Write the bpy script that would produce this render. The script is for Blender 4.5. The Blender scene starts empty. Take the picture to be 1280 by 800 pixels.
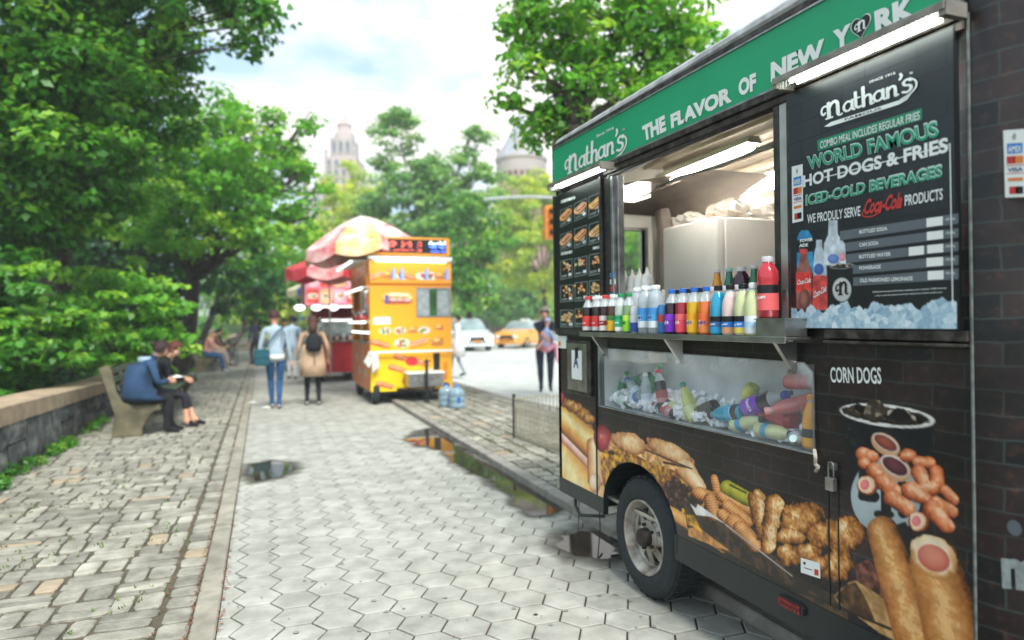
import bpy, bmesh, math, random
import numpy as np
from mathutils import Vector, Matrix, Euler
rnd = random.Random(7); nr = np.random.RandomState(7)
sc = bpy.context.scene; C = sc.collection
PI = math.pi
# ---------------------------------------------------------------- camera
F = 860.0; PS = math.radians(20.4); RO = 0.013; EYE = 1.55
cd = bpy.data.cameras.new('camera'); cam = bpy.data.objects.new('camera', cd); C.objects.link(cam)
fw = Vector((math.sin(PS), math.cos(PS), 0)); rt0 = Vector((math.cos(PS), -math.sin(PS), 0)); up0 = Vector((0, 0, 1))
rt = rt0*math.cos(RO) - up0*math.sin(RO); up = up0*math.cos(RO) + rt0*math.sin(RO)
rt = rt0*math.cos(RO) - up0*math.sin(RO)
rt, up = (rt0*math.cos(RO) - up0*math.sin(RO)), (up0*math.cos(RO) + rt0*math.sin(RO))
M3 = Matrix((rt, up, -fw)).transposed()
cam.matrix_world = Matrix.Translation((0, 0, EYE)) @ M3.to_4x4()
cd.sensor_width = 36; cd.lens = F/1280*36; cd.shift_y = 1/1280; cd.clip_start = 0.05; cd.clip_end = 3000
cd.dof.use_dof = True; cd.dof.focus_distance = 3.1; cd.dof.aperture_fstop = 1.25
sc.camera = cam
# ---------------------------------------------------------------- world, sun, exposure
SUN_EL = math.radians(50); SUN_AZ = math.radians(182)      # azimuth clockwise from +Y
w = bpy.data.worlds.new('World'); sc.world = w; w.use_nodes = True
nt = w.node_tree; nt.nodes.clear()
def N(nt, t, **k):
    n = nt.nodes.new(t)
    for a, b in k.items():
        if a.startswith('i_'): n.inputs[a[2:].replace('_', ' ')].default_value = b
        else: setattr(n, a, b)
    return n
sky = N(nt, 'ShaderNodeTexSky', sky_type='NISHITA', sun_disc=False, sun_elevation=SUN_EL, sun_rotation=SUN_AZ, altitude=50, air_density=1.0, dust_density=1.5, ozone_density=1.5)
tc = N(nt, 'ShaderNodeTexCoord'); mp = N(nt, 'ShaderNodeMapping'); mp.inputs['Scale'].default_value = (1, 1, 2.6); mp.inputs['Location'].default_value = (0.35, 0.1, 0.6)
no = N(nt, 'ShaderNodeTexNoise'); no.inputs['Scale'].default_value = 2.6; no.inputs['Detail'].default_value = 9; no.inputs['Roughness'].default_value = 0.55
rp = N(nt, 'ShaderNodeValToRGB'); rp.color_ramp.elements[0].position = 0.46; rp.color_ramp.elements[1].position = 0.60
bl = N(nt, 'ShaderNodeMix', data_type='RGBA'); bl.inputs[0].default_value = 0.5
bl.inputs[7].default_value = (2.7, 4.1, 5.0, 1)
mx = N(nt, 'ShaderNodeMix', data_type='RGBA'); mx.inputs[7].default_value = (5.8, 5.6, 5.35, 1)
bg = N(nt, 'ShaderNodeBackground'); bg.inputs['Strength'].default_value = 0.10
ow = N(nt, 'ShaderNodeOutputWorld')
L = nt.links.new
L(tc.outputs['Generated'], mp.inputs[0]); L(mp.outputs[0], no.inputs['Vector']); L(no.outputs[0], rp.inputs[0])
L(sky.outputs[0], bl.inputs[6]); L(bl.outputs[2], mx.inputs[6]); L(rp.outputs[0], mx.inputs[0]); L(mx.outputs[2], bg.inputs[0]); L(bg.outputs[0], ow.inputs[0])
sd = bpy.data.lights.new('sun', 'SUN'); sd.energy = 2.0; sd.angle = math.radians(20); sd.color = (1, 0.98, 0.94)
so = bpy.data.objects.new('sun', sd); C.objects.link(so)
dv = Vector((math.sin(SUN_AZ)*math.cos(SUN_EL), math.cos(SUN_AZ)*math.cos(SUN_EL), math.sin(SUN_EL)))
so.rotation_euler = dv.to_track_quat('Z', 'Y').to_euler()
vs = sc.view_settings; vs.view_transform = 'Standard'; vs.look = 'None'; vs.exposure = 1.45; vs.gamma = 1
sc.cycles.max_bounces = 8; sc.cycles.transparent_max_bounces = 12
sc.cycles.caustics_reflective = False; sc.cycles.caustics_refractive = False
sc.cycles.sample_clamp_indirect = 4

# ---------------------------------------------------------------- measuring: where a sight line from the viewpoint meets a real surface
def ray(x, y):
    dx = (x-640)/F; dy = (y-401)/F; c, s = math.cos(RO), math.sin(RO)
    a = dx*c - dy*s; b = -dx*s - dy*c
    return a*math.cos(PS)+math.sin(PS), math.cos(PS)-a*math.sin(PS), b
def G(x, y, z=0):
    X, Y, Z = ray(x, y); t = (z-EYE)/Z; return X*t, Y*t
def TX(x, y, D=2.0):
    X, Y, Z = ray(x, y); t = D/X; return Y*t, EYE+Z*t
def W(x, y, d):
    X, Y, Z = ray(x, y); return Vector((X*d, Y*d, EYE+Z*d))
def PY(x, y, Yv):
    X, Y, Z = ray(x, y); t = Yv/Y; return X*t, EYE+Z*t

# ---------------------------------------------------------------- materials
MATS = {}
def srgb(h):
    if isinstance(h, str): v = [int(h[i:i+2], 16)/255 for i in (0, 2, 4)]
    else: return tuple(h)[:3]
    return tuple((c/12.92 if c <= .04045 else ((c+.055)/1.055)**2.4) for c in v)
def mat(name, col, rough=.6, metal=0, var=.15, scale=8, bump=0, bscale=None, spec=.5, trans=0, emit=0, alpha=1, ecol=None, coat=0, col2=None, sheen=0, ior=1.45, objvar=0, detail=6, world=0):
    if name in MATS: return MATS[name]
    m = bpy.data.materials.new(name); m.use_nodes = True; nt = m.node_tree; b = nt.nodes['Principled BSDF']; L = nt.links.new
    col = srgb(col)
    c2 = srgb(col2) if col2 is not None else tuple(c*(1-var) for c in col)
    c1 = tuple(min(1, c*(1+var*.6)) for c in col) if col2 is None else col
    b.inputs['Roughness'].default_value = rough; b.inputs['Metallic'].default_value = metal
    b.inputs['Specular IOR Level'].default_value = spec; b.inputs['IOR'].default_value = ior
    if var or col2 is not None:
        t = N(nt, 'ShaderNodeTexCoord'); n = N(nt, 'ShaderNodeTexNoise'); n.inputs['Scale'].default_value = scale; n.inputs['Detail'].default_value = detail
        r = N(nt, 'ShaderNodeValToRGB'); r.color_ramp.elements[0].position = .35; r.color_ramp.elements[1].position = .68
        r.color_ramp.elements[0].color = (*c2, 1); r.color_ramp.elements[1].color = (*c1, 1)
        gp_ = N(nt, 'ShaderNodeNewGeometry') if world else None
        L(gp_.outputs['Position'] if world else t.outputs['Object'], n.inputs['Vector']); L(n.outputs[0], r.inputs[0]); out = r.outputs[0]
        if world:
            for sc2, lo, hi, a0, a1 in ((1.1, .38, .62, 1-world, 1), (9, .52, .72, 1, 1-world*.9), (34, .60, .74, 1, 1-world*.8)):
                n2 = N(nt, 'ShaderNodeTexNoise'); n2.inputs['Scale'].default_value = sc2; n2.inputs['Detail'].default_value = 6; n2.inputs['Roughness'].default_value = .6; L(gp_.outputs['Position'], n2.inputs['Vector'])
                m2 = N(nt, 'ShaderNodeMapRange'); m2.inputs[1].default_value = lo; m2.inputs[2].default_value = hi; m2.inputs[3].default_value = a0; m2.inputs[4].default_value = a1; L(n2.outputs[0], m2.inputs[0])
                v2 = N(nt, 'ShaderNodeVectorMath', operation='SCALE'); L(out, v2.inputs[0]); L(m2.outputs[0], v2.inputs['Scale']); out = v2.outputs[0]
        if objvar:
            oi = N(nt, 'ShaderNodeObjectInfo'); at = N(nt, 'ShaderNodeAttribute', attribute_name='rnd')
            ad = N(nt, 'ShaderNodeMath', operation='ADD'); L(oi.outputs['Random'], ad.inputs[0]); L(at.outputs['Fac'], ad.inputs[1])
            fr = N(nt, 'ShaderNodeMath', operation='FRACT'); L(ad.outputs[0], fr.inputs[0])
            mr = N(nt, 'ShaderNodeMapRange'); mr.inputs[3].default_value = 1-objvar; mr.inputs[4].default_value = 1+objvar; L(fr.outputs[0], mr.inputs[0])
            mm = N(nt, 'ShaderNodeVectorMath', operation='SCALE'); L(out, mm.inputs[0]); L(mr.outputs[0], mm.inputs['Scale']); out = mm.outputs[0]
        L(out, b.inputs['Base Color'])
    else: b.inputs['Base Color'].default_value = (*col, 1)
    if bump:
        t = N(nt, 'ShaderNodeTexCoord'); n = N(nt, 'ShaderNodeTexNoise'); n.inputs['Scale'].default_value = bscale or scale*4; n.inputs['Detail'].default_value = 5
        bp = N(nt, 'ShaderNodeBump'); bp.inputs['Strength'].default_value = bump; bp.inputs['Distance'].default_value = .01
        L(t.outputs['Object'], n.inputs['Vector']); L(n.outputs[0], bp.inputs['Height']); L(bp.outputs[0], b.inputs['Normal'])
    if trans: b.inputs['Transmission Weight'].default_value = trans
    if coat: b.inputs['Coat Weight'].default_value = coat
    if alpha < 1: b.inputs['Alpha'].default_value = alpha
    if emit: b.inputs['Emission Color'].default_value = (*(srgb(ecol) if ecol else col), 1); b.inputs['Emission Strength'].default_value = emit
    MATS[name] = m; return m
def attr_mat(name, rough=.5, brick=None, emit=0, spec=.5, coat=0):
    """flat print held in a colour attribute 'print' (alpha = inked area); elsewhere the base"""
    m = bpy.data.materials.new(name); m.use_nodes = True; nt = m.node_tree; b = nt.nodes['Principled BSDF']; L = nt.links.new
    a = N(nt, 'ShaderNodeAttribute', attribute_name='print'); b.inputs['Roughness'].default_value = rough; b.inputs['Specular IOR Level'].default_value = spec
    b.inputs['Coat Weight'].default_value = coat
    if brick is not None:
        c = brick_nodes(nt, **brick); mxx = N(nt, 'ShaderNodeMix', data_type='RGBA'); L(N(nt, 'ShaderNodeAttribute', attribute_name='ink').outputs['Fac'], mxx.inputs[0]); L(c, mxx.inputs[6]); L(a.outputs['Color'], mxx.inputs[7]); L(mxx.outputs[2], b.inputs['Base Color'])
    else: L(a.outputs['Color'], b.inputs['Base Color'])
    if emit: L(a.outputs['Color'], b.inputs['Emission Color']); b.inputs['Emission Strength'].default_value = emit
    MATS[name] = m; return m
def brick_nodes(nt, c1='352a29', c2='181b1d', mortar='39413f', wear='6e4a38', uv='uv_wall', bw=.21, bh=.07, wearamt=.5):
    """flat printed brick picture of the vinyl wrap, in wall metres"""
    L = nt.links.new
    u = N(nt, 'ShaderNodeAttribute', attribute_name=uv)
    n0 = N(nt, 'ShaderNodeTexNoise'); n0.inputs['Scale'].default_value = 9; n0.inputs['Detail'].default_value = 4; L(u.outputs['Vector'], n0.inputs['Vector'])
    su = N(nt, 'ShaderNodeVectorMath', operation='SUBTRACT'); su.inputs[1].default_value = (.5, .5, .5); L(n0.outputs['Color'], su.inputs[0])
    sc_ = N(nt, 'ShaderNodeVectorMath', operation='SCALE'); sc_.inputs['Scale'].default_value = .018; L(su.outputs[0], sc_.inputs[0])
    ad = N(nt, 'ShaderNodeVectorMath', operation='ADD'); L(u.outputs['Vector'], ad.inputs[0]); L(sc_.outputs[0], ad.inputs[1])
    br = N(nt, 'ShaderNodeTexBrick'); L(ad.outputs[0], br.inputs['Vector']); br.inputs['Scale'].default_value = 1
    br.inputs['Brick Width'].default_value = bw; br.inputs['Row Height'].default_value = bh; br.inputs['Mortar Size'].default_value = .0045; br.inputs['Mortar Smooth'].default_value = .7; br.inputs['Bias'].default_value = 0
    br.inputs['Color1'].default_value = (*srgb(c1), 1); br.inputs['Color2'].default_value = (*srgb(c2), 1); br.inputs['Mortar'].default_value = (*srgb(mortar), 1)
    n1 = N(nt, 'ShaderNodeTexNoise'); n1.inputs['Scale'].default_value = 28; n1.inputs['Detail'].default_value = 8; n1.inputs['Roughness'].default_value = .7; L(u.outputs['Vector'], n1.inputs['Vector'])
    r = N(nt, 'ShaderNodeValToRGB'); r.color_ramp.elements[0].position = .52; r.color_ramp.elements[1].position = .78; L(n1.outputs[0], r.inputs[0])
    r.color_ramp.elements[1].color = (wearamt,)*3+(1,)
    m1 = N(nt, 'ShaderNodeMix', data_type='RGBA'); L(r.outputs[0], m1.inputs[0]); L(br.outputs[0], m1.inputs[6]); m1.inputs[7].default_value = (*srgb(wear), 1)
    n2 = N(nt, 'ShaderNodeTexNoise'); n2.inputs['Scale'].default_value = 3.5; n2.inputs['Detail'].default_value = 3; L(u.outputs['Vector'], n2.inputs['Vector'])
    r2 = N(nt, 'ShaderNodeValToRGB'); r2.color_ramp.elements[0].position = .35; r2.color_ramp.elements[0].color = (.45, .45, .45, 1); r2.color_ramp.elements[1].position = .7; L(n2.outputs[0], r2.inputs[0])
    m2 = N(nt, 'ShaderNodeMix', data_type='RGBA', blend_type='MULTIPLY'); m2.inputs[0].default_value = 1; L(m1.outputs[2], m2.inputs[6]); L(r2.outputs[0], m2.inputs[7])
    return m2.outputs[2]

# ---------------------------------------------------------------- mesh helpers
class MB:
    def __init__(s): s.v = []; s.f = []; s.m = []; s.r = None
    def add(s, vs, fs, mi=0):
        o = len(s.v); s.v += [tuple(v) for v in vs]; s.f += [tuple(i+o for i in f) for f in fs]; s.m += [mi]*len(fs); return s
    def box(s, x0, x1, y0, y1, z0, z1, mi=0, M=None):
        vs = [Vector((x, y, z)) for x in (x0, x1) for y in (y0, y1) for z in (z0, z1)]
        if M: vs = [M @ v for v in vs]
        return s.add(vs, [(0, 1, 3, 2), (4, 6, 7, 5), (0, 4, 5, 1), (2, 3, 7, 6), (0, 2, 6, 4), (1, 5, 7, 3)], mi)
    def tube(s, pts, rad, seg=8, mi=0, cap=True):
        pts = [Vector(p) for p in pts]; n = len(pts)
        rad = rad if isinstance(rad, (list, tuple)) else [rad]*n
        vs = []; a = None
        for i, p in enumerate(pts):
            d = (pts[min(i+1, n-1)]-pts[max(i-1, 0)]).normalized()
            if a is None: a = d.orthogonal().normalized()
            a = (a - d*a.dot(d)).normalized(); b = d.cross(a)
            for k in range(seg):
                t = 2*PI*k/seg; vs.append(p + a*math.cos(t)*rad[i] + b*math.sin(t)*rad[i])
        fs = [(i*seg+k, i*seg+(k+1) % seg, (i+1)*seg+(k+1) % seg, (i+1)*seg+k) for i in range(n-1) for k in range(seg)]
        if cap: fs += [tuple(range(seg-1, -1, -1)), tuple((n-1)*seg+k for k in range(seg))]
        return s.add(vs, fs, mi)
    def lathe(s, prof, seg=16, c=(0, 0, 0), mi=0, axis='z', M=None, caps=False):
        vs = []; 
        for r, z in prof:
            for k in range(seg):
                t = 2*PI*k/seg; x, y = r*math.cos(t), r*math.sin(t)
                v = Vector((x, y, z)) if axis == 'z' else Vector((z, x, y))
                if M: v = M @ v
                vs.append(v + Vector(c))
        n = len(prof)
        fs = [(i*seg+k, i*seg+(k+1) % seg, (i+1)*seg+(k+1) % seg, (i+1)*seg+k) for i in range(n-1) for k in range(seg)]
        if caps and prof[0][0] > 1e-4: fs.append(tuple(range(seg-1, -1, -1)))
        if caps and prof[-1][0] > 1e-4: fs.append(tuple((n-1)*seg+k for k in range(seg)))
        return s.add(vs, fs, mi)
    def prism(s, poly, h0, h1, fn, mi=0):
        """poly 2-D; fn(a,b,h)->xyz"""
        n = len(poly); vs = [fn(a, b, h0) for a, b in poly]+[fn(a, b, h1) for a, b in poly]
        return s.add(vs, [tuple(range(n-1, -1, -1)), tuple(range(n, 2*n))]+[(i, (i+1) % n, n+(i+1) % n, n+i) for i in range(n)], mi)
    def mesh(s, name, mats, smooth=False, rn=None):
        me = bpy.data.meshes.new(name); me.from_pydata(s.v, [], s.f)
        for m in (mats if isinstance(mats, (list, tuple)) else [mats]): me.materials.append(m)
        if any(s.m): me.polygons.foreach_set('material_index', s.m)
        if smooth: me.polygons.foreach_set('use_smooth', [True]*len(s.f))
        if rn is not None:
            a = me.attributes.new('rnd', 'FLOAT', 'FACE'); a.data.foreach_set('value', rn)
        me.update(); return me
    def build(s, name, mats, parent=None, smooth=False, bev=0, rn=None):
        me = s.mesh(name, mats, smooth, rn)
        bm = bmesh.new(); bm.from_mesh(me); bmesh.ops.recalc_face_normals(bm, faces=bm.faces); bm.to_mesh(me); bm.free()
        o = bpy.data.objects.new(name, me); C.objects.link(o); o.parent = parent
        if bev:
            md = o.modifiers.new('bevel', 'BEVEL'); md.width = bev; md.segments = 2; md.limit_method = 'ANGLE'
        if smooth == 2:
            md = o.modifiers.new('sub', 'SUBSURF'); md.levels = md.render_levels = 1
        return o
def tag(o, label=None, cat=None, group=None, kind=None):
    for k, v in (('label', label), ('category', cat), ('group', group), ('kind', kind)):
        if v: o[k] = v
    return o
def empty(name, loc=(0, 0, 0), rz=0, label=None, cat=None, group=None, kind=None, parent=None):
    o = bpy.data.objects.new(name, None); C.objects.link(o); o.location = loc; o.rotation_euler = (0, 0, rz); o.empty_display_size = .2; o.parent = parent
    return tag(o, label, cat, group, kind)
def link(name, me, parent=None, loc=(0, 0, 0), rot=(0, 0, 0), scale=(1, 1, 1)):
    o = bpy.data.objects.new(name, me); C.objects.link(o); o.parent = parent; o.location = loc; o.rotation_euler = rot; o.scale = scale; return o
def copy_tree(o, parent=None):
    c = o.copy(); C.objects.link(c); c.parent = parent
    if parent is not None: c.matrix_parent_inverse = o.matrix_parent_inverse
    for ch in [q for q in o.children]: copy_tree(ch, c)
    return c
def bx(name, parent, m, *d, bev=0): return MB().box(*d).build(name, m, parent, bev=bev)
def text_mesh(s, size=1, off=0.0, sx=1, space=1, shear=0, depth=.0):
    """flat lettering outline: returns verts (2-D) and faces, origin lower left"""
    cu = bpy.data.curves.new('t', 'FONT'); cu.body = s; cu.size = size; cu.offset = off; cu.space_character = space; cu.shear = shear; cu.resolution_u = 3
    ob = bpy.data.objects.new('t', cu); C.objects.link(ob)
    dg = bpy.context.evaluated_depsgraph_get(); me = ob.evaluated_get(dg).to_mesh()
    v = [(p.co.x*sx, p.co.y) for p in me.vertices]; f = [tuple(p.vertices) for p in me.polygons]
    ob.evaluated_get(dg).to_mesh_clear(); bpy.data.objects.remove(ob); bpy.data.curves.remove(cu)
    return v, f
def fit_text(mb, s, fn, w, h, off=.0, mi=0, align='l', space=1, shear=0):
    """lettering s fitted to a box w by h; fn(a,b)->xyz with a,b in metres"""
    v, f = text_mesh(s, 1, off, space=space, shear=shear)
    xs = [p[0] for p in v]; ys = [p[1] for p in v]; x0, x1, y0, y1 = min(xs), max(xs), min(ys), max(ys)
    mb.add([fn((p[0]-x0)/(x1-x0)*w, (p[1]-y0)/(y1-y0)*h) for p in v], f, mi)
# ================================================================ SETTING: ground, road, paving
SH = .009
def gx(x, y): return x + SH*y
def vnoise(x, y, seed=0):
    def h(i, j):
        n = (i*374761393 + j*668265263 + seed*1274126177) & 0x7fffffff; n = ((n ^ (n >> 13))*1274126177) & 0x7fffffff
        return (n & 0xffff)/65535.
    x = np.asarray(x, float); y = np.asarray(y, float); i = np.floor(x).astype(np.int64); j = np.floor(y).astype(np.int64); fx = x-i; fy = y-j
    fx = fx*fx*(3-2*fx); fy = fy*fy*(3-2*fy)
    a = h(i, j); b = h(i+1, j); c = h(i, j+1); d = h(i+1, j+1)
    return a+(b-a)*fx+(c-a)*fy+(a-b-c+d)*fx*fy
def fbm(x, y, seed=0, o=4):
    s = 0; a = .5; t = 0
    for k in range(o): s = s+a*vnoise(x*2**k, y*2**k, seed+k*17); t += a; a *= .5
    return s/t
def sheet(name, x0, x1, y0, y1, z, m, kind='structure', nx=1, ny=1):
    mb = MB(); vs = []; fs = []
    for j in range(ny+1):
        for i in range(nx+1):
            x = x0+(x1-x0)*i/nx; y = y0+(y1-y0)*j/ny; vs.append((gx(x, y), y, z))
    for j in range(ny):
        for i in range(nx):
            a = j*(nx+1)+i; fs.append((a, a+1, a+nx+2, a+nx+1))
    o = mb.add(vs, fs).build(name, m); tag(o, kind=kind); return o
M_earth = mat('earth', '4a4233', .95, var=.4, scale=3, bump=.5)
mb = MB(); mb.add([(-900, -300, -.35), (900, -300, -.35), (900, 1400, -.35), (-900, 1400, -.35)], [(0, 1, 2, 3)])
tag(mb.build('ground', mat('ground', '4c5238', .95, var=.35, scale=.4, bump=.3)), kind='structure')
# bed under the paving
M_joint = mat('joint', '564636', .95, var=.45, scale=18, bump=.6, col2='2e2a22')
M_jointc = mat('joint_cobble', '5f5646', .95, col2='454435', scale=9, bump=.6)
walk = sheet('footpath', -.24, 2.30, -2, 80, -.012, M_joint)
sheet('path_border', -.245, -.240, -2, 80, -.0125, M_joint)
cob = sheet('cobbled_verge', -3.2, -.36, -2, 80, -.014, M_jointc)
strip = sheet('tree_strip', 2.42, 4.35, -2, 80, .045, M_jointc)
M_road = mat('road', 'c6c8c1', .75, col2='aeb1aa', scale=2.2, bump=.25, bscale=60)
road = sheet('road', 4.5, 60, -20, 400, -.09, M_road)
# far kerb and pavement on the other side of the road
M_kerb = mat('kerb_granite', 'a5a195', .8, col2='86837a', scale=7, bump=.4, bscale=90, world=.25)
M_edge = mat('edging_stone', 'a8a292', .8, col2='8b8778', scale=6, bump=.5, bscale=90, objvar=.08, world=.22)
def stones_line(parent, name, xa, xb, y0, y1, zt, zb, ln, m, seed=1, cham=.008):
    r = random.Random(seed); y = y0
    while y < y1:
        l = ln*r.uniform(.75, 1.2); a, b = xa+r.uniform(-.003, .003), xb+r.uniform(-.003, .003); dz = r.uniform(-.003, .003)
        mb = MB(); g = .006
        def P(x, yy, z): return (gx(x, yy), yy, z+dz)
        ya, yb = y+g, y+l-g
        vs = [P(a, ya, zb), P(b, ya, zb), P(b, yb, zb), P(a, yb, zb), P(a, ya, zt-cham), P(b, ya, zt-cham), P(b, yb, zt-cham), P(a, yb, zt-cham),
              P(a+cham, ya+cham, zt), P(b-cham, ya+cham, zt), P(b-cham, yb-cham, zt), P(a+cham, yb-cham, zt)]
        mb.add(vs, [(0, 1, 5, 4), (1, 2, 6, 5), (2, 3, 7, 6), (3, 0, 4, 7), (4, 5, 9, 8), (5, 6, 10, 9), (6, 7, 11, 10), (7, 4, 8, 11), (8, 9, 10, 11)])
        mb.build(name, m, parent); y += l
edge_s = empty('path_edging', kind='structure'); stones_line(edge_s, 'edging_stone', -.366, -.246, 1.2, 70, .012, -.06, 1.15, M_edge, 3)
kerb_s = empty('kerb', kind='structure'); stones_line(kerb_s, 'kerb_stone', 2.302, 2.425, .8, 70, .07, -.08, 1.5, M_kerb, 5)
kr = empty('road_kerb', kind='structure'); stones_line(kr, 'kerb_stone', 4.36, 4.5, .8, 70, .055, -.14, 2.2, M_kerb, 6)
# ---- hexagonal pavers
S = .1335; DX = 1.5*S; DY = math.sqrt(3)*S; GAP = .0062
def hexpoly(cx, cy, s): return [(cx+s*math.cos(k*PI/3), cy+s*math.sin(k*PI/3)) for k in range(6)]
def clipx(poly, xl, keep):
    out = []
    for i in range(len(poly)):
        a, b = poly[i], poly[(i+1) % len(poly)]; ia = (a[0] >= xl) == keep; ib = (b[0] >= xl) == keep
        if ia: out.append(a)
        if ia != ib: t = (xl-a[0])/(b[0]-a[0]); out.append((xl, a[1]+(b[1]-a[1])*t))
    return out
def slab(poly, r, cham=.006, th=.05, crown=.0015):
    """paver: chamfered rim, slightly domed and uneven top"""
    n = len(poly); cx = sum(p[0] for p in poly)/n; cy = sum(p[1] for p in poly)/n
    def ins(p, d): v = Vector((cx-p[0], cy-p[1])); l = v.length; v = v/l; return (p[0]+v.x*d, p[1]+v.y*d)
    vs = [(p[0], p[1], -th) for p in poly]+[(p[0]+r.uniform(-.001, .001), p[1]+r.uniform(-.001, .001), -cham*.8) for p in poly]
    for p in poly: q = ins(p, cham*1.3); vs.append((q[0], q[1], -.001+r.uniform(-.0008, .0008)))
    fs = []
    for k in range(n):
        j = (k+1) % n; fs += [(k, j, n+j, n+k), (n+k, n+j, 2*n+j, 2*n+k)]
    fs.append(tuple(range(2*n, 3*n)))
    return vs, fs
M_paver = mat('asphalt_block', 'b4b4a9', .85, col2='98988e', scale=6, bump=.7, bscale=120, objvar=.08, world=.13, spec=.35)
r = random.Random(11)
hexv = []
for k in range(6):
    mb = MB(); mb.add(*slab(hexpoly(0, 0, S-GAP), r)); hexv.append(mb.mesh('paver', M_paver))
cells = []
i0 = 0
for i in range(-3, 14):
    cx = .153+i*DX
    for j in range(-14, 200):
        cy = 3.83+j*DY + (0 if i % 2 == 0 else -DY/2)
        if cy < 1.0 or cy > 48 or cx < -.24-S or cx > 2.30+S*.9: continue
        cells.append((cx, cy))
def visible(cx, cy):
    p = Vector((gx(cx, cy), cy, 0)) - Vector((0, 0, EYE)); z = p.dot(fw)
    if z < .3: return 0
    px = 640+F*p.dot(rt)/z; py = 400-F*p.dot(up)/z
    if not (-60 < px < 1340 and py < 860): return 0
    return 1/z
cells = [c for c in cells if visible(*c)]
cells.sort(key=lambda c: -visible(*c))
far = MB(); frn = []
for n, (cx, cy) in enumerate(cells):
    edge = cx-S < -.243 or cx+S > 2.299
    if n < 300:
        if edge:
            poly = hexpoly(cx, cy, S-GAP); poly = clipx(poly, -.239, True); poly = clipx(poly, 2.297, False)
            if len(poly) < 3: continue
            mb = MB(); mb.add(*slab([(a-cx, b-cy) for a, b in poly], r)); me = mb.mesh('paver', M_paver)
        else: me = hexv[n % 6]
        link('paver', me, walk, (gx(cx, cy), cy, r.uniform(-.002, .0015)), (r.uniform(-.006, .006), r.uniform(-.006, .006), -SH + (0 if edge else r.choice((0, PI/3, 2*PI/3)) if False else 0)))
    else:
        poly = hexpoly(cx, cy, S-GAP); poly = clipx(poly, -.239, True); poly = clipx(poly, 2.297, False)
        if len(poly) < 3: continue
        vs, fs = slab(poly, r, th=.02); dz = r.uniform(-.002, .002)
        far.add([(gx(x, y), y, z+dz) for x, y, z in vs], fs); frn += [r.random()]*len(fs)
o = far.build('far_pavers', M_paver, walk, rn=frn); o['kind'] = 'stuff'
# ---- setts: basket pattern by the wall, single row beside the edging
M_sett = mat('sett_stone', 'a9a698', .82, col2='828072', scale=7, bump=.9, bscale=45, objvar=.24, world=.22, spec=.4)
M_settw = mat('sett_warm', 'a8967c', .78, col2='8f8470', scale=9, bump=.6, bscale=70, objvar=.15)
def sett(w, l, r, th=.05):
    n = 10; poly = []
    for k in range(n):
        t = 2*PI*k/n+.31; c, s_ = math.cos(t), math.sin(t); e = .34
        poly.append((w/2*math.copysign(abs(c)**e, c)*r.uniform(.95, 1.02), l/2*math.copysign(abs(s_)**e, s_)*r.uniform(.95, 1.02)))
    return slab(poly, r, cham=.007, th=th, crown=.006)
def setts(parent, name, lst, nkeep, farname):
    lst = [c for c in lst if visible(c[0], c[1])]; lst.sort(key=lambda c: -visible(c[0], c[1]))
    far = MB(); frn = []; cache = {}
    for n, (x, y, wd, ln, z, rz) in enumerate(lst):
        key = (round(wd, 2), round(ln, 2), r.randrange(7), r.random() < .06)
        if key not in cache:
            mb = MB(); mb.add(*sett(wd, ln, r)); cache[key] = mb.mesh(name, M_settw if key[3] else M_sett)
        me = cache[key]; zz = z+r.uniform(-.006, .005); rt_ = (r.uniform(-.02, .02), r.uniform(-.02, .02), rz+r.uniform(-.045, .045)-SH)
        if n < nkeep: link(name, me, parent, (gx(x, y), y, zz), rt_)
        else:
            Mx = Matrix.Translation((gx(x, y), y, zz)) @ Euler(rt_).to_matrix().to_4x4()
            far.add([Mx @ v.co for v in me.vertices], [tuple(p.vertices) for p in me.polygons]); frn += [r.random()]*len(me.polygons)
    o = far.build(farname, M_sett, parent, rn=frn); o['kind'] = 'stuff'
lst = []; cw = .262; y = 2.2
while y < 42:
    h = r.uniform(.235, .275); x = -.536-r.uniform(0, .015); alt = r.random() < .5
    while x > -3.0:
        if alt:
            l = r.uniform(.25, .34); k = r.choice((2, 2, 2, 3)); off = [r.uniform(-.02, .02) for _ in range(k)]
            for q in range(k): lst.append((x-l/2+off[q]*.5, y+(q+.5)*h/k, l-.014+off[q], h/k-.013, 0, 0))
            x -= l
        else:
            for q in range(r.choice((1, 2, 2, 2, 3))):
                l = r.uniform(.115, .155); dy = r.uniform(-.012, .012); lst.append((x-l/2, y+h/2+dy, l-.013, h-.016-abs(dy), 0, 0)); x -= l
        alt = not alt
    y += h
y = 2.0
while y < 44:
    l = r.uniform(.15, .22); lst.append((-.450+r.uniform(-.006, .006), y+l/2, r.uniform(.14, .155), l-.014, 0, 0)); y += l
setts(cob, 'sett', lst, 300, 'far_setts')
lst = []
for j in range(0, 170):
    for i in range(0, 9):
        x0 = 2.435+i*.212; lst.append((x0+.106+r.uniform(-.01, .01), 4.6+j*.2+(.1 if i % 2 else 0)+r.uniform(-.01, .01), .19*r.uniform(.93, 1.03), .178*r.uniform(.92, 1.03), .058, 0))
lst = [c for c in lst if not (c[0] > 4.33)]
setts(strip, 'sett', lst, 300, 'far_setts')
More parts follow.
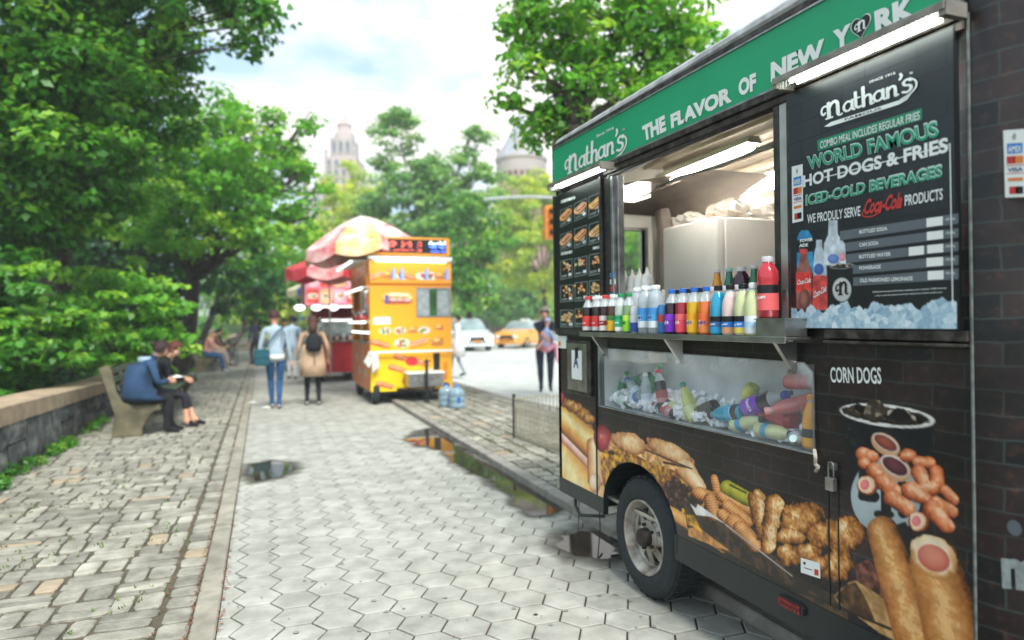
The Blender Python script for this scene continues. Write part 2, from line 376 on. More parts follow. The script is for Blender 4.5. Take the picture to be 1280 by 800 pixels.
# ---- puddles: a ragged water film whose damp edge thins out over the paving
def wetmat():
    m = bpy.data.materials.new('puddle_water'); m.use_nodes = True; nt = m.node_tree; b = nt.nodes['Principled BSDF']; L = nt.links.new
    a = N(nt, 'ShaderNodeAttribute', attribute_name='ink'); w_ = N(nt, 'ShaderNodeMapRange'); w_.inputs[1].default_value = .5; w_.inputs[2].default_value = .62; L(a.outputs['Fac'], w_.inputs[0])
    al = N(nt, 'ShaderNodeMapRange'); al.inputs[1].default_value = 0; al.inputs[2].default_value = .55; al.inputs[3].default_value = 0; al.inputs[4].default_value = .62; L(a.outputs['Fac'], al.inputs[0])
    mx = N(nt, 'ShaderNodeMath', operation='MAXIMUM'); L(al.outputs[0], mx.inputs[0]); L(w_.outputs[0], mx.inputs[1]); L(mx.outputs[0], b.inputs['Alpha'])
    ro = N(nt, 'ShaderNodeMapRange'); ro.inputs[3].default_value = .5; ro.inputs[4].default_value = .03; L(w_.outputs[0], ro.inputs[0]); L(ro.outputs[0], b.inputs['Roughness'])
    n = N(nt, 'ShaderNodeTexNoise'); n.inputs['Scale'].default_value = 4; g = N(nt, 'ShaderNodeNewGeometry'); L(g.outputs['Position'], n.inputs['Vector']); c = N(nt, 'ShaderNodeValToRGB'); c.color_ramp.elements[0].color = (*srgb('1f1b16'), 1); c.color_ramp.elements[1].color = (*srgb('453c30'), 1); L(n.outputs[0], c.inputs[0]); L(c.outputs[0], b.inputs['Base Color'])
    b.inputs['Specular IOR Level'].default_value = .5; b.inputs['IOR'].default_value = 1.33; MATS['puddle_water'] = m; return m
M_water = wetmat()
def puddle(pts, name, seed, amp=.07, fade=.09, z=.0055, step=.012, xmax=None):
    P = np.array([G(a, b, z) for a, b in pts]); x0, y0 = P.min(0)-.16; x1, y1 = P.max(0)+.16; xs = np.arange(x0, x1, step); ys = np.arange(y0, y1, step); X, Y = np.meshgrid(xs, ys)
    d = np.full(X.shape, 9.); ins = np.zeros(X.shape, bool); n = len(P)
    for i in range(n):
        a, b = P[i], P[(i+1) % n]; e = b-a; t = np.clip(((X-a[0])*e[0]+(Y-a[1])*e[1])/(e@e), 0, 1); d = np.minimum(d, np.hypot(X-a[0]-t*e[0], Y-a[1]-t*e[1])); ins ^= ((a[1] > Y) != (b[1] > Y)) & (X < (b[0]-a[0])*(Y-a[1])/(b[1]-a[1]+1e-12)+a[0])
    d = np.where(ins, -d, d)+amp*(fbm(X*7, Y*7, seed, 5)-.5)*2; ink = np.clip(.5-d/fade*.5, 0, 1)
    idx = np.arange(X.size).reshape(X.shape); q = np.stack([idx[:-1, :-1], idx[:-1, 1:], idx[1:, 1:], idx[1:, :-1]], -1).reshape(-1, 4); keep = ink.ravel()[q].max(1) > .01
    if xmax: keep &= (X.ravel()[q].max(1) < xmax+SH*Y.ravel()[q].max(1))
    q = q[keep]; me = bpy.data.meshes.new(name); me.vertices.add(X.size); me.vertices.foreach_set('co', np.stack([X.ravel(), Y.ravel(), np.full(X.size, z)], -1).astype(np.float32).ravel())
    me.loops.add(q.size); me.loops.foreach_set('vertex_index', q.astype(np.int32).ravel()); me.polygons.add(len(q)); me.polygons.foreach_set('loop_start', np.arange(0, q.size, 4, dtype=np.int32)); me.update(calc_edges=True)
    at = me.attributes.new('ink', 'FLOAT', 'POINT'); at.data.foreach_set('value', ink.astype(np.float32).ravel()); me.materials.append(M_water); o = bpy.data.objects.new(name, me); C.objects.link(o); o['kind'] = 'structure'; return o
puddle([(304, 592), (311, 580), (338, 576), (364, 578), (372, 586), (350, 597), (318, 602)], 'puddle', 3, amp=.06, fade=.12)
puddle([(507, 549), (518, 538), (538, 535), (560, 548), (600, 573), (640, 597), (676, 618), (700, 634), (688, 643), (668, 644), (650, 636), (638, 620), (610, 601), (572, 583), (552, 563), (528, 558)], 'gutter_puddle', 5, amp=.09, fade=.08, xmax=2.297)
puddle([(690, 680), (700, 668), (722, 660), (750, 664), (775, 676), (778, 694), (750, 700), (715, 696)], 'puddle', 9, amp=.10, fade=.16, xmax=2.297)
# ---- leaves and crumbs in the joints (uncountable)
M_lit = mat('litter_brown', '7d4f36', .9, var=.4, scale=30); M_lit2 = mat('moss', '5f7a2c', .95, col2='39501c', scale=20)
mb = MB()
for k in range(2100):
    s = r.random(); y = 3.2+r.random()**1.6*16
    if s < .42: x = -.378+r.gauss(0, .010); 
    elif s < .7: x = -.232+r.gauss(0, .012)
    elif s < .85: x = -.540+r.gauss(0, .010)
    else: x = r.uniform(-.2, 2.25)
    a = r.uniform(0, 6.3); q = r.uniform(.003, .011)*(1 if s < .85 else .8)
    z = .002 if s < .85 else .006; z = .004+r.random()*.006
    mb.add([(gx(x, y)+q*math.cos(a+t), y+q*math.sin(a+t)*.7, z+r.uniform(0, .004)) for t in (0, 1.7, 3.3, 4.6)], [(0, 1, 2, 3)])
tag(mb.build('leaf_litter', M_lit), kind='stuff')
mb = MB()
for k in range(150):
    y = 3.0+r.random()**1.5*14; x = r.uniform(-.15, 2.2); q = r.uniform(.006, .016); mb.add([(gx(x, y)+q*math.cos(a)*r.uniform(.8, 1.2), y+q*math.sin(a)*r.uniform(.8, 1.2), .0042) for a in [2*PI*j/9 for j in range(9)]], [tuple(range(9))])
tag(mb.build('gum_spots', mat('old_gum', '8c8b83', .8, var=.25, scale=40)), kind='stuff')
mb = MB()
for k in range(3000):
    y = 3.0+r.random()**1.4*22; i = r.randrange(10)
    x = -.545-i*cw+r.gauss(0, .012) if r.random() < .2 else r.uniform(-3.0, -.62)
    if fbm(x*1.6+40, y*1.6, 3) < .53-.10*max(0, (-x-1.6)): continue
    
    for q in range(3):
        a = r.uniform(0, 6.3); h = r.uniform(.008, .03); wv = .005; bx_, by_ = x+r.gauss(0, .01), y+r.gauss(0, .01)
        mb.add([(gx(bx_, by_)-wv*math.sin(a), by_+wv*math.cos(a), .0), (gx(bx_, by_)+wv*math.sin(a), by_-wv*math.cos(a), .0), (gx(bx_, by_)+math.cos(a)*h*.7, by_+math.sin(a)*h*.7, h)], [(0, 1, 2)])
tag(mb.build('moss_in_joints', M_lit2), kind='stuff')
mb = MB()
for k in range(3000):
    y = 5.0+r.random()**1.3*18; x = 2.44+r.random()*1.85
    if fbm(x*1.2+10, y*1.2, 9) < .52: continue
    for q in range(3):
        a = r.uniform(0, 6.3); h = r.uniform(.01, .035); wv = .006; bx_, by_ = x+r.gauss(0, .02), y+r.gauss(0, .02)
        mb.add([(gx(bx_, by_)-wv*math.sin(a), by_+wv*math.cos(a), .05), (gx(bx_, by_)+wv*math.sin(a), by_-wv*math.cos(a), .05), (gx(bx_, by_)+math.cos(a)*h*.7, by_+math.sin(a)*h*.7, .05+h)], [(0, 1, 2)])
tag(mb.build('grass_in_joints', M_lit2), kind='stuff')

# ---- low park wall: rough stone blocks under a sandstone coping
def wallX(y): return np.interp(y, [0, 8, 14, 28, 80], [-2.5, -2.45, -2.36, -2.02, -1.8])
def wallH(y): return float(np.interp(y, [0, 8.3, 13.6, 30, 80], [.80, .757, .62, .56, .56]))
wall = empty('park_wall', (0, 0, 0), label='low park wall of dark rough stones under a pale sandstone coping', cat='wall')
M_cop = mat('coping_sandstone', 'b39c80', .85, col2='94826b', scale=5, bump=.4, bscale=60, objvar=.07)
M_rub = mat('rough_stone', '77756f', .85, col2='3a3f41', scale=7, bump=1.0, bscale=22, objvar=.4)
M_mort = mat('wall_mortar', '5d5a50', .95, var=.3, scale=10, bump=.4)
y = 5.2; r = random.Random(21)
def cp(y): return .205 if y < 8 else float(np.interp(y, [8, 14, 30], [.205, .175, .165]))
while y < 75:
    l = r.uniform(1.1, 1.6)
    ya, yb = y+.004, y+l-.004; mb = MB()
    def P(dx, yy, dz): return (wallX(yy)+dx, yy, wallH(yy)+dz)
    ca, cb = cp(ya), cp(yb); q = .015
    ring = lambda yy, c: [P(.035, yy, -c), P(.035, yy, -q), P(.035-q, yy, 0), P(-.50+q, yy, 0), P(-.50, yy, -q), P(-.50, yy, -c)]
    mb.add(ring(ya, ca)+ring(yb, cb), [(k, (k+1) % 6, 6+(k+1) % 6, 6+k) for k in range(6)]+[(5, 4, 3, 2, 1, 0), (6, 7, 8, 9, 10, 11)])
    mb.build('coping_stone', M_cop, wall); y += l
mb = MB(); ys = np.arange(5, 76, 1.0)
vs = [(wallX(a)-.035, a, z) for a in ys for z in (-.35, wallH(a)-cp(a)+.01)]+[]
fs = [(2*i, 2*i+2, 2*i+3, 2*i+1) for i in range(len(ys)-1)]
mb.add(vs, fs); n0 = len(vs)
vs = [(wallX(a)-.46, a, z) for a in ys for z in (-.35, wallH(a)-cp(a)+.01)]; mb.add(vs, [(b, a_, c, d) for a_, b, c, d in [(f[0], f[1], f[3], f[2]) for f in fs]] if False else fs)
mb.build('wall_core', M_mort, wall)
cnt = 0; farw = MB(); frn = []
y = 6.0
def rub_stone(ya, yb, za, zb):
    n = 3; vs = []; 
    for i in range(n+1):
        for j in range(n+1):
            u, v = i/n, j/n; yy = ya+(yb-ya)*u; zz = za+(zb-za)*v; e = (0 < i < n) and (0 < j < n)
            corner = (i in (0, n)) and (j in (0, n))
            if corner: yy += (.012 if i == 0 else -.012); zz += (.012 if j == 0 else -.012)
            d = r.uniform(.012, .055) if e else r.uniform(.0, .01)
            vs.append((wallX(yy)-.01+d, yy+r.uniform(-.006, .006), zz+r.uniform(-.005, .005)))
    fs = [(i*(n+1)+j, (i+1)*(n+1)+j, (i+1)*(n+1)+j+1, i*(n+1)+j+1) for i in range(n) for j in range(n)]
    rim = [(0, j) for j in range(n)]+[(i, n) for i in range(n)]+[(n, j) for j in range(n, 0, -1)]+[(i, 0) for i in range(n, 0, -1)]
    rim = [a*(n+1)+b for a, b in rim]; o = len(vs)
    for q in rim: vs.append((wallX(vs[q][1])-.05, vs[q][1], vs[q][2]))
    k = len(rim); fs += [(rim[a], rim[(a+1) % k], o+(a+1) % k, o+a) for a in range(k)]
    return vs, fs
y = 5.6
while y < 60:
    l = r.uniform(.5, .8); top = wallH(y)-cp(y); 
    if r.random() < .35: rows = [(-.03, top-.005)]
    else:
        s_ = top*r.uniform(.4, .62); rows = [(-.03, s_-.006), (s_+.006, top-.005)]
    for za, zb in rows:
        segs = [(y, y+l)] if r.random() < .55 else [(y, y+l*r.uniform(.4, .6))]
        if len(segs) == 1 and segs[0][1] < y+l: segs.append((segs[0][1], y+l))
        for a, b in segs:
            vs, fs = rub_stone(a+.008, b-.008, za, min(zb, wallH((a+b)/2)-cp(b)-.004))
            if cnt < 120: MB().add(vs, fs).build('stone', M_rub, wall)
            else: farw.add(vs, fs); frn += [r.random()]*len(fs)
            cnt += 1
    y += l
o = farw.build('far_stones', M_rub, wall, rn=frn); o['kind'] = 'stuff'
# ================================================================ flat print painter (vinyl wraps, menu boards)
class Paint:
    def __init__(s, y0, y1, z0, z1, step, D=2.0, frame='photo'):
        s.ys = np.linspace(y0, y1, int(round((y1-y0)/step))+1); s.zs = np.linspace(z0, z1, int(round((z1-z0)/step))+1)
        s.Y, s.Z = np.meshgrid(s.ys, s.zs); s.D = D
        if frame == 'photo':
            X = D; c, sn = math.cos(RO), math.sin(RO)
            zz = X*math.sin(PS)+s.Y*math.cos(PS); a = (X*math.cos(PS)-s.Y*math.sin(PS))/zz; b = (s.Z-EYE)/zz
            s.x = 640+F*(a*c-b*sn); s.y = 401-F*(a*sn+b*c)
        else: s.x, s.y = frame(s.Y, s.Z)
        s.col = np.zeros(s.Y.shape+(3,)); s.al = np.zeros(s.Y.shape); s.soft = 1.0
        s.n1 = (fbm(s.Y*40, s.Z*40, 5)-.5)*1.15+.5; s.n2 = (fbm(s.Y*110+9, s.Z*110, 8)-.5)*1.3+.5; s.n3 = fbm(s.Y*14+3, s.Z*14, 2)
    def put(s, mask, col):
        col = np.asarray(col, float)
        if col.ndim == 1: col = np.broadcast_to(col, s.col.shape)
        m = np.clip(mask, 0, 1)[..., None]; s.col = s.col*(1-m)+col*m; s.al = np.maximum(s.al, m[..., 0])
    def ramp(s, t, stops):
        t = np.clip(t, 0, 1); xs = [a for a, _ in stops]; return np.stack([np.interp(t, xs, [hexc(c)[k] for _, c in stops]) for k in range(3)], -1)
    def sd_poly(s, pts):
        d = np.full(s.x.shape, 1e9); inside = np.zeros(s.x.shape, bool); n = len(pts)
        for i in range(n):
            ax, ay = pts[i]; bx_, by_ = pts[(i+1) % n]; ex, ey = bx_-ax, by_-ay; L2 = ex*ex+ey*ey+1e-9
            t = np.clip(((s.x-ax)*ex+(s.y-ay)*ey)/L2, 0, 1); d = np.minimum(d, np.hypot(s.x-ax-t*ex, s.y-ay-t*ey))
            c = ((ay > s.y) != (by_ > s.y)) & (s.x < (bx_-ax)*(s.y-ay)/(by_-ay+1e-12)+ax); inside ^= c
        return np.where(inside, -d, d)
    def poly(s, pts, col, rough=0, soft=None, nz=.25, col2=None):
        d = s.sd_poly(pts)+rough*(s.n1-.5)*2; so = soft or s.soft
        c = tex(s, col, col2, nz); s.put(.5-d/so, c); return d
    def ell(s, cx, cy, rx, ry, ang=0, stops=None, light=(-.4, -.5), rough=0, nz=.2, soft=None, spk=0):
        c, n = math.cos(math.radians(ang)), math.sin(math.radians(ang)); u = ((s.x-cx)*c+(s.y-cy)*n)/rx; v = (-(s.x-cx)*n+(s.y-cy)*c)/ry
        q = np.sqrt(u*u+v*v)+rough*(s.n1-.5); d = (q-1)*min(rx, ry)
        t = .5*q*q+.5*np.hypot(u-light[0], v-light[1])/1.5
        col = s.ramp(t+nz*(s.n1-.5)+spk*(s.n2-.5), stops); s.put(.5-d/(soft or s.soft), col)
    def cap(s, a, b, ra, rb, stops, rough=0, nz=.2, lt=-.25, spk=0, ridges=0, soft=None, endd=.5):
        ex, ey = b[0]-a[0], b[1]-a[1]; L2 = ex*ex+ey*ey; L_ = math.sqrt(L2); tt = ((s.x-a[0])*ex+(s.y-a[1])*ey)/L2; t = np.clip(tt, 0, 1)
        r = ra+(rb-ra)*t; cr = ((s.x-a[0])*-ey+(s.y-a[1])*ex)/L_/r
        d = np.hypot(s.x-a[0]-t*ex, s.y-a[1]-t*ey)-r+rough*r*(s.n1-.5)*2
        over = np.clip(np.abs(tt-.5)-.5, 0, None)*L_/r
        k = np.abs(cr-lt)/(1+abs(lt)); k = k**1.5+endd*over**2
        if ridges: k = k+.35*np.abs(np.sin(tt*L_/ridges*PI+cr*1.2))**2
        s.put(.5-d/(soft or s.soft), s.ramp(k+nz*(s.n1-.5)+spk*(s.n2-.5), stops))
    def build(s, name, m, parent, D=None, hole=None, uvw=False, flip=False):
        D = D or s.D; ny, nz = len(s.ys), len(s.zs); v = np.stack([np.full(s.Y.size, D), s.Y.ravel(), s.Z.ravel()], -1)
        idx = np.arange(s.Y.size).reshape(nz, ny); q = np.stack([idx[:-1, :-1], idx[1:, :-1], idx[1:, 1:], idx[:-1, 1:]], -1).reshape(-1, 4)
        if hole is not None:
            cy = (s.Y[:-1, :-1]+s.Y[1:, 1:]).ravel()/2; cz = (s.Z[:-1, :-1]+s.Z[1:, 1:]).ravel()/2; q = q[~hole(cy, cz)]
        return grid_mesh(name, v, q, np.concatenate([s.col.reshape(-1, 3), s.al.reshape(-1, 1)], -1), m, parent)
def grid_mesh(name, v, q, rgba, m, parent):
    me = bpy.data.meshes.new(name); me.vertices.add(len(v)); me.vertices.foreach_set('co', v.astype(np.float32).ravel())
    me.loops.add(q.size); me.loops.foreach_set('vertex_index', q.astype(np.int32).ravel()); me.polygons.add(len(q))
    me.polygons.foreach_set('loop_start', np.arange(0, q.size, 4, dtype=np.int32)); me.update(calc_edges=True)
    ca = me.color_attributes.new('print', 'FLOAT_COLOR', 'POINT'); rgb = rgba.copy(); c = np.clip(rgb[:, :3], 0, 1)
    rgb[:, :3] = np.where(c <= .04045, c/12.92, ((c+.055)/1.055)**2.4); ca.data.foreach_set('color', rgb.astype(np.float32).ravel())
    uv = me.attributes.new('uv_wall', 'FLOAT_VECTOR', 'POINT'); uv.data.foreach_set('vector', np.stack([v[:, 1], v[:, 2], v[:, 0]*0], -1).astype(np.float32).ravel())
    ik = me.attributes.new('ink', 'FLOAT', 'POINT'); ik.data.foreach_set('value', rgba[:, 3].astype(np.float32).ravel())
    me.materials.append(m); o = bpy.data.objects.new(name, me); C.objects.link(o); o.parent = parent; return o
def hexc(h): return np.array([int(h[i:i+2], 16)/255 for i in (0, 2, 4)])
def tex(s, col, col2, nz):
    c = hexc(col)
    if col2 is not None:
        c2 = hexc(col2); t = np.clip((s.n1-.5)*3+.5, 0, 1)[..., None]; return c*(1-t)+c2*t
    return c*(1+nz*(s.n1-.5)[..., None]*2)
# ================================================================ painted mural of the trailer's lower side
P = Paint(1.452, 4.448, .447, 1.448, .0042)
BUN = [(0, 'ffe9a8'), (.25, 'f3bd62'), (.55, 'd8893a'), (.8, 'a2562a'), (1, '5c2c18')]
BUN2 = [(0, 'ffe8bd'), (.3, 'f0bf86'), (.6, 'd79a62'), (.85, 'a8693f'), (1, '6b3d25')]
SAUS = [(0, 'ffd0b8'), (.2, 'd9776a'), (.5, 'b04a48'), (.8, '7c2a2e'), (1, '4a191c')]
FRY = [(0, 'f7c382'), (.35, 'e39d5a'), (.65, 'c4783a'), (1, '6a3618')]
CHK = [(0, 'ffdfae'), (.1, 'ecba7a'), (.3, 'd2924b'), (.55, 'aa6b2c'), (.8, '74441d'), (1, '33200f')]
DOG = [(0, 'e8b878'), (.12, 'd09556'), (.35, 'bd7d40'), (.65, '9a602e'), (.85, '6b401f'), (1, '3c2512')]
NUG = [(0, 'ffcaa0'), (.12, 'f2a070'), (.35, 'dc7e4a'), (.6, 'b85a32'), (.85, '7c381e'), (1, '46200f')]
def z4(ox, oy, k): return lambda *p: [(ox+a/k, oy+b/k) for a, b in p]
A = z4(690, 480, 4)
# hot dog
P.poly(A((0, 90), (60, 100), (200, 200), (245, 350), (240, 500), (200, 530), (0, 480)), 'b87a48', nz=.4)
P.cap(*A((50, 330), (170, 560)), 22, 26, BUN2, nz=.15); P.cap(*A((40, 250), (230, 470)), 9, 10, SAUS, nz=.15)
P.cap(*A((20, 370), (110, 520)), 24, 27, BUN, nz=.15)
P.cap(*A((10, 215), (215, 420)), 6, 7, [(0, 'ffe6d0'), (.5, 'e6a58c'), (1, 'a05a4a')]); P.cap(*A((30, 150), (225, 330)), 13, 16, BUN, nz=.15)
P.cap(*A((205, 300), (215, 480)), 8, 9, BUN2); P.ell(*A((215, 495))[0], 7, 12, 0, [(0, 'fff4e0'), (.6, 'e8c8a0'), (1, '9a6a48')])
P.ell(*A((255, 272))[0], 11.5, 18, -8, [(0, 'ffd9d0'), (.1, 'c65a58'), (.5, '963036'), (1, '4c161a')], light=(-.1, -.2))
for a, b, r_ in ((60, 90, 8), (95, 108, 9), (130, 125, 9), (160, 150, 9), (185, 175, 8)): P.ell(*A((a, b))[0], r_, r_*.8, 30, CHK, rough=.5, nz=.5)
P.ell(*A((40, 70))[0], 6, 9, 0, SAUS, nz=.4)
# burger
P.poly(A((250, 380), (262, 330), (320, 320), (420, 320), (520, 380), (640, 420), (740, 500), (760, 560), (760, 760), (640, 700), (560, 600), (500, 480), (420, 400), (330, 400), (290, 440), (262, 520), (248, 460)), 'e4a83c', rough=2.2, col2='7c4a20')
r5 = random.Random(5)
for k in range(46):
    t = r5.random(); x, y = (270+t*480, 345+ (t*220) + r5.uniform(-35, 85)+t*60)
    if y > 735: continue
    P.ell(*A((x, y))[0], r5.uniform(3, 9), r5.uniform(2, 5), r5.uniform(20, 70), r5.choice([[(0, '4a2c22'), (1, '160d0c')], [(0, '5a3326'), (1, '21130f')], [(0, 'ffd65a'), (.6, 'eda827'), (1, 'a8641a')], [(0, '8a4a3a'), (1, '3c1c16')]]), rough=.8, nz=.5)
for k in range(26):
    x, y = r5.uniform(570, 730), r5.uniform(490, 620); P.ell(*A((x, y))[0], r5.uniform(4, 10), r5.uniform(3, 6), r5.uniform(0, 90), [(0, '7a5648'), (.25, '3e2620'), (1, '120b0a')], rough=1, nz=.7)
P.poly(A((440, 330), (480, 292), (560, 290), (640, 330), (710, 400), (750, 480), (757, 540), (700, 500), (620, 440), (520, 390)), 'd9a46c', rough=1.2, nz=.5)
P.ell(*A((590, 340))[0], 34, 11, 28, BUN2, rough=.25, nz=.5, light=(0, -.6)); P.cap(*A((660, 420), (742, 520)), 12, 8, BUN2, nz=.45, lt=-.3, rough=.1)
P.poly(A((285, 300), (300, 258), (345, 238), (410, 244), (460, 285), (492, 338), (560, 382), (700, 430), (600, 425), (480, 390), (400, 345), (330, 318), (280, 335)), 'dca768', rough=1, nz=.5)
P.ell(*A((385, 295))[0], 24, 12, 22, BUN2, rough=.25, nz=.5, light=(0, -.6))
P.cap(*A((470, 330), (700, 425)), 1.2, .8, [(0, '5a3a22'), (1, '5a3a22')]); P.cap(*A((560, 392), (690, 420)), 1.5, .7, [(0, '2a1a12'), (1, '2a1a12')])
P.cap(*A((560, 620), (860, 810)), 7, 9, [(0, 'f0b86a'), (.6, 'c98a40'), (1, '7a4a20')], nz=.3, rough=.1)
# paper-lined tray with fries and chicken
B = z4(860, 560, 4)
P.poly(B((-20, 270), (60, 290), (200, 370), (360, 480), (560, 650), (700, 720), (800, 760), (800, 900), (500, 690), (0, 420)), '2a2420', rough=.8, col2='57432f')
P.poly(B((0, 400), (60, 400), (210, 515), (150, 500), (0, 440)), 'c98b4a', nz=.3)
P.poly(B((-10, 330), (30, 340), (80, 430), (60, 420), (0, 380)), 'd79a2c', rough=2, nz=.6)
for a, b, c, d, r1, r2 in ((130, 150, 150, 235, 5, 6), (55, 225, 150, 260, 8, 8), (110, 255, 130, 330, 8, 8), (170, 240, 330, 320, 8, 7), (200, 290, 300, 370, 8, 7), (170, 330, 240, 400, 7, 8), (230, 370, 330, 470, 11, 9), (260, 400, 340, 490, 9, 8)):
    P.cap(*B((a, b), (c, d)), r1, r2, FRY, ridges=3.4, nz=.3, spk=.2)
P.cap(*B((195, 195), (300, 255)), 9, 9, [(0, 'd2c84a'), (.4, 'a09a24'), (.8, '5f6a18'), (1, '2e3a10')], nz=.35); P.cap(*B((210, 185), (290, 225)), 1.2, 1, [(0, '3a4412'), (1, '3a4412')])
P.cap(*B((345, 250), (385, 420)), 11, 12, CHK, rough=.25, nz=.6, spk=.5); P.cap(*B((430, 280), (400, 490)), 12, 10, CHK, rough=.25, nz=.6, spk=.5, lt=-.4)
P.ell(*B((570, 360))[0], 28, 24, -10, CHK, rough=.35, nz=.7, spk=.5); P.cap(*B((480, 440), (560, 450)), 10, 8, CHK, rough=.3, nz=.6, spk=.5)
P.ell(*B((510, 535))[0], 18, 14, 10, CHK, rough=.35, nz=.7, spk=.5); P.ell(*B((610, 530))[0], 18, 14, 0, CHK, rough=.35, nz=.7, spk=.5)
P.ell(*B((725, 440))[0], 34, 20, 8, CHK, rough=.3, nz=.7, spk=.5, light=(-.2, -.6)); P.ell(*B((790, 430))[0], 24, 24, 8, CHK, rough=.3, nz=.7, spk=.5)
P.ell(*B((740, 590))[0], 22, 21, 0, CHK, rough=.3, nz=.7, spk=.5); P.ell(*B((650, 580))[0], 14, 10, 0, CHK, rough=.3, nz=.6, spk=.5)
P.poly(B((10, 278), (40, 300), (50, 280), (195, 385), (120, 345), (40, 335)), 'e9e6df', nz=.1)
P.cap(*B((190, 385), (520, 640)), 1.2, .8, [(0, 'b8b4aa'), (1, '807a70')])
# drinks cup
K = z4(1020, 480, 4)
P.poly(K((128, 140), (165, 560), (250, 700), (560, 760), (590, 200)), '14181b', nz=.3)
P.ell(*K((357, 158))[0], 61, 14.2, 7, [(0, 'fbfaf4'), (1, 'd8d6cd')], nz=.03); P.ell(*K((355, 158))[0], 54, 10.2, 7, [(0, '4a4038'), (1, '1b1815')], rough=.3, nz=.8)
for k in range(26):
    x = r5.uniform(170, 540); P.ell(*K((x, 130+ (x-170)*.13+r5.uniform(-14, 14)))[0], r5.uniform(3, 8), r5.uniform(2, 5), r5.uniform(-60, 60), r5.choice([[(0, '141210'), (1, '050505')], [(0, 'd8cfc0'), (1, '6a5f50')], [(0, '5a4a3c'), (1, '1d1814')]]), rough=.5, nz=.5)
P.poly(K((235, 150), (265, 75), (320, 80), (355, 145), (300, 165)), '3a322a', rough=2, col2='b9a888'); P.poly(K((355, 165), (405, 115), (440, 125), (475, 170), (420, 190)), '101212', rough=1.5, nz=.5)
P.ell(*K((350, 560))[0], 44, 48, 0, [(0, 'b9c4c4'), (1, '9aa8a9')], nz=.08)
P.cap(*K((250, 450), (235, 560)), 9, 6, [(0, '14181b'), (1, '14181b')]); P.cap(*K((235, 560), (290, 565)), 6, 7, [(0, '14181b'), (1, '14181b')]); P.cap(*K((350, 500), (350, 650)), 6.5, 6.5, [(0, '14181b'), (1, '14181b')]); P.cap(*K((305, 648), (375, 655)), 4, 4, [(0, '14181b'), (1, '14181b')]); P.cap(*K((430, 510), (440, 640)), 7, 8, [(0, '14181b'), (1, '14181b')])
for a, b in ((165, 215), (150, 255), (190, 290), (175, 280)): P.ell(*K((a, b))[0], 2.6, 3.4, 0, [(0, '1c2124'), (.75, '1c2124'), (1, '6a7374')])
for c_ in ((348, 303), (395, 420)):
    P.ell(*K(c_)[0], 20 if c_[0] < 360 else 22, 12.5 if c_[0] < 360 else 15, 32, [(0, 'f0cba8'), (1, 'c89468')]); cx, cy = c_
    P.ell(*K((cx, cy-10))[0], 18.5 if cx < 360 else 20, 8.6 if cx < 360 else 10.5, 32, [(0, 'f4eee2'), (1, 'd8c8b8')], nz=.05)
    P.ell(*K((cx, cy-9))[0], 16 if cx < 360 else 17.5, 7.2 if cx < 360 else 8.8, 32, [(0, 'b0604c') if cx < 360 else (0, '7a4048'), (1, '6e3028') if cx < 360 else (1, '40222a')], nz=.15)
for a, b, c, d, r1, r2 in ((232, 350, 285, 365, 9, 9), (240, 395, 245, 400, 8, 8), (285, 430, 310, 450, 9, 8), (330, 490, 400, 540, 10, 10), (380, 570, 460, 625, 11, 10), (455, 358, 468, 358, 9, 9), (510, 390, 570, 395, 7, 8), (515, 440, 535, 480, 9, 9), (600, 440, 610, 500, 9, 9), (550, 530, 600, 520, 9, 9),
    (470, 530, 545, 575, 10, 9), (640, 530, 690, 580, 8, 8), (600, 595, 680, 640, 9, 9), (575, 625, 660, 715, 11, 9)):
    P.cap(*K((a, b), (c, d)), r1*r5.uniform(.9, 1.15), r2*r5.uniform(.85, 1.1), NUG, nz=.5, spk=.3, rough=.14, lt=r5.uniform(-.5, -.1))
for a, b in ((258, 508), (515, 690)):
    P.ell(*K((a, b))[0], 13.5, 12.5, 20, NUG, nz=.3); P.ell(*K((a-6, b-4))[0], 10.5, 10.5, 0, [(0, 'fbe8cf'), (1, 'e6bd92')], rough=.4, nz=.3); P.ell(*K((a-14, b-5))[0], 5.6, 6.6, 0, [(0, 'f08f8c'), (1, 'd86a6c')], nz=.1)
# corn dogs in a paper tray
Q = z4(1020, 640, 5)
P.poly(Q((240, 330), (330, 290), (480, 470), (520, 600), (370, 520), (250, 430)), '3c2018', rough=3, col2='8a5648')
P.poly(Q((200, 440), (245, 425), (470, 570), (640, 790), (700, 900), (400, 760), (130, 560), (110, 520)), 'cda46c', nz=.3, col2='a67c48')
P.poly(Q((120, 530), (190, 450), (250, 440), (320, 560), (370, 680), (200, 620)), '6b4a2c', nz=.4, col2='3c2a1c')
P.cap(*Q((-400, 370), (630, 800)), 1.6, 1.6, [(0, '2a2520'), (1, '1a1816')], nz=.3)
P.poly(Q((370, 120), (560, 60), (620, 200), (640, 420), (560, 560)), '17191b')
P.cap(*Q((415, 125), (720, 1000)), 20, 34, DOG, nz=.35, spk=.3, lt=.1, rough=.02)
P.cap(*Q((740, 310), (960, 1100)), 31, 44, DOG, nz=.35, spk=.3, lt=.15, rough=.02)
P.ell(*Q((735, 285))[0], 33, 25, 38, [(0, 'f6e6cc'), (.55, 'f0d8b4'), (.8, 'd9a670'), (1, 'b8803c')], rough=.22, nz=.35); P.ell(*Q((735, 288))[0], 21.5, 15.5, 32, [(0, 'e89a7e'), (.5, 'da7f68'), (1, 'c05a4c')], nz=.15, rough=.06)
# dark film of road dirt low down and black door bands of the wrap
P.col *= (.86+.22*P.n3)[..., None]
# faded film toward the corner panels
GZ = [(3.817, 1.018), (3.817, 1.372), (2.10, 1.372), (2.063, 1.34), (2.063, 1.03)]
def lower_hole(y, z): return ((((y-3.40)/.405)**2+((z-.39)/.345)**2) < 1) | ((y > 2.066) & (y < 3.812) & (z > 1.022) & (z < 1.368))

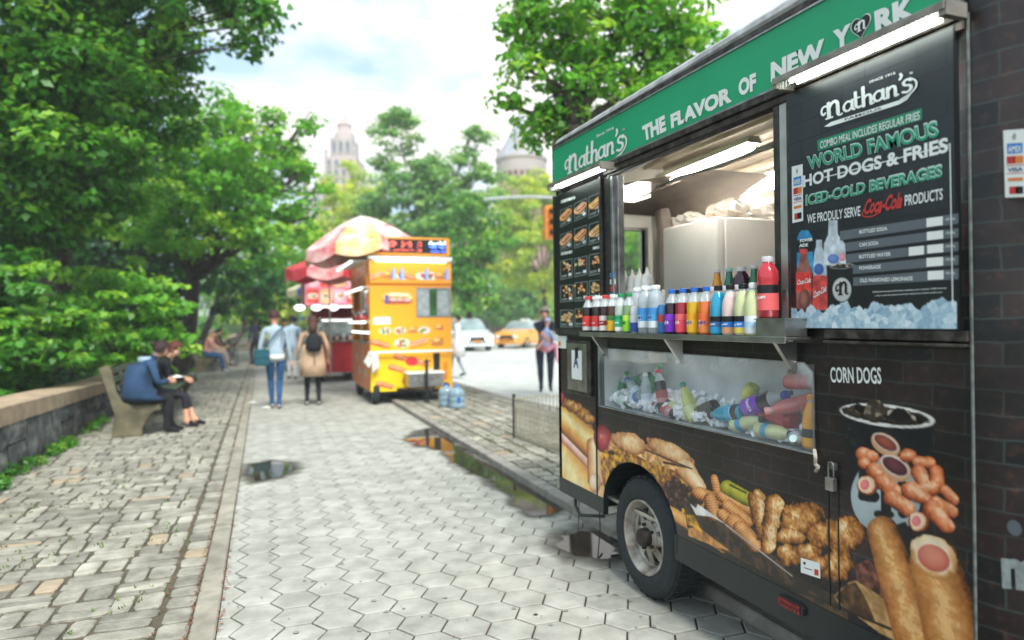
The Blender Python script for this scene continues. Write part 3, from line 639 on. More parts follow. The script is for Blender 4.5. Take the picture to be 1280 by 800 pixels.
# ================================================================ food trailer
TR = empty('food_trailer', (2.0, 2.95, 0), label='black brick-printed hot dog trailer with green banner and open serving window', cat='food trailer')
def tp(o): o.matrix_parent_inverse = Matrix.Translation((-2.0, -2.95, 0)); return o
def tb(mb, name, m, **k): return tp(mb.build(name, m, TR, **k))
M_wrap = attr_mat('printed_wrap', rough=.32, brick={}, spec=.4)
M_blk = mat('black_metal', '1a2224', .4, var=.3, scale=6, bump=.05); M_alu = mat('aluminium_trim', '9a9c9b', .38, metal=.85, var=.35, scale=14, bump=.15)
M_alud = mat('grimy_trim', '5c5650', .5, metal=.6, col2='2b2623', scale=22, bump=.2); M_steel = mat('stainless_steel', 'aaa9a4', .33, metal=.9, var=.3, scale=10, bump=.06)
M_frame = mat('dark_frame', '24282a', .4, metal=.3, col2='4a4440', scale=26, bump=.1)
M_wht = mat('white_panel', 'd9d7cf', .5, var=.08, scale=4); M_cream = mat('cream_ceiling', 'dcd2c2', .55, var=.15, scale=5)
M_rub_ = mat('tyre_rubber', '22282a', .8, var=.3, scale=20, bump=.3, bscale=60)
o = P.build('lower_side_panel', M_wrap, TR, hole=lower_hole); tp(o)
def wall_piece(name, y0, y1, z0, z1, x=2.0, th=.03, m=None):
    """wrapped wall piece with real thickness"""
    ys = [y0, y1]; v = np.array([(x, y0, z0), (x, y1, z0), (x, y1, z1), (x, y0, z1), (x+th, y0, z0), (x+th, y1, z0), (x+th, y1, z1), (x+th, y0, z1)], float)
    q = np.array([(0, 3, 2, 1), (4, 5, 6, 7), (0, 1, 5, 4), (3, 7, 6, 2), (0, 4, 7, 3), (1, 2, 6, 5)]); return tp(grid_mesh(name, v, q, np.zeros((8, 4)), m or M_wrap, TR))
wall_piece('wall_panel', 1.452, 2.175, 1.449, 2.488); wall_piece('wall_panel', 3.70, 4.448, 1.449, 2.488); wall_piece('wall_panel', 2.176, 3.699, 2.405, 2.488)
# inner skin of the lower wall (below the counter), with the display opening left free
for d in ((2.012, 2.03, 1.455, 2.06, .45, 1.448), (2.012, 2.03, 3.82, 4.445, .45, 1.448), (2.012, 2.03, 2.06, 3.82, 1.375, 1.448), (2.012, 2.03, 1.46, 2.98, .45, 1.015), (2.012, 2.03, 2.98, 3.82, .745, 1.015)):
    tb(MB().box(*d), 'inner_skin', M_blk)
# rear end with rounded corner, front wall with opening, far side, roof, floor
def wrap_strip(name, pts, z0, z1, m, n=1):
    v = []; u = []; s_ = 1.45
    for i, (x, y) in enumerate(pts):
        if i: s_ -= math.hypot(x-pts[i-1][0], y-pts[i-1][1])
        for z in (z0, z1): v.append((x, y, z)); u.append((s_, z, 0))
    q = [(2*i, 2*i+1, 2*i+3, 2*i+2) for i in range(len(pts)-1)]
    o = grid_mesh(name, np.array(v, float), np.array(q), np.zeros((len(v), 4)), m, TR); o.data.attributes['uv_wall'].data.foreach_set('vector', np.array(u, np.float32).ravel()); return tp(o)
RC = .24
corner = [(2.0+RC-RC*math.cos(t), 1.449-RC*math.sin(t)) for t in np.linspace(0, PI/2, 11)]
wrap_strip('rear_corner_panel', corner+[(4.2, 1.449-RC)], .45, 2.80, M_wrap)
tb(MB().box(4.18, 4.2, 1.21, 4.45, .45, 2.8), 'far_side_wall', M_wht)
WX0, WX1 = 2.33, 2.69
for d in ((2.04, WX0, 4.405, 4.448, .45, 2.76), (WX1, 4.18, 4.405, 4.448, .45, 2.76), (WX0, WX1, 4.405, 4.448, .45, 1.62), (WX0, WX1, 4.405, 4.448, 2.20, 2.76)): tb(MB().box(*d), 'front_wall', M_wht)
tb(MB().box(2.0, 2.04, 4.40, 4.455, .35, 2.76), 'corner_post', M_blk, bev=.006)
mb = MB(); prof = [(1.985, 2.758), (1.978, 2.775), (1.985, 2.80), (2.01, 2.822), (2.06, 2.835), (3.0, 2.86), (4.15, 2.83), (4.2, 2.80), (4.2, 2.758), (3.0, 2.745)]
ys = [1.21, 1.30, 4.40, 4.44, 4.455]; sc2 = [1, 1, 1, .996, .985]
n = len(prof); vs = []
for y, k in zip(ys, sc2): vs += [(3.1+(x-3.1)*k, y, 2.75+(z-2.75)*k-(0 if k == 1 else .012)) for x, z in prof]
mb.add(vs, [(i*n+k, i*n+(k+1) % n, (i+1)*n+(k+1) % n, (i+1)*n+k) for i in range(len(ys)-1) for k in range(n)]+[tuple(range(n)), tuple((len(ys)-1)*n+k for k in range(n-1, -1, -1))])
tb(mb, 'roof', mat('roof_skin', 'b4b4b2', .45, metal=.35, var=.35, scale=12, bump=.2), bev=.003)
tb(MB().box(2.03, 4.18, 1.25, 4.40, .44, .46), 'floor', M_steel)
# skirt and underframe
mb = MB(); mb.add([(1.998, 1.3, .302), (1.998, 1.3, .446), (1.998, 3.02, .446), (1.998, 3.02, .318), (2.03, 1.3, .302), (2.03, 1.3, .446), (2.03, 3.02, .446), (2.03, 3.02, .318)], [(0, 1, 2, 3), (7, 6, 5, 4), (0, 4, 5, 1), (3, 2, 6, 7), (1, 5, 6, 2), (0, 3, 7, 4)])
tb(mb, 'skirt', M_blk)
tb(MB().box(1.998, 2.03, 3.79, 4.452, .345, .446), 'skirt', M_blk)
tb(MB().box(2.04, 4.16, 4.40, 4.44, .345, .446), 'front_skirt', M_blk)
mb = MB(); mb.box(2.35, 2.45, 1.3, 4.4, .30, .44); mb.box(3.75, 3.85, 1.3, 4.4, .30, .44); mb.box(2.1, 4.1, 3.3, 3.38, .30, .38)
for y in (1.6, 2.3, 2.9, 4.2): mb.box(2.04, 4.15, y, y+.06, .36, .44)
tb(mb, 'chassis', M_blk)
mb = MB(); n = 18; vs = []
for k in range(n+1):
    t = PI*k/n; y, z = 3.40-.405*math.cos(t), .39+.345*math.sin(t); vs += [(2.001, y, z), (2.34, y, z)]
mb.add(vs, [(2*k, 2*k+1, 2*k+3, 2*k+2) for k in range(n)]); mb.box(2.34, 2.35, 2.99, 3.81, .39, .74); tb(mb, 'wheel_arch', M_blk)
for y0, y1 in ((3.0, 3.019), (3.791, 3.81)): tb(MB().box(1.996, 2.03, y0, y1, .35, .44), 'arch_lip', M_blk)
# reflector lamp in the skirt
mb = MB()
mb.prism([(2.27+.075*math.copysign(abs(math.cos(t))**.5, math.cos(t)), .385+.024*math.copysign(abs(math.sin(t))**.5, math.sin(t))) for t in np.linspace(0, 2*PI, 20, endpoint=False)], 1.985, 1.999, lambda a, b, h: (h, a, b)); 
def mv(mb, dy, dz): mb.v = [(x, y+dy, z+dz) for x, y, z in mb.v]; return mb
cy_, cz_ = TX(990, 742); rf = tb(mv(mb, cy_-2.27, cz_-.385-.045), 'side_reflector', M_blk)
mb = MB()
for i in range(8):
    for j in range(2): mb.box(1.980, 1.986, 2.213+i*.0145, 2.225+i*.0145, .368+j*.018, .383+j*.018)
tb(mv(mb, cy_-2.27, cz_-.385-.045), 'reflector_lens', mat('red_lens', '7a1c1c', .25, var=.3, scale=60, bump=.3))
# wheel
WC = (2.0, 3.35, .332)
WH = empty('wheel', WC); WH.parent = TR; WH.matrix_parent_inverse = Matrix.Translation((-2.0, -2.95, 0))
def lx(prof, seg=40, mi=0, mb=None):
    mb = mb or MB(); return mb.lathe(prof, seg, axis='x', mi=mi)
mb = lx([(.205, .02), (.215, .004), (.25, -.004), (.295, .004), (.318, .022), (.330, .045), (.332, .11), (.330, .175), (.318, .195), (.25, .215), (.205, .2)])
for k in range(60):     # tread lugs
    t = 2*PI*k/60; Mx = Matrix.Rotation(t, 4, 'X'); mb.box(.03+.005*(k % 2), .085, -.012, .012, .328, .336, M=Mx); mb.box(.13, .19-.005*(k % 2), -.012, .012, .328, .336, M=Mx)
mb.build('tyre', M_rub_, WH, smooth=False)
M_rim = mat('rim_paint', 'b3b1a7', .45, col2='6f6558', scale=12, bump=.2, metal=.2)
mb = lx([(.207, .03), (.207, .005), (.198, .003), (.192, .01), (.186, .03), (.176, .04), (.168, .055), (.165, .09), (.150, .095)]); mb.build('rim', M_rim, WH, smooth=True)
mb = MB()   # eight-spoke disc with openings
for k in range(8):
    t0 = 2*PI*k/8; 
    def pr(rr, a, x): return (x, rr*math.cos(a), rr*math.sin(a))
    w0, w1 = .20, .13
    vs = [pr(.168, t0-w1*1.25, .07), pr(.168, t0+w1*1.25, .07), pr(.085, t0+w0*1.55, .045), pr(.085, t0-w0*1.55, .045)]
    mb.add(vs+[(x+.006, y, z) for x, y, z in vs], [(0, 1, 2, 3), (7, 6, 5, 4), (0, 4, 5, 1), (1, 5, 6, 2), (2, 6, 7, 3), (3, 7, 4, 0)])
lx([(.168, .075), (.168, .060), (.158, .068), (.157, .08)], mb=mb); lx([(.092, .06), (.088, .042), (.06, .036), (.04, .036)], mb=mb); mb.build('spoke_disc', M_rim, WH)
mb = lx([(.052, .045), (.050, .0), (.042, -.012), (.03, -.016), (.0, -.017)], 20)
for k in range(5):
    t = 2*PI*k/5; mb.lathe([(.010, .04), (.010, .02), (.006, .016), (0, .016)], 6, axis='x', c=(0, .068*math.cos(t), .068*math.sin(t)))
mb.build('hub', mat('rusty_hub', '3a302a', .7, col2='191513', scale=30, bump=.3), WH)
lx([(.16, .12), (.16, .1), (0, .1)], 24).build('brake_drum', M_blk, WH)
mb = lx([(.205, .02), (.33, .045), (.33, .175), (.205, .2)], 24); mb.v = [(x+1.85, y, z) for x, y, z in mb.v]; mb.build('far_tyre', M_rub_, WH)
# front stabiliser, cables and step under the front edge
mb = MB(); mb.tube([(2.3, 4.1, .42), (2.3, 4.1, .12), (2.3, 4.1, .08)], [.028, .028, .022], 10); mb.box(2.24, 2.36, 4.04, 4.16, .062, .078); tb(mb, 'stabiliser_leg', M_blk)
mb = MB(); mb.tube([(2.05, 3.95, .36), (2.06, 3.96, .2), (2.05, 3.98, .012), (2.12, 4.05, .01)], .004, 6); mb.tube([(2.03, 4.2, .36), (2.03, 4.22, .15), (2.02, 4.2, .012)], .003, 6); mb.tube([(2.1, 4.4, .33), (2.0, 4.2, .30), (1.96, 4.05, .28), (2.06, 3.9, .3)], .012, 6); tb(mb, 'drain_pipe', M_blk)
# ---------------------------------------------------------------- banner, lettering
M_green = mat('banner_green', '06a06c', .45, var=.05, scale=3); M_letter = mat('white_print', 'e8ece6', .5, var=.03, scale=5)
M_ink = mat('black_print', '14181a', .45, var=.1, scale=5); M_teal = mat('teal_print', '1f9a74', .5, var=.04, scale=5); M_redp = mat('red_print', 'c83a34', .5, var=.05, scale=5)
M_greyp = mat('grey_print', '5e686c', .5, var=.05, scale=5); M_greenp = mat('green_strip_print', '1a8a63', .5, var=.05, scale=5)
BX = 1.978
mb = MB(); mb.add([(BX, 1.46, 2.470), (BX, 1.46, 2.712), (BX, 4.442, 2.752), (BX, 4.442, 2.500), (2.03, 1.46, 2.470), (2.03, 1.46, 2.712), (2.03, 4.442, 2.752), (2.03, 4.442, 2.500)], [(0, 1, 2, 3), (7, 6, 5, 4), (0, 4, 5, 1), (3, 2, 6, 7), (1, 5, 6, 2), (0, 3, 7, 4)])
tb(mb, 'banner', M_green)
mb = MB()
def strip(mb, x0, x1, a, b, h, mi=0):      # strip between wall points a=(y,z), b=(y,z), height h
    mb.add([(x0, a[0], a[1]), (x0, a[0], a[1]+h), (x0, b[0], b[1]+h), (x0, b[0], b[1]), (x1, a[0], a[1]), (x1, a[0], a[1]+h), (x1, b[0], b[1]+h), (x1, b[0], b[1])], [(0, 1, 2, 3), (7, 6, 5, 4), (0, 4, 5, 1), (3, 2, 6, 7), (1, 5, 6, 2), (0, 3, 7, 4)], mi)
strip(mb, BX-.006, BX+.01, (1.455, 2.463), (4.447, 2.494), .009); strip(mb, BX-.006, BX+.01, (1.455, 2.709), (4.447, 2.748), .009)
strip(mb, BX-.006, BX+.01, (1.447, 2.463), (1.457, 2.463), .25); strip(mb, BX-.006, BX+.01, (4.439, 2.497), (4.447, 2.497), .255)
tb(mb, 'banner_edging', M_alu)
mb = MB(); strip(mb, 1.972, 2.03, (1.45, 2.432), (4.45, 2.468), .030); strip(mb, 1.985, 2.03, (1.45, 2.402), (3.72, 2.425), .028); tb(mb, 'window_lintel', M_alud, bev=.003)
mb = MB(); strip(mb, 1.972, 2.03, (1.447, 2.722), (4.448, 2.757), .022); tb(mb, 'roof_gutter', M_alud)
def wpt(p, D): return Vector(TX(p[0], p[1], D))
def affine(bl, br, tl, D):
    a, b, c = wpt(bl, D), wpt(br, D), wpt(tl, D); w_ = (b-a).length; h_ = (c-a).length; ux = (b-a)/w_; uy = (c-a)/h_
    return (lambda u, v: (D, a.x+ux.x*u+uy.x*v, a.y+ux.y*u+uy.y*v)), w_, h_
def wtext(mb, s, bl, br, tl, D, off=.0, mi=0, shear=0, space=1):
    fn, w_, h_ = affine(bl, br, tl, D); fit_text(mb, s, fn, w_, h_, off, mi, space=space, shear=shear)
BL = BX-.003
mb = MB(); wtext(mb, 'THE', (804.5, 177), (833, 163.5), (802.5, 158), BL, .055); tb(mb, 'banner_word', M_letter)
mb = MB(); wtext(mb, 'FLAVOR', (839, 161), (915, 127), (838, 143), BL, .055); tb(mb, 'banner_word', M_letter)
mb = MB(); wtext(mb, 'OF', (923.5, 121), (945.5, 112.5), (922.8, 99.5), BL, .055); tb(mb, 'banner_word', M_letter)
mb = MB(); wtext(mb, 'NEW', (963.6, 103), (1030.5, 74.5), (963.4, 78.6), BL, .055); tb(mb, 'banner_word', M_letter)
mb = MB(); wtext(mb, 'Y', (1041.6, 66), (1064, 56.5), (1041, 39), BL, .055); tb(mb, 'banner_word', M_letter)
mb = MB(); wtext(mb, 'RK', (1094.4, 43.5), (1147, 21.5), (1092.6, 14.5), BL, .055); tb(mb, 'banner_word', M_letter)
# ornate lower-case-n logotype, drawn as pen strokes
def stroke(mb, pts, wd, fn, mi=0, lift=0):
    """flat pen stroke through 2-D points with width wd (number or list)"""
    n = len(pts); wd = wd if isinstance(wd, (list, tuple)) else [wd]*n; Lf, Rt = [], []
    for i in range(n):
        a = Vector(pts[max(i-1, 0)]); b = Vector(pts[min(i+1, n-1)]); d = (b-a).normalized(); nn = Vector((-d.y, d.x)); p = Vector(pts[i]); Lf.append(p+nn*wd[i]/2); Rt.append(p-nn*wd[i]/2)
    def f3(q): x = fn(q.x, q.y); return (x[0]-lift, x[1], x[2])
    vs = [f3(q) for q in Lf]+[f3(q) for q in Rt]; mb.add(vs, [(i, i+1, n+i+1, n+i) for i in range(n-1)], mi)
    for e in (0, n-1):
        c = Vector(pts[e]); k = 8; ring = [f3(c+Vector((math.cos(2*PI*j/k), math.sin(2*PI*j/k)))*wd[e]/2) for j in range(k)]
        mb.add([(x-.00004, y, z) for x, y, z in ring], [tuple(range(k))], mi)
def spl(pts, n=5):
    P = [Vector(p) for p in pts]; P = [P[0]*2-P[1]]+P+[P[-1]*2-P[-2]]; out = []
    for i in range(1, len(P)-2):
        for q in range(n):
            t = q/n; p0, p1, p2, p3 = P[i-1:i+3]; out.append(tuple(.5*((2*p1)+(-p0+p2)*t+(2*p0-5*p1+4*p2-p3)*t*t+(-p0+3*p1-3*p2+p3)*t**3)))
    out.append(tuple(P[-2])); return out
def logo_n(mb, fn, mi=0, lift=0):       # unit box 0..1 wide, 0..1 high
    e = [0]
    def S(p, w_, s=True): e[0] += 1; stroke(mb, spl(p) if s else p, w_, fn, mi, lift+e[0]*.00008)
    S([(.20, .42), (.12, .34), (.05, .40), (.02, .58), (.10, .78), (.26, .80), (.36, .66)], .11)
    S([(.38, .92), (.38, .10)], .19, False); S([(.24, .06), (.54, .06)], .10, False)
    S([(.40, .62), (.52, .84), (.68, .92), (.80, .80), (.82, .60)], .17); S([(.82, .62), (.82, .16)], .18, False); S([(.80, .12), (.90, .04), (1.0, .08)], .10)
def logotype(mb, fn, mi=0, swash=True):
    """the whole word on a unit-height line about 3.1 wide"""
    logo_n(mb, lambda a, b: fn(a*.88, b*1.0), mi)
    e = [20]
    def S(p, w_, s=True): e[0] += 1; stroke(mb, spl(p) if s else p, w_, fn, mi, e[0]*.00006)
    def a_(x):
        S([(x+.34, .56), (x+.20, .64), (x+.06, .50), (x+.04, .28), (x+.14, .12), (x+.28, .16), (x+.36, .30)], .11); S([(x+.37, .64), (x+.37, .18), (x+.44, .10)], .13, False)
    def h_(x): S([(x, 1.12), (x, .08)], .14, False); S([(x, .46), (x+.12, .62), (x+.24, .60), (x+.28, .42), (x+.28, .10), (x+.36, .10)], .12)
    a_(.94); S([(1.46, 1.0), (1.46, .22), (1.56, .10), (1.64, .14)], .13, False); S([(1.34, .66), (1.62, .66)], .08, False); h_(1.76); a_(2.12)
    S([(2.66, .62), (2.66, .10)], .13, False); S([(2.66, .44), (2.78, .62), (2.90, .58), (2.93, .40), (2.93, .10), (3.0, .10)], .12)
    S([(3.13, 1.12), (3.16, .98), (3.10, .84)], .10)
    S([(3.46, .62), (3.34, .72), (3.22, .62), (3.26, .46), (3.42, .38), (3.46, .22), (3.34, .08), (3.18, .14)], .11); S([(3.48, .98), (3.50, .96)], .11, False)
    S([(3.44, .74), (3.62, .50), (3.62, .20), (3.44, -.04), (3.10, -.20)], [.05, .06, .07, .08, .10, .12]*0+[.07]*26)
    if swash:
        n0 = len(mb.v); pts = [(.10, -.34), (.42, -.20), (3.2, -.20), (3.46, -.06), (3.30, -.30), (3.02, -.42), (.34, -.44)]
        mb.add([fn(*p) for p in pts], [tuple(range(len(pts)))], mi)
def put_logo(name, bl, br, tl, D, m, swash=True, small=None, sub=None):
    fn, w_, h_ = affine(bl, br, tl, D); k = w_/3.6; kh = h_/1.0; mb = MB(); logotype(mb, lambda a, b: fn(a*k, b*kh), 0, swash)
    f = lambda a, b: fn(a*k, b*kh)
    if small: fit_text(mb, small, lambda a, b: f(2.0+a, 1.22+b), .95, .14, .02)
    o = tb(mb, name, m)
    if sub: mb = MB(); fit_text(mb, sub, lambda a, b: (lambda q: (q[0]-.002, q[1], q[2]))(f(1.0+a, -.385+b)), 1.4, .13, .01); tb(mb, 'logo_small_lettering', M_ink)
    return o
put_logo('banner_logo', (706, 220), (782, 187), (706.5, 197), BL, M_letter, small='Since 1916')
# heart with the initial
hc = TX(1076, 34, BL); mb = MB(); hp = []
for k in range(32):
    t = 2*PI*k/32; x = 16*math.sin(t)**3; y = 13*math.cos(t)-5*math.cos(2*t)-2*math.cos(3*t)-math.cos(4*t); hp.append((x, y))
def heart(s, X): return [(X, hc[0]-x/17*s*1.05, hc[1]+y/17*s*1.1+.004) for x, y in hp]
mb.add(heart(.044, BL-.0002), [tuple(range(32))], 0); mb.add(heart(.040, BL-.0012), [tuple(range(32))], 1)
logo_n(mb, lambda a, b: (BL-.0024, hc[0]+.024-a*.048, hc[1]-.014+b*.036), 0); o = mb.build('banner_heart', [M_letter, M_ink], TR); tp(o)

# ---------------------------------------------------------------- tube lights outside
M_tube = mat('lit_tube', 'ffffff', .3, var=0, emit=5, ecol='f4fff8'); M_hous = mat('lamp_housing', '8f8a80', .45, metal=.5, var=.3, scale=14)
def outside_lamp(a, b, name='board_lamp', dz=0):
    o = empty(name, (1.93, (a[0]+b[0])/2, (a[1]+b[1])/2), parent=TR); o.matrix_parent_inverse = Matrix.Translation((-2.0, -2.95, 0)); MI = Matrix.Translation((-1.93, -(a[0]+b[0])/2, -(a[1]+b[1])/2))
    mb = MB(); strip(mb, 1.885, 1.972, a, b, .014); strip(mb, 1.880, 1.886, (a[0], a[1]-.012), (b[0], b[1]-.012), .026)
    q = mb.build('housing', M_hous, o, bev=.002); q.matrix_parent_inverse = MI
    mb = MB(); e = .06; q = MB().tube([(1.915, a[0]+e, a[1]-.010), (1.915, b[0]-e, b[1]-.010)], .0085, 12).build('tube', M_tube, o, smooth=True); q.matrix_parent_inverse = MI; q = MB().tube([(1.95, a[0]+e, a[1]-.012), (1.95, b[0]-e, b[1]-.012)], .006, 12).build('tube', M_tube, o, smooth=True); q.matrix_parent_inverse = MI
    mb = MB(); n = int((b[0]-a[0])/.018)
    for i in range(n): mb.box(1.899, 1.901, a[0]+e+i*.0165, a[0]+e+.003+i*.0165, a[1]-.026, a[1]-.001)
    q = mb.build('lens_fins', mat('clear_fins', 'dfe8e4', .3, var=0), o); q.matrix_parent_inverse = MI
    for e_ in ((a[0]-.004, a[0]+.02, a[1]), (b[0]-.02, b[0]+.004, b[1])):
        q = MB().box(1.885, 1.972, e_[0], e_[1], e_[2]-.028, e_[2]+.016).build('end_cap', M_hous, o); q.matrix_parent_inverse = MI
outside_lamp((1.43, 2.452), (2.14, 2.458)); outside_lamp((3.56, 2.455), (4.33, 2.465))

# ---------------------------------------------------------------- big drinks board
mb = MB(); BD = 1.982
tb(MB().box(BD+.002, 2.0, 1.475, 2.165, 1.505, 2.425), 'menu_board', None or M_ink)
# painted black brick face
def black_brick():
    m = bpy.data.materials.new('painted_brick_print'); m.use_nodes = True; nt = m.node_tree; b = nt.nodes['Principled BSDF']; L = nt.links.new
    a = N(nt, 'ShaderNodeAttribute', attribute_name='print'); c = brick_nodes(nt, '262d31', '1c2327', '0c0f11', '343c40', bw=.2, bh=.072, wearamt=.35)
    mxx = N(nt, 'ShaderNodeMix', data_type='RGBA'); L(N(nt, 'ShaderNodeAttribute', attribute_name='ink').outputs['Fac'], mxx.inputs[0]); L(c, mxx.inputs[6]); L(a.outputs['Color'], mxx.inputs[7]); L(mxx.outputs[2], b.inputs['Base Color']); b.inputs['Roughness'].default_value = .38; return m
BP = Paint(1.478, 2.163, 1.508, 2.422, .0032, D=BD)
BP.al[:] = 0
Z4 = z4(960, 200, 10/3)
fade = np.clip((2.02-BP.Z)/.25, 0, 1); BP.col[:] = hexc('0b0e10'); BP.al = fade*.92
Zp = Z4
BP.poly(Zp((0, 1), (1, 1)), '000000') if False else None
# pictured bottles, can and cup
BP.poly(Zp((120, 330), (128, 305), (140, 292), (168, 292), (185, 320), (190, 470), (120, 480)), '2f8fc0', nz=.2); BP.poly(Zp((118, 335), (190, 330), (190, 380), (120, 385)), '0d1216')
BP.poly(Zp((118, 620), (116, 470), (132, 420), (138, 372), (162, 372), (168, 420), (182, 460), (180, 625)), '8f5a50', nz=.3); BP.poly(Zp((116, 470), (182, 465), (182, 545), (116, 550)), 'd33f38'); BP.poly(Zp((130, 370), (165, 370), (163, 392), (133, 392)), 'd94a40'); BP.ell(*Zp((152, 585))[0], 7, 14, 0, [(0, 'b87a6c'), (1, '4a2422')])
BP.poly(Zp((190, 625), (188, 440), (192, 385), (200, 360), (200, 332), (226, 332), (226, 360), (240, 400), (246, 470), (240, 625)), 'b9c8d2', nz=.2); BP.ell(*Zp((212, 455))[0], 6, 7, 0, [(0, '4a78c0'), (1, '2c4f94')]); 
BP.poly(Zp((183, 625), (186, 490), (196, 480), (238, 480), (248, 492), (248, 625)), 'cc4a44', nz=.3)
BP.poly(Zp((232, 440), (232, 350), (250, 310), (252, 250), (290, 250), (292, 310), (322, 350), (326, 440), (300, 440)), 'c9d4da', nz=.25); BP.ell(*Zp((272, 412))[0], 7, 6, 0, [(0, '7a9ad0'), (1, '4a6cb0')]); BP.ell(*Zp((310, 405))[0], 4, 5, 0, [(0, 'e8b0b8'), (1, 'd07a88')])
BP.poly(Zp((258, 450), (360, 440), (350, 625), (268, 630)), '101416'); BP.ell(*Zp((309, 442))[0], 15.5, 3.4, -4, [(0, 'e8eae6'), (1, 'c8ccc8')]); BP.ell(*Zp((309, 443))[0], 13.5, 2.4, -4, [(0, '4a3a2c'), (1, '241c18')])
r6 = random.Random(3)
for k in range(9): BP.ell(*Zp((r6.uniform(275, 345), r6.uniform(430, 444)))[0], r6.uniform(1.2, 2.8), r6.uniform(1, 2), r6.uniform(0, 90), r6.choice([[(0, '3a2c22'), (1, '1a1410')], [(0, 'd8d0c0'), (1, '8a8070')]]))
BP.ell(*Zp((308, 540))[0], 11.8, 15, 0, [(0, 'd4d8d4'), (1, 'b8beba')], nz=.03)
# ice along the foot
top = 1.592+.028*(fbm(BP.Y*22, BP.Y*0+1, 3)-.5)*2+.02*(vnoise(BP.Y*55, BP.Y*0, 7)-.5)
def cellid(x, y, s, seed):
    i = np.floor(x*s).astype(int); j = np.floor(y*s).astype(int); best = np.full(x.shape, 9e9); val = np.zeros(x.shape); b2 = np.full(x.shape, 9e9)
    for di in (-1, 0, 1):
        for dj in (-1, 0, 1):
            jx = vnoise((i+di)*1.0, (j+dj)*1.0, seed); jy = vnoise((i+di)*1.0, (j+dj)*1.0, seed+1); v = vnoise((i+di)*1.0, (j+dj)*1.0, seed+2)
            d = np.hypot(x*s-(i+di+jx), y*s-(j+dj+jy)); m_ = d < best; b2 = np.where(m_, best, np.minimum(b2, d)); val = np.where(m_, v, val); best = np.where(m_, d, best)
    return val, b2-best
v_, e_ = cellid(BP.Y, BP.Z, 42, 5); ic = BP.ramp(.15+.6*v_-.25*np.clip(.12-e_, 0, 1)/.12+.3*(BP.n2-.5), [(0, '7fa3b8'), (.35, 'a9c6d3'), (.7, 'd3e4ea'), (1, 'f2f8f9')])
BP.put((top-BP.Z)/.003, ic)
M_bb = black_brick(); MATS['bb'] = M_bb; tp(BP.build('board_print', M_bb, TR))
BT = BD-.002
mb = MB()
def quadpx(mb, pts, D, mi=0): mb.add([(D, *TX(*p, D)) for p in pts], [tuple(range(len(pts)))], mi)
quadpx(mb, [(1021.5, 175.5), (1152.5, 135), (1152.5, 149.5), (1022.5, 189)], BT+.0008); tb(mb, 'green_strip', M_greenp)
mb = MB()
for i in range(5):
    la = [(1050, 289, 300.5), (1057, 303.5, 314.5), (1058, 318, 329), (1066, 332, 342.5), (1066.5, 347, 357.5)][i]; ra = [(266.6, 279.5), (285, 296.5), (302, 313.5), (319, 331), (335.6, 349)][i]
    quadpx(mb, [(la[0], la[1]), (1198, ra[0]), (1198, ra[1]), (la[0], la[2])], BT+.0008)
tb(mb, 'price_row', M_greyp)
mb = MB()
for x0, x1, y0, y1, sl in ((1158, 1178.5, 273, 284, -.13), (1158.5, 1179, 290, 300.5, -.11), (1136, 1155, 309, 320, -.1), (1159, 1179, 306.5, 317, -.09), (1158, 1179, 322.5, 333.5, -.07), (1159.5, 1179.5, 339, 350, -.05)):
    w_ = x1-x0; quadpx(mb, [(x0, y0), (x1, y0+sl*w_), (x1, y1+sl*w_), (x0, y1)], BT-.0006)
tb(mb, 'price_patch', M_letter)
mat('board_white', 'e6ece8', .5, var=0)
mb = MB(); wtext(mb, 'COMBO MEAL INCLUDES REGULAR FRIES', (1025, 186), (1149.5, 149.2), (1025, 177), BT-.0008, .01); tb(mb, 'board_line', MATS['board_white'])
mb = MB(); wtext(mb, 'HOT DOGS & FRIES', (1004, 234.5), (1185.5, 190), (1003.7, 219.5), BT-.0008, .035); tb(mb, 'board_line', MATS['board_white'])
mb = MB(); wtext(mb, 'WE PRODULY SERVE', (1009, 279.5), (1075.5, 269.8), (1009, 268), BT-.0008, .015); tb(mb, 'board_line', MATS['board_white'])
mb = MB(); wtext(mb, 'PRODUCTS', (1131, 257.6), (1178.4, 249.5), (1131, 244), BT-.0008, .015); tb(mb, 'board_line', MATS['board_white'])
for s, x, y, w_, sl in (('BOTTLED SODA', 1074, 292.3, 35, -.13), ('CAN SODA', 1074, 308.5, 24, -.11), ('BOTTLED WATER', 1074, 323.3, 39.5, -.09), ('POWERADE', 1074, 337.5, 27, -.07), ('OLD FASHIONED LEMONADE', 1075, 353, 66, -.04)):
    mb = MB(); wtext(mb, s, (x, y), (x+w_, y+sl*w_), (x, y-4.6), BT-.0008, .02); tb(mb, 'price_lettering', MATS['board_white'])
mb = MB(); wtext(mb, 'Additional nutrition information available upon request. 2,000 calories', (1090.5, 366.5), (1183, 361.5), (1090.5, 364), BT-.0008, .005); tb(mb, 'board_line', MATS['board_white'])
mb = MB(); wtext(mb, 'a day is used for general nutrition advice, but calorie needs vary.', (1094, 371), (1178, 366.5), (1094, 368.6), BT-.0008, .005); tb(mb, 'board_line', MATS['board_white'])
for i, y in enumerate((276, 293, 309.5, 326, 343)): mb = MB(); wtext(mb, '170 CAL', (1182, y), (1194, y-1.3+.2*i), (1182, y-3), BT-.0008, .01); tb(mb, 'calorie_lettering', MATS['board_white'])
mb = MB(); quadpx(mb, [(1186.6, 179), (1188, 178.8), (1191.6, 383), (1190.2, 383)], BT-.0002); tb(mb, 'frame_line', MATS['board_white'])
mb = MB(); quadpx(mb, [(1030, 221.2), (1186, 180.6), (1186, 182), (1030, 222.4)], BT-.0004); tb(mb, 'frame_line', MATS['board_white'])
mb = MB(); wtext(mb, 'POWER', (1000, 303), (1016, 301), (1000, 299), BT-.0008, .04); tb(mb, 'board_line', MATS['board_white'])
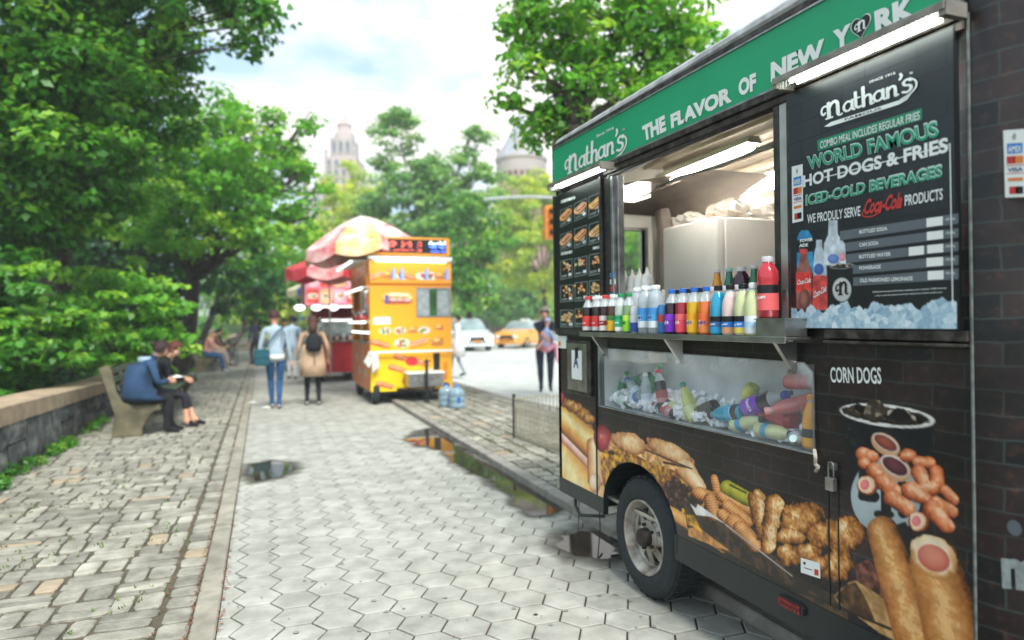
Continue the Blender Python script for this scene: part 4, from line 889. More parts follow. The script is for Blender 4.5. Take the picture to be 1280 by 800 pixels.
mb = MB(); wtext(mb, 'ADE', (999, 309), (1010, 308), (999, 305), BT-.0008, .04); tb(mb, 'board_line', MATS['board_white'])
mb = MB(); wtext(mb, 'Coca-Cola', (996.5, 356.5), (1013.5, 353), (996.5, 350), BT-.0008, .02, shear=.4); tb(mb, 'board_line', MATS['board_white'])
mb = MB(); wtext(mb, 'Coca-Cola', (1017, 373), (1033, 364), (1017, 365), BT-.0008, .02, shear=.4); tb(mb, 'board_line', MATS['board_white'])
mat('pale_teal', 'b9d8cb', .5, var=0)
for s_, p in (('WORLD FAMOUS', ((1010, 213), (1174.3, 170.5), (1008, 195.5))), ('ICED-COLD BEVERAGES', ((1007, 257.4), (1178, 221.5), (1007, 243.4)))):
    mb = MB(); wtext(mb, s_, *p, BT-.0003, .05); o1 = tb(mb, 'outlined_line', MATS['pale_teal'])
    mb = MB(); q = [(p[0][0]+.8, p[0][1]-.9), (p[1][0]-.9, p[1][1]+.3), (p[2][0]+.8, p[2][1]+1.2)]; wtext(mb, s_, *q, BT-.0010, .016); tb(mb, 'teal_line', M_teal)
mb = MB(); wtext(mb, 'Coca-Cola', (1080, 268.5), (1127, 260), (1081.5, 249.5), BT-.0008, .03, shear=.35)
fn, w_, h_ = affine((1080, 271), (1127, 262), (1081, 250), BT-.0014); stroke(mb, spl([(.0, h_*.5), (-.006, h_*.1), (w_*.2, -.004), (w_*.45, h_*.1)]), .004, fn); tb(mb, 'cola_script', M_redp)
put_logo('board_logo', (1027, 152), (1145, 113.5), (1026, 131), BT-.001, MATS['board_white'], small='SINCE 1916', sub='FAMOUS')
mb = MB(); fn, w_, h_ = affine((1044.5, 370), (1060, 368), (1044.5, 353), BT-.001); logo_n(mb, lambda a, b: fn(a*w_, b*h_), 0); tb(mb, 'cup_initial', M_ink)
# card stickers
def cards(D, pts, name, y_first):
    mb = MB(); quadpx(mb, pts, D, 0); (x0, ya), (x1, yb), (x2, yc), (x3, yd) = pts
    def q(u0, u1, v0, v1, mi):
        P_ = lambda u, v: ((x0+(x1-x0)*u)*(1-v)+(x3+(x2-x3)*u)*v, (ya+(yb-ya)*u)*(1-v)+(yd+(yc-yd)*u)*v)
        quadpx(mb, [P_(u0, v0), P_(u1, v0), P_(u1, v1), P_(u0, v1)], D-.0008, mi); return P_
    q(.15, .85, .20, .35, 1); q(.12, .5, .39, .5, 2); q(.45, .88, .39, .5, 3); P_ = q(.1, .9, .52, .532, 2); q(.1, .9, .64, .65, 2); q(.15, .85, .71, .76, 3); q(.2, .6, .84, .95, 2); q(.5, .85, .84, .95, 4)
    wtext(mb, 'VISA', P_(.14, .62), P_(.86, .62), P_(.14, .56), D-.001, .03, mi=5); wtext(mb, 'AMEX', P_(.2, .33), P_(.8, .33), P_(.2, .24), D-.001, .02, mi=0)
    for k in range(3):
        stroke(mb, [(-.003*(k+1)*.5, -.003*(k+1)), (0, 0), (-.003*(k+1)*.5, .003*(k+1))], .0016, (lambda c: (lambda a, b: (D-.001, c[0]-a-.004*k+.004, c[1]+b)))(TX(*P_(.5, .10), D)), 4)
    return tb(mb, name, [M_letter, mat('card_blue', '2f7fc4', .5, var=0), mat('card_red', 'c4302c', .5, var=0), mat('card_orange', 'e0803c', .5, var=0), M_ink, mat('card_navy', '26386e', .5, var=0)])
cards(BT-.0015, [(989.6, 208.5), (1003.4, 205), (1004, 276), (990.5, 279)], 'card_sticker', 0)
cards(1.985, [(1254, 163), (1282, 161), (1283, 246), (1256.5, 247)], 'card_sticker', 0)
# round patch and initial on the corner panel
mb = MB(); c_ = TX(1268, 660, 1.985); mb.add([(1.985, c_[0]+.020*math.cos(t), c_[1]+.022*math.sin(t)) for t in np.linspace(0, 2*PI, 18, endpoint=False)], [tuple(range(18))]); tb(mb, 'worn_dot', M_greyp)
mb = MB(); fn, w_, h_ = affine((1253, 735), (1300, 741), (1251, 697), 1.985); fit_text(mb, 'm', fn, w_, h_, .05); tb(mb, 'corner_lettering', mat('faded_print', '9aa3a0', .6, var=.3, scale=30))
mb = MB(); wtext(mb, 'CORN DOGS', (1038.5, 478.3), (1102, 480.2), (1037.5, 458.8), 1.997, .02); tb(mb, 'wrap_lettering', M_letter)
# panel seams, door bands, door edge, padlock and hasp
mb = MB(); 
strip(mb, 1.994, 2.0, (1.440, .45), (1.446, .45), 2.0); tb(mb, 'corner_seam', mat('seam_grey', '6f7672', .5, var=.4, scale=30))
mb = MB()
for d in ((1.992, 2.0, 3.868, 3.876, .45, 1.44), (1.9965, 2.0, 2.0, 2.006, .47, 1.03), (1.9965, 2.0, 1.955, 1.96, .47, .93)): tb(MB().box(*d), 'hatch_seam', M_blk)
mb = MB(); y0 = 1.975; lz = .92
mb.box(1.988, 1.998, y0-.018, y0+.018, .985, 1.01); tb(mb, 'hasp', M_alu)
PL = empty('padlock', (1.985, y0, lz), label='steel padlock hanging from the hasp on the trailer hatch', cat='padlock')
mb = MB(); mb.tube(spl([(0, -.012, .03), (0, -.012, .075), (0, -.008, .088), (0, 0, .092), (0, .008, .088), (0, .012, .075), (0, .012, .03)], 3), .0035, 8); mb.build('shackle', M_alu, PL, smooth=True)
mb = MB()
for k in range(5): mb.box(-.012, .009, -.019, .019, -.012+k*.0095, -.0045+k*.0095)
mb.box(-.0105, .0075, -.0175, .0175, -.013, .036); mb.build('lock_body', M_steel, PL, bev=.0015)
mb = MB(); quadpx(mb, [(1001, 697), (1025, 704), (1025.5, 723.5), (1001, 715.5)], 1.9965, 0); q_ = mb; 
quadpx(mb, [(1004, 702), (1007, 703), (1007, 706), (1004, 705)], 1.9957, 1); quadpx(mb, [(1018, 711), (1023, 712.5), (1023, 720), (1018, 718.5)], 1.9957, 2); quadpx(mb, [(1005, 709), (1015, 712), (1015, 713), (1005, 710)], 1.9957, 1); tb(mb, 'small_sticker', [M_letter, M_ink, M_redp])
# rail below the board
mb = MB(); mb.box(1.976, 2.0, 1.45, 2.0, 1.452, 1.462); mb.box(1.984, 2.0, 1.45, 2.0, 1.470, 1.502); tb(mb, 'ledge', M_alud, bev=.002)

# ---------------------------------------------------------------- small picture menu
tb(MB().box(1.974, 2.0, 3.735, 4.425, 1.475, 2.415), 'picture_menu', M_ink, bev=.004)
mb = MB(); mb.box(1.966, 1.976, 3.722, 3.745, 1.47, 2.42); mb.box(1.966, 1.976, 4.41, 4.435, 1.47, 2.42); mb.box(1.966, 1.976, 3.745, 4.41, 1.45, 1.492); tb(mb, 'menu_frame', M_frame)
MP = Paint(3.75, 4.405, 1.50, 2.40, .0036, D=1.972); MP.col[:] = hexc('111719'); MP.al[:] = 1; MP.soft = .7
Zm = z4(680, 200, 10/3); FN = ['hd', 'hd', 'hd', 'hd', 'hd', 'hd', 'fr', 'fr', 'fr', 'fr', 'fr', 'ch', 'ch', 'fr']
rows = [((68, 190, 115, 275), (126, 160, 178, 250), (186, 132, 245, 238)), ((68, 292, 116, 375), (126, 268, 178, 365), (187, 248, 245, 350)), ((68, 403, 118, 497), (126, 392, 180, 485), (187, 377, 247, 480)), ((68, 508, 122, 592), (128, 495, 182, 588), (188, 487, 250, 578)), ((68, 610, 122, 697), (128, 605, 182, 695))]
r7 = random.Random(9)
for ri, row in enumerate(rows):
    for ci, (x0, y0, x1, y1) in enumerate(row):
        sl = -(24-ri*6)*(1.0 if ci < 2 else 1.05)
        T_ = lambda u, v: Zm((x0+(x1-x0)*u, y0+(y1-y0)*v - (u*sl*-1) + (0) + (-sl if False else 0)))[0]
        T_ = lambda u, v, x0=x0, y0=y0, x1=x1, y1=y1, sl=sl: Zm((x0+(x1-x0)*u, (y0+14)+(y1-y0-14)*v+sl*(u-.3)))[0]
        b = [T_(0, 0), T_(1, 0), T_(1, 1), T_(0, 1)]
        MP.poly(b, '8b9694', nz=.05); MP.poly([T_(.05, .04), T_(.95, .04), T_(.95, .96), T_(.05, .96)], '16201f', nz=.2)
        c = T_(.5, .42); w_ = (x1-x0)/10*3
        if ri < 2:
            MP.ell(c[0], c[1]+2, w_*.36, 5.5, -32, [(0, 'e8e4dc'), (1, 'b8b0a4')]); MP.cap((c[0]-w_*.26, c[1]+4), (c[0]+w_*.26, c[1]-4), 4.4, 4.2, BUN if (ri+ci) % 2 == 0 else BUN2, nz=.4); MP.cap((c[0]-w_*.26, c[1]+2.6), (c[0]+w_*.26, c[1]-5), 1.7, 1.7, SAUS if ci < 2 else CHK, nz=.5)
        elif (ri, ci) in ((3, 2), (4, 0)):
            for k in range(16): MP.ell(c[0]+r7.uniform(-w_*.33, w_*.33), c[1]+r7.uniform(-5, 6), r7.uniform(2, 3.5), r7.uniform(1.5, 2.6), r7.uniform(0, 90), [(0, 'efd9b0'), (.5, 'cfa870'), (1, '7a5430')], nz=.4)
        else:
            for k in range(14): MP.ell(c[0]+r7.gauss(0, w_*.16), c[1]+r7.uniform(-7, 5), r7.uniform(1.5, 3), r7.uniform(1.2, 2.4), r7.uniform(0, 90), r7.choice([FRY, BUN2, [(0, 'e8785a'), (1, '8a2c20')], [(0, 'f6ecd8'), (1, 'b8a07a')]]), nz=.4)
            MP.poly([(c[0]-w_*.16, c[1]+2), (c[0]+w_*.16, c[1]+1), (c[0]+w_*.1, c[1]+8), (c[0]-w_*.1, c[1]+8)], '1e1a1a')
        MP.poly([T_(.1, .80), T_(.55, .80), T_(.55, .84), T_(.1, .84)], 'b9c2c0'); MP.poly([T_(.1, .87), T_(.5, .87), T_(.5, .90), T_(.1, .90)], '9aa4a2'); MP.poly([T_(.66, .74), T_(.92, .74), T_(.92, .90), T_(.66, .90)], 'e8ece8')
for p in (((70, 168), (130, 150), (130, 162), (70, 182)), ((70, 385), (118, 375), (118, 388), (70, 398)), ((203, 362), (243, 355), (243, 366), (203, 374))): MP.poly(Zm(*p), 'c8d0cc')
M_mp = attr_mat('menu_print', .4); tp(MP.build('picture_menu_print', M_mp, TR))
# ---------------------------------------------------------------- serving window frame
mb = MB(); mb.box(1.99, 2.03, 3.655, 3.72, 1.47, 2.41); tb(mb, 'window_frame', M_frame, bev=.004)
mb = MB(); mb.box(1.985, 2.025, 3.605, 3.635, 1.47, 2.40); mb.box(2.005, 2.045, 3.575, 3.59, 1.47, 2.40); tb(mb, 'sliding_track', M_alu, bev=.003)
mb = MB(); mb.box(1.99, 2.03, 2.232, 2.262, 1.47, 2.41); mb.box(1.986, 2.03, 2.166, 2.184, 1.47, 2.425); tb(mb, 'window_frame', M_frame, bev=.004)
mb = MB(); mb.box(1.993, 2.03, 2.186, 2.230, 1.47, 2.41); tb(mb, 'window_post', mat('bright_post', 'b8bab2', .35, metal=.5, var=.2, scale=9, bump=.05), bev=.003)
mb = MB(); mb.box(1.996, 2.05, 2.26, 3.66, 1.448, 1.474); tb(mb, 'window_sill', M_alu)
for yy in (2.205,):
    mb = MB(); mb.box(1.988, 1.993, yy-.008, yy+.012, 1.62, 1.66); tb(mb, 'latch', M_steel)
# ---------------------------------------------------------------- interior
M_in = mat('interior_wall', 'd0c4b0', .5, var=.2, scale=5, bump=.05); M_ind = mat('interior_dark', '5a5048', .6, var=.3, scale=6)
tb(MB().box(2.035, 4.17, 1.26, 4.40, 2.66, 2.672), 'ceiling', M_cream)
mb = MB(); mb.box(2.05, 2.30, 1.3, 4.38, 2.585, 2.655); tb(mb, 'ceiling_duct', mat('duct', 'd6cab4', .4, var=.25, scale=8, metal=.2), bev=.01)
mb = MB()
for k in range(9): mb.box(2.5+k*.17, 2.515+k*.17, 1.3, 4.38, 2.640, 2.658)
tb(mb, 'ceiling_rib', M_cream)
mb = MB(); p0 = G(905, 205, 2.45); 
hz = 2.18
mb.add([(2.34, 4.39, 2.50), (3.3, 4.39, 2.50), (3.3, 3.75, 2.52), (2.75, 3.75, 2.52), (2.34, 4.39, 2.32), (3.3, 4.39, 2.30), (3.3, 3.95, 2.48), (2.7, 3.95, 2.48)], [(0, 1, 2, 3), (4, 7, 6, 5), (0, 3, 7, 4), (1, 5, 6, 2), (3, 2, 6, 7), (0, 4, 5, 1)]); tb(mb, 'extractor_hood', M_ind)
def inlamp(p, q, Z, name='ceiling_tube_lamp', wd=.05):
    a = Vector((*G(*p, Z), Z)); b = Vector((*G(*q, Z), Z)); o = empty(name, a, parent=TR); o.matrix_parent_inverse = Matrix.Translation((-2.0, -2.95, 0)); MI = Matrix.Translation(-a); d = (b-a).normalized(); s_ = Vector((-d.y, d.x, 0))
    mb = MB(); vs = [];
    for e in (a-d*.02, b+d*.02): vs += [e+s_*wd+Vector((0, 0, .02)), e-s_*wd+Vector((0, 0, .02)), e-s_*wd*.6+Vector((0, 0, .06)), e+s_*wd*.6+Vector((0, 0, .06))]
    mb.add(vs, [(0, 1, 5, 4), (1, 2, 6, 5), (2, 3, 7, 6), (3, 0, 4, 7), (0, 3, 2, 1), (4, 5, 6, 7)]); x = mb.build('lamp_tray', M_wht, o); x.matrix_parent_inverse = MI
    mb = MB(); mb.tube([a, b], .018, 12); x = mb.build('tube', MATS['in_tube'], o, smooth=True); x.matrix_parent_inverse = MI
mat('in_tube', 'ffffff', .3, var=0, emit=30, ecol='fff8ec')
inlamp((826, 229), (940, 184), 2.50); inlamp((903, 238), (985, 214), 2.52, wd=.035); inlamp((908, 248), (985, 228), 2.48, wd=.035)
mb = MB(); a = Vector((*G(792, 236, 2.42), 2.42)); mb.box(a.x, a.x+.10, a.y-.05, a.y+.16, 2.36, 2.46); tb(mb, 'lamp_box', mat('lit_box', 'f2efe4', .4, var=0, emit=1.0, ecol='f4f8ee'))
mb = MB(); mb.tube([(2.42, 4.3, 2.40), (2.40, 3.9, 2.36), (2.43, 3.6, 2.42), (2.46, 3.2, 2.40), (2.48, 2.9, 2.44), (2.50, 2.3, 2.46)], .006, 6); mb.tube([(2.6, 4.3, 2.46), (2.6, 2.0, 2.47)], .012, 8); tb(mb, 'conduit', M_alu, smooth=True)
# window surround in the front wall, duct beside it
mb = MB(); 
for d in ((WX0-.02, WX0, 4.395, 4.45, 1.60, 2.22), (WX1, WX1+.02, 4.395, 4.45, 1.60, 2.22), (WX0, WX1, 4.395, 4.45, 2.20, 2.22), (WX0, WX1, 4.395, 4.45, 1.60, 1.62)): mb.box(*d)
tb(mb, 'front_window_frame', M_steel)
mb = MB(); mb.tube([(2.80, 4.3, 1.2), (2.80, 4.3, 1.66), (2.80, 4.3, 1.68), (2.80, 4.3, 2.2), (2.79, 4.33, 2.34)], [.035, .035, .062, .062, .055], 14); tb(mb, 'flue_pipe', mat('grey_flue', '7a6f66', .5, var=.25, scale=7), smooth=False)
# fridge
FR = empty('fridge', (3.1, 4.0, .46), label='tall white fridge standing inside the trailer behind the serving window', cat='fridge')
M_fr = mat('fridge_white', 'eceae6', .35, var=.04, scale=3)
for nm, d in (('cabinet', (-.28, .5, -.35, .33, 0, 1.74)), ('door', (-.345, -.285, -.35, .33, .62, 1.74)), ('freezer_door', (-.345, -.285, -.35, .33, .04, .60)), ('handle', (-.375, -.346, .24, .27, .9, 1.3))): MB().box(*d).build(nm, M_fr, FR, bev=.012)
# plastic bags and paper on the fridge
def bag(name, c, s, label, m, seed, cat='bag', sq=(1, 1, .6)):
    r_ = np.random.RandomState(seed); mb = MB(); n, k = 14, 22; vs = []
    for i in range(n+1):
        th = PI*i/n
        for j in range(k):
            ph = 2*PI*j/k; q = s*(1+.38*(fbm(np.array(ph*2.0), np.array(th*2.2+seed), seed)-.5)*2+.12*math.sin(ph*7+seed)*math.sin(th)); vs.append((q*sq[0]*math.sin(th)*math.cos(ph), q*sq[1]*math.sin(th)*math.sin(ph), max(-s*.45, q*sq[2]*math.cos(th))+s*.45))
    mb.add(vs, [(i*k+j, i*k+(j+1) % k, (i+1)*k+(j+1) % k, (i+1)*k+j) for i in range(n) for j in range(k)]); o = mb.build(name, m); o.location = c; return tag(o, label, cat)
M_bagc = mat('clear_bag', 'c9c2b8', .2, var=.3, scale=9, alpha=.75, bump=.6, bscale=20); M_bagw = mat('white_bag', 'd8d4cd', .3, var=.15, scale=9, bump=.5, bscale=20)
M_bread = mat('bread', 'b9854e', .7, var=.3, scale=12, bump=.2)
bag('plastic_bag', (3.02, 3.86, 2.20), .14, 'clear plastic bag of rolls on top of the white fridge', M_bagc, 3); bag('bread_bag', (3.0, 3.88, 2.20), .09, 'brown rolls inside the clear bag on the fridge', M_bread, 4, 'bread')
bag('plastic_bag', (3.35, 3.82, 2.20), .15, 'crumpled white plastic bag on the fridge, right of the rolls', M_bagw, 6); bag('plastic_bag', (2.92, 4.15, 2.20), .10, 'small pale plastic bag on the far left of the fridge top', M_bagw, 8)
bag('paper_bag', (2.92, 3.30, 1.62), .09, 'crumpled brown paper bag hanging by the fridge behind the red bottle', mat('brown_paper', 'b98d58', .7, var=.2, scale=9), 11, sq=(1, 1, 1.3))
# low counter and grill inside, seen behind the bottles
tb(MB().box(2.36, 2.6, 1.5, 4.35, 1.25, 1.30), 'inner_counter', M_steel, bev=.004)
# ---------------------------------------------------------------- counter shelf and brackets
mb = MB(); mb.box(1.875, 2.0, 2.075, 3.84, 1.462, 1.474); mb.box(1.87, 1.877, 2.075, 3.84, 1.450, 1.476); tb(mb, 'serving_shelf', M_steel, bev=.002)
for y in (2.15, 2.92, 3.70):
    mb = MB(); t = .02; mb.prism([(1.885, 1.452), (1.985, 1.452), (1.985, 1.335), (1.970, 1.335)], y-t/2, y+t/2, lambda a, b, h: (a, h, b)); mb.box(1.962, 1.975, y-.016, y+.016, 1.328, 1.344); tb(mb, 'shelf_bracket', M_steel if y != 2.92 else M_wht)
# ---------------------------------------------------------------- bottle display
mb = MB(); mb.box(2.235, 2.245, 2.05, 3.83, 1.0, 1.40); tb(mb, 'display_back', mat('frosted_steel', 'e6eaec', .4, metal=0, col2='bcc4ca', scale=4, bump=.08, bscale=9))
mb = MB(); mb.box(2.03, 2.33, 2.05, 3.83, 1.0, 1.012); mb.box(2.03, 2.33, 2.045, 2.058, 1.0, 1.39); mb.box(2.03, 2.33, 3.822, 3.835, 1.0, 1.39); tb(mb, 'display_tray', mat('tray_pale', 'e4e8e8', .35, metal=.2, var=.15, scale=6))
tb(MB().box(2.03, 2.06, 2.05, 3.83, 1.385, 1.39), 'display_top', M_wht)
r = random.Random(31); mb = MB()      # ice cubes under the bottles, too many to count
for k in range(1100):
    y = r.uniform(2.09, 3.79); x = r.uniform(2.06, 2.22); h_ = (.02+.085*(x-2.05)/.17+.05*float(fbm(y*3, x*3, 4)))*r.random()**.4; q = r.uniform(.009, .017)
    mb.box(-q, q, -q, q, -q*.7, q*.7, M=Matrix.Translation((x, y, 1.02+h_)) @ Euler((r.uniform(0, 3), r.uniform(0, 3), r.uniform(0, 3))).to_matrix().to_4x4())
o = tb(mb, 'ice_cubes', mat('ice', 'f2f7f9', .15, var=.05, scale=30, coat=.4)); o['kind'] = 'stuff'
mb = MB(); gp = [(3.818, 1.016), (3.818, 1.376), (2.105, 1.372), (2.062, 1.335), (2.062, 1.026)]
mb.prism(gp, 1.986, 1.992, lambda a, b, h: (h, a, b)); 
M_glass = bpy.data.materials.new('perspex'); M_glass.use_nodes = True; nt = M_glass.node_tree; b_ = nt.nodes['Principled BSDF']; b_.inputs['Base Color'].default_value = (.8, .85, .85, 1); b_.inputs['Roughness'].default_value = .12
n_ = N(nt, 'ShaderNodeTexNoise'); n_.inputs['Scale'].default_value = 5; n_.inputs['Detail'].default_value = 8; t_ = N(nt, 'ShaderNodeTexCoord'); g_ = N(nt, 'ShaderNodeSeparateXYZ'); nt.links.new(t_.outputs['Object'], n_.inputs['Vector']); nt.links.new(t_.outputs['Object'], g_.inputs[0])
r_ = N(nt, 'ShaderNodeMapRange'); r_.inputs[1].default_value = 1.27; r_.inputs[2].default_value = 1.38; r_.inputs[3].default_value = .04; r_.inputs[4].default_value = .6; nt.links.new(g_.outputs['Z'], r_.inputs[0])
rr = N(nt, 'ShaderNodeValToRGB'); rr.color_ramp.elements[0].position = .42; rr.color_ramp.elements[1].position = .62; rr.color_ramp.elements[0].color = (.35, .35, .35, 1); nt.links.new(n_.outputs[0], rr.inputs[0])
mu = N(nt, 'ShaderNodeMath', operation='MULTIPLY'); nt.links.new(r_.outputs[0], mu.inputs[0]); nt.links.new(rr.outputs[0], mu.inputs[1]); ad = N(nt, 'ShaderNodeMath', operation='ADD'); ad.inputs[1].default_value = .03; nt.links.new(mu.outputs[0], ad.inputs[0]); nt.links.new(ad.outputs[0], b_.inputs['Alpha'])
tb(mb, 'display_window', M_glass)
mb = MB(); 
for a, b in zip(gp, gp[1:]+gp[:1]): mb.tube([(1.99, *a), (1.99, *b)], .004, 6)
tb(mb, 'display_rim', M_alu)
# certificate frame, notice
tb(MB().box(1.975, 2.0, 3.91, 4.265, 1.06, 1.415), 'placard_frame', M_alud, bev=.006)
tb(MB().box(1.970, 1.975, 3.945, 4.235, 1.085, 1.395), 'placard_back', M_steel)
mb = MB(); mb.box(1.967, 1.970, 4.01, 4.16, 1.16, 1.35); tb(mb, 'grade_card', M_letter)
mb = MB(); fit_text(mb, 'A', lambda a, b: (1.965, 4.13-a, 1.235+b), .075, .085, .03); tb(mb, 'grade_letter', mat('navy_print', '31507c', .5, var=0))
mb = MB(); mb.box(1.963, 1.967, 4.06, 4.10, 1.30, 1.37); tb(mb, 'card_clip', M_ink)
mb = MB(); mb.box(1.990, 1.999, 4.29, 4.43, 1.355, 1.44, 0); mb.box(1.989, 1.990, 4.38, 4.42, 1.37, 1.40, 1); tb(mb, 'notice_sticker', [M_letter, mat('card_orange', 'e0803c')])
mb = MB()
for k in range(8): mb.box(1.990, 1.996, 3.60, 3.66, 1.52+k*.04, 1.55+k*.04, k % 3)
tb(mb, 'frame_sticker', [M_letter, mat('card_blue', '2f7fc4'), mat('card_red', 'c4302c')])
mb = MB(); mb.tube(spl([(1.985, 2.055, 1.045), (1.975, 2.04, 1.02), (1.985, 2.05, .99), (1.978, 2.03, .985), (1.98, 2.045, .965)], 4), .007, 6); tb(mb, 'tape_knot', mat('dirty_tape', 'b9b4a6', .8, var=.4, scale=40))
# ================================================================ bottles
M_clear = mat('clear_plastic', 'dfe9ea', .08, var=0, alpha=.45, spec=.8); M_ice = mat('frosted_bag', 'e6ecec', .35, var=.1, scale=8, alpha=.8, bump=.5, bscale=25)
def liq(n, c, a=1): return mat('drink_'+n, c, .08, var=.08, scale=20, spec=.4, coat=.5, alpha=a, trans=.08)
def capm(c): return mat('cap_'+c, c, .4, var=0)
PROF = {'pet': dict(body=[(0, .004), (.022, 0), (.0295, .006), (.0305, .03), (.0295, .05), (.0305, .075), (.030, .10), (.0305, .125), (.0285, .142), (.021, .163), (.0135, .178), (.0125, .188)], fill=8, cap=(.0140, .186, .205), lab=(.012, .092, .0314), h=.205),
 'juice': dict(body=[(0, .004), (.024, 0), (.031, .006), (.0315, .06), (.031, .08), (.0315, .115), (.028, .140), (.020, .163), (.0145, .176), (.0135, .188)], fill=8, cap=(.0155, .184, .205), lab=(.012, .078, .0323), h=.205),
 'sport': dict(body=[(0, .004), (.027, 0), (.035, .006), (.035, .12), (.034, .130), (.037, .150), (.0345, .178), (.024, .200), (.017, .208), (.0165, .214)], fill=9, cap=(.019, .212, .232), lab=(.03, .125, .0362), h=.232),
 'glass': dict(body=[(0, .004), (.024, 0), (.030, .006), (.031, .09), (.029, .12), (.022, .155), (.0145, .19), (.0125, .215), (.0135, .222)], fill=7, cap=(.0148, .220, .232), lab=(.10, .135, .0285), h=.232),
 'can': dict(body=[(0, .004), (.022, 0), (.0265, .008), (.0265, .125), (.0225, .134), (.022, .137), (.0, .133)], fill=99, cap=None, lab=(.0, .05, .0268), h=.137)}
BC = {}
def bottle_meshes(kind, name, liquid, la=1):
    key = (kind, name)
    if key in BC: return BC[key]
    p = PROF[kind]; mb = MB(); seg = 20; b = p['body']; mb.lathe(b[:p['fill']+1], seg, mi=0)
    if p['fill'] < 90: mb.lathe(b[p['fill']:], seg, mi=1)
    BC[key] = mb.mesh('body', [liquid, M_clear], True); return BC[key]
def bottle(kind, lname, lcol, cap, label_cols, text, tcol, lbl, la=1, group=None, disc=None, cat='bottle', obname='bottle'):
    """bottle thing: body, cap, label (> lettering)"""
    o = empty(obname, label=lbl, cat=cat, group=group); p = PROF[kind]
    link('body', bottle_meshes(kind, lname, liq(lname, lcol, la)), o)
    if cap and p['cap']:
        r_, z0, z1 = p['cap']; mb = MB(); mb.lathe([(r_*.97, z0), (r_, z0+.003), (r_, z1-.003), (r_*.9, z1), (0, z1)], 20); 
        for k in range(20): t = 2*PI*k/20; mb.box(r_-.0004, r_+.0006, -.0009, .0009, z0+.004, z1-.004, M=Matrix.Rotation(t, 4, 'Z'))
        link('cap', mb.mesh('cap', capm(cap)), o)
    if label_cols:
        z0, z1, r_ = p['lab']; mb = MB(); n = len(label_cols); ms = []
        for i, c in enumerate(label_cols):
            a, b = z0+(z1-z0)*i/n, z0+(z1-z0)*(i+1)/n; mb.lathe([(r_, a), (r_, b)], 20, mi=i); ms.append(mat('label_'+c, c, .35, var=.03, scale=40))
        if kind == 'can': mb = MB().lathe([(.0269, .008), (.0269, .055)], 20, mi=0).lathe([(.0269, .055), (.0269, .09)], 20, mi=1) if n > 1 else mb
        lb = link('label', mb.mesh('label', ms, True), o)
        def wrapf(a0, zc): return lambda a, b: (-(r_+.0007)*math.cos((a-a0)/r_), -(r_+.0007)*math.sin((a-a0)/r_)*-1*-1, zc+b)
        zc = (z0+z1)/2; mb = MB()
        if disc:
            k = 14; mb.add([(lambda a, b: (-(r_+.0004)*math.cos(a/r_), (r_+.0004)*math.sin(a/r_), zc+b))(.017*math.cos(2*PI*j/k), .013*math.sin(2*PI*j/k)) for j in range(k)], [tuple(range(k))], 1)
        if text:
            w_ = min(.046, .008*len(text)+.006); v, f = text_mesh(text, 1, .03); xs = [q[0] for q in v]; ys = [q[1] for q in v]; h_ = min(.022, w_/len(text)*1.6)
            R = r_+.0009; vs = []
            for q in v:
                a = (q[0]-min(xs))/(max(xs)-min(xs))*w_-w_/2; bb = (q[1]-min(ys))/(max(ys)-min(ys))*h_-h_/2+a*.12; vs.append((-R*math.cos(a/R), -R*math.sin(a/R), zc+bb))
            mb.add(vs, f, 0)
        if text or disc: link('lettering', mb.mesh('lettering', [mat('label_'+tcol, tcol, .4, var=0), mat('label_'+(disc or 'ffffff'), disc or 'ffffff', .4, var=0)]), lb)
    return o
SH_Z = 1.4742
def onshelf(o, px, D=1.912, z=SH_Z, rz=None):
    y = TX(px, 415, D)[0]; o.scale = (1.16, 1.16, 1.07); o.location = (D, y, z); o.rotation_euler = (0, 0, rz if rz is not None else rnd.uniform(-.25, .15)); return o
GR = 'drinks lined up on the serving shelf'
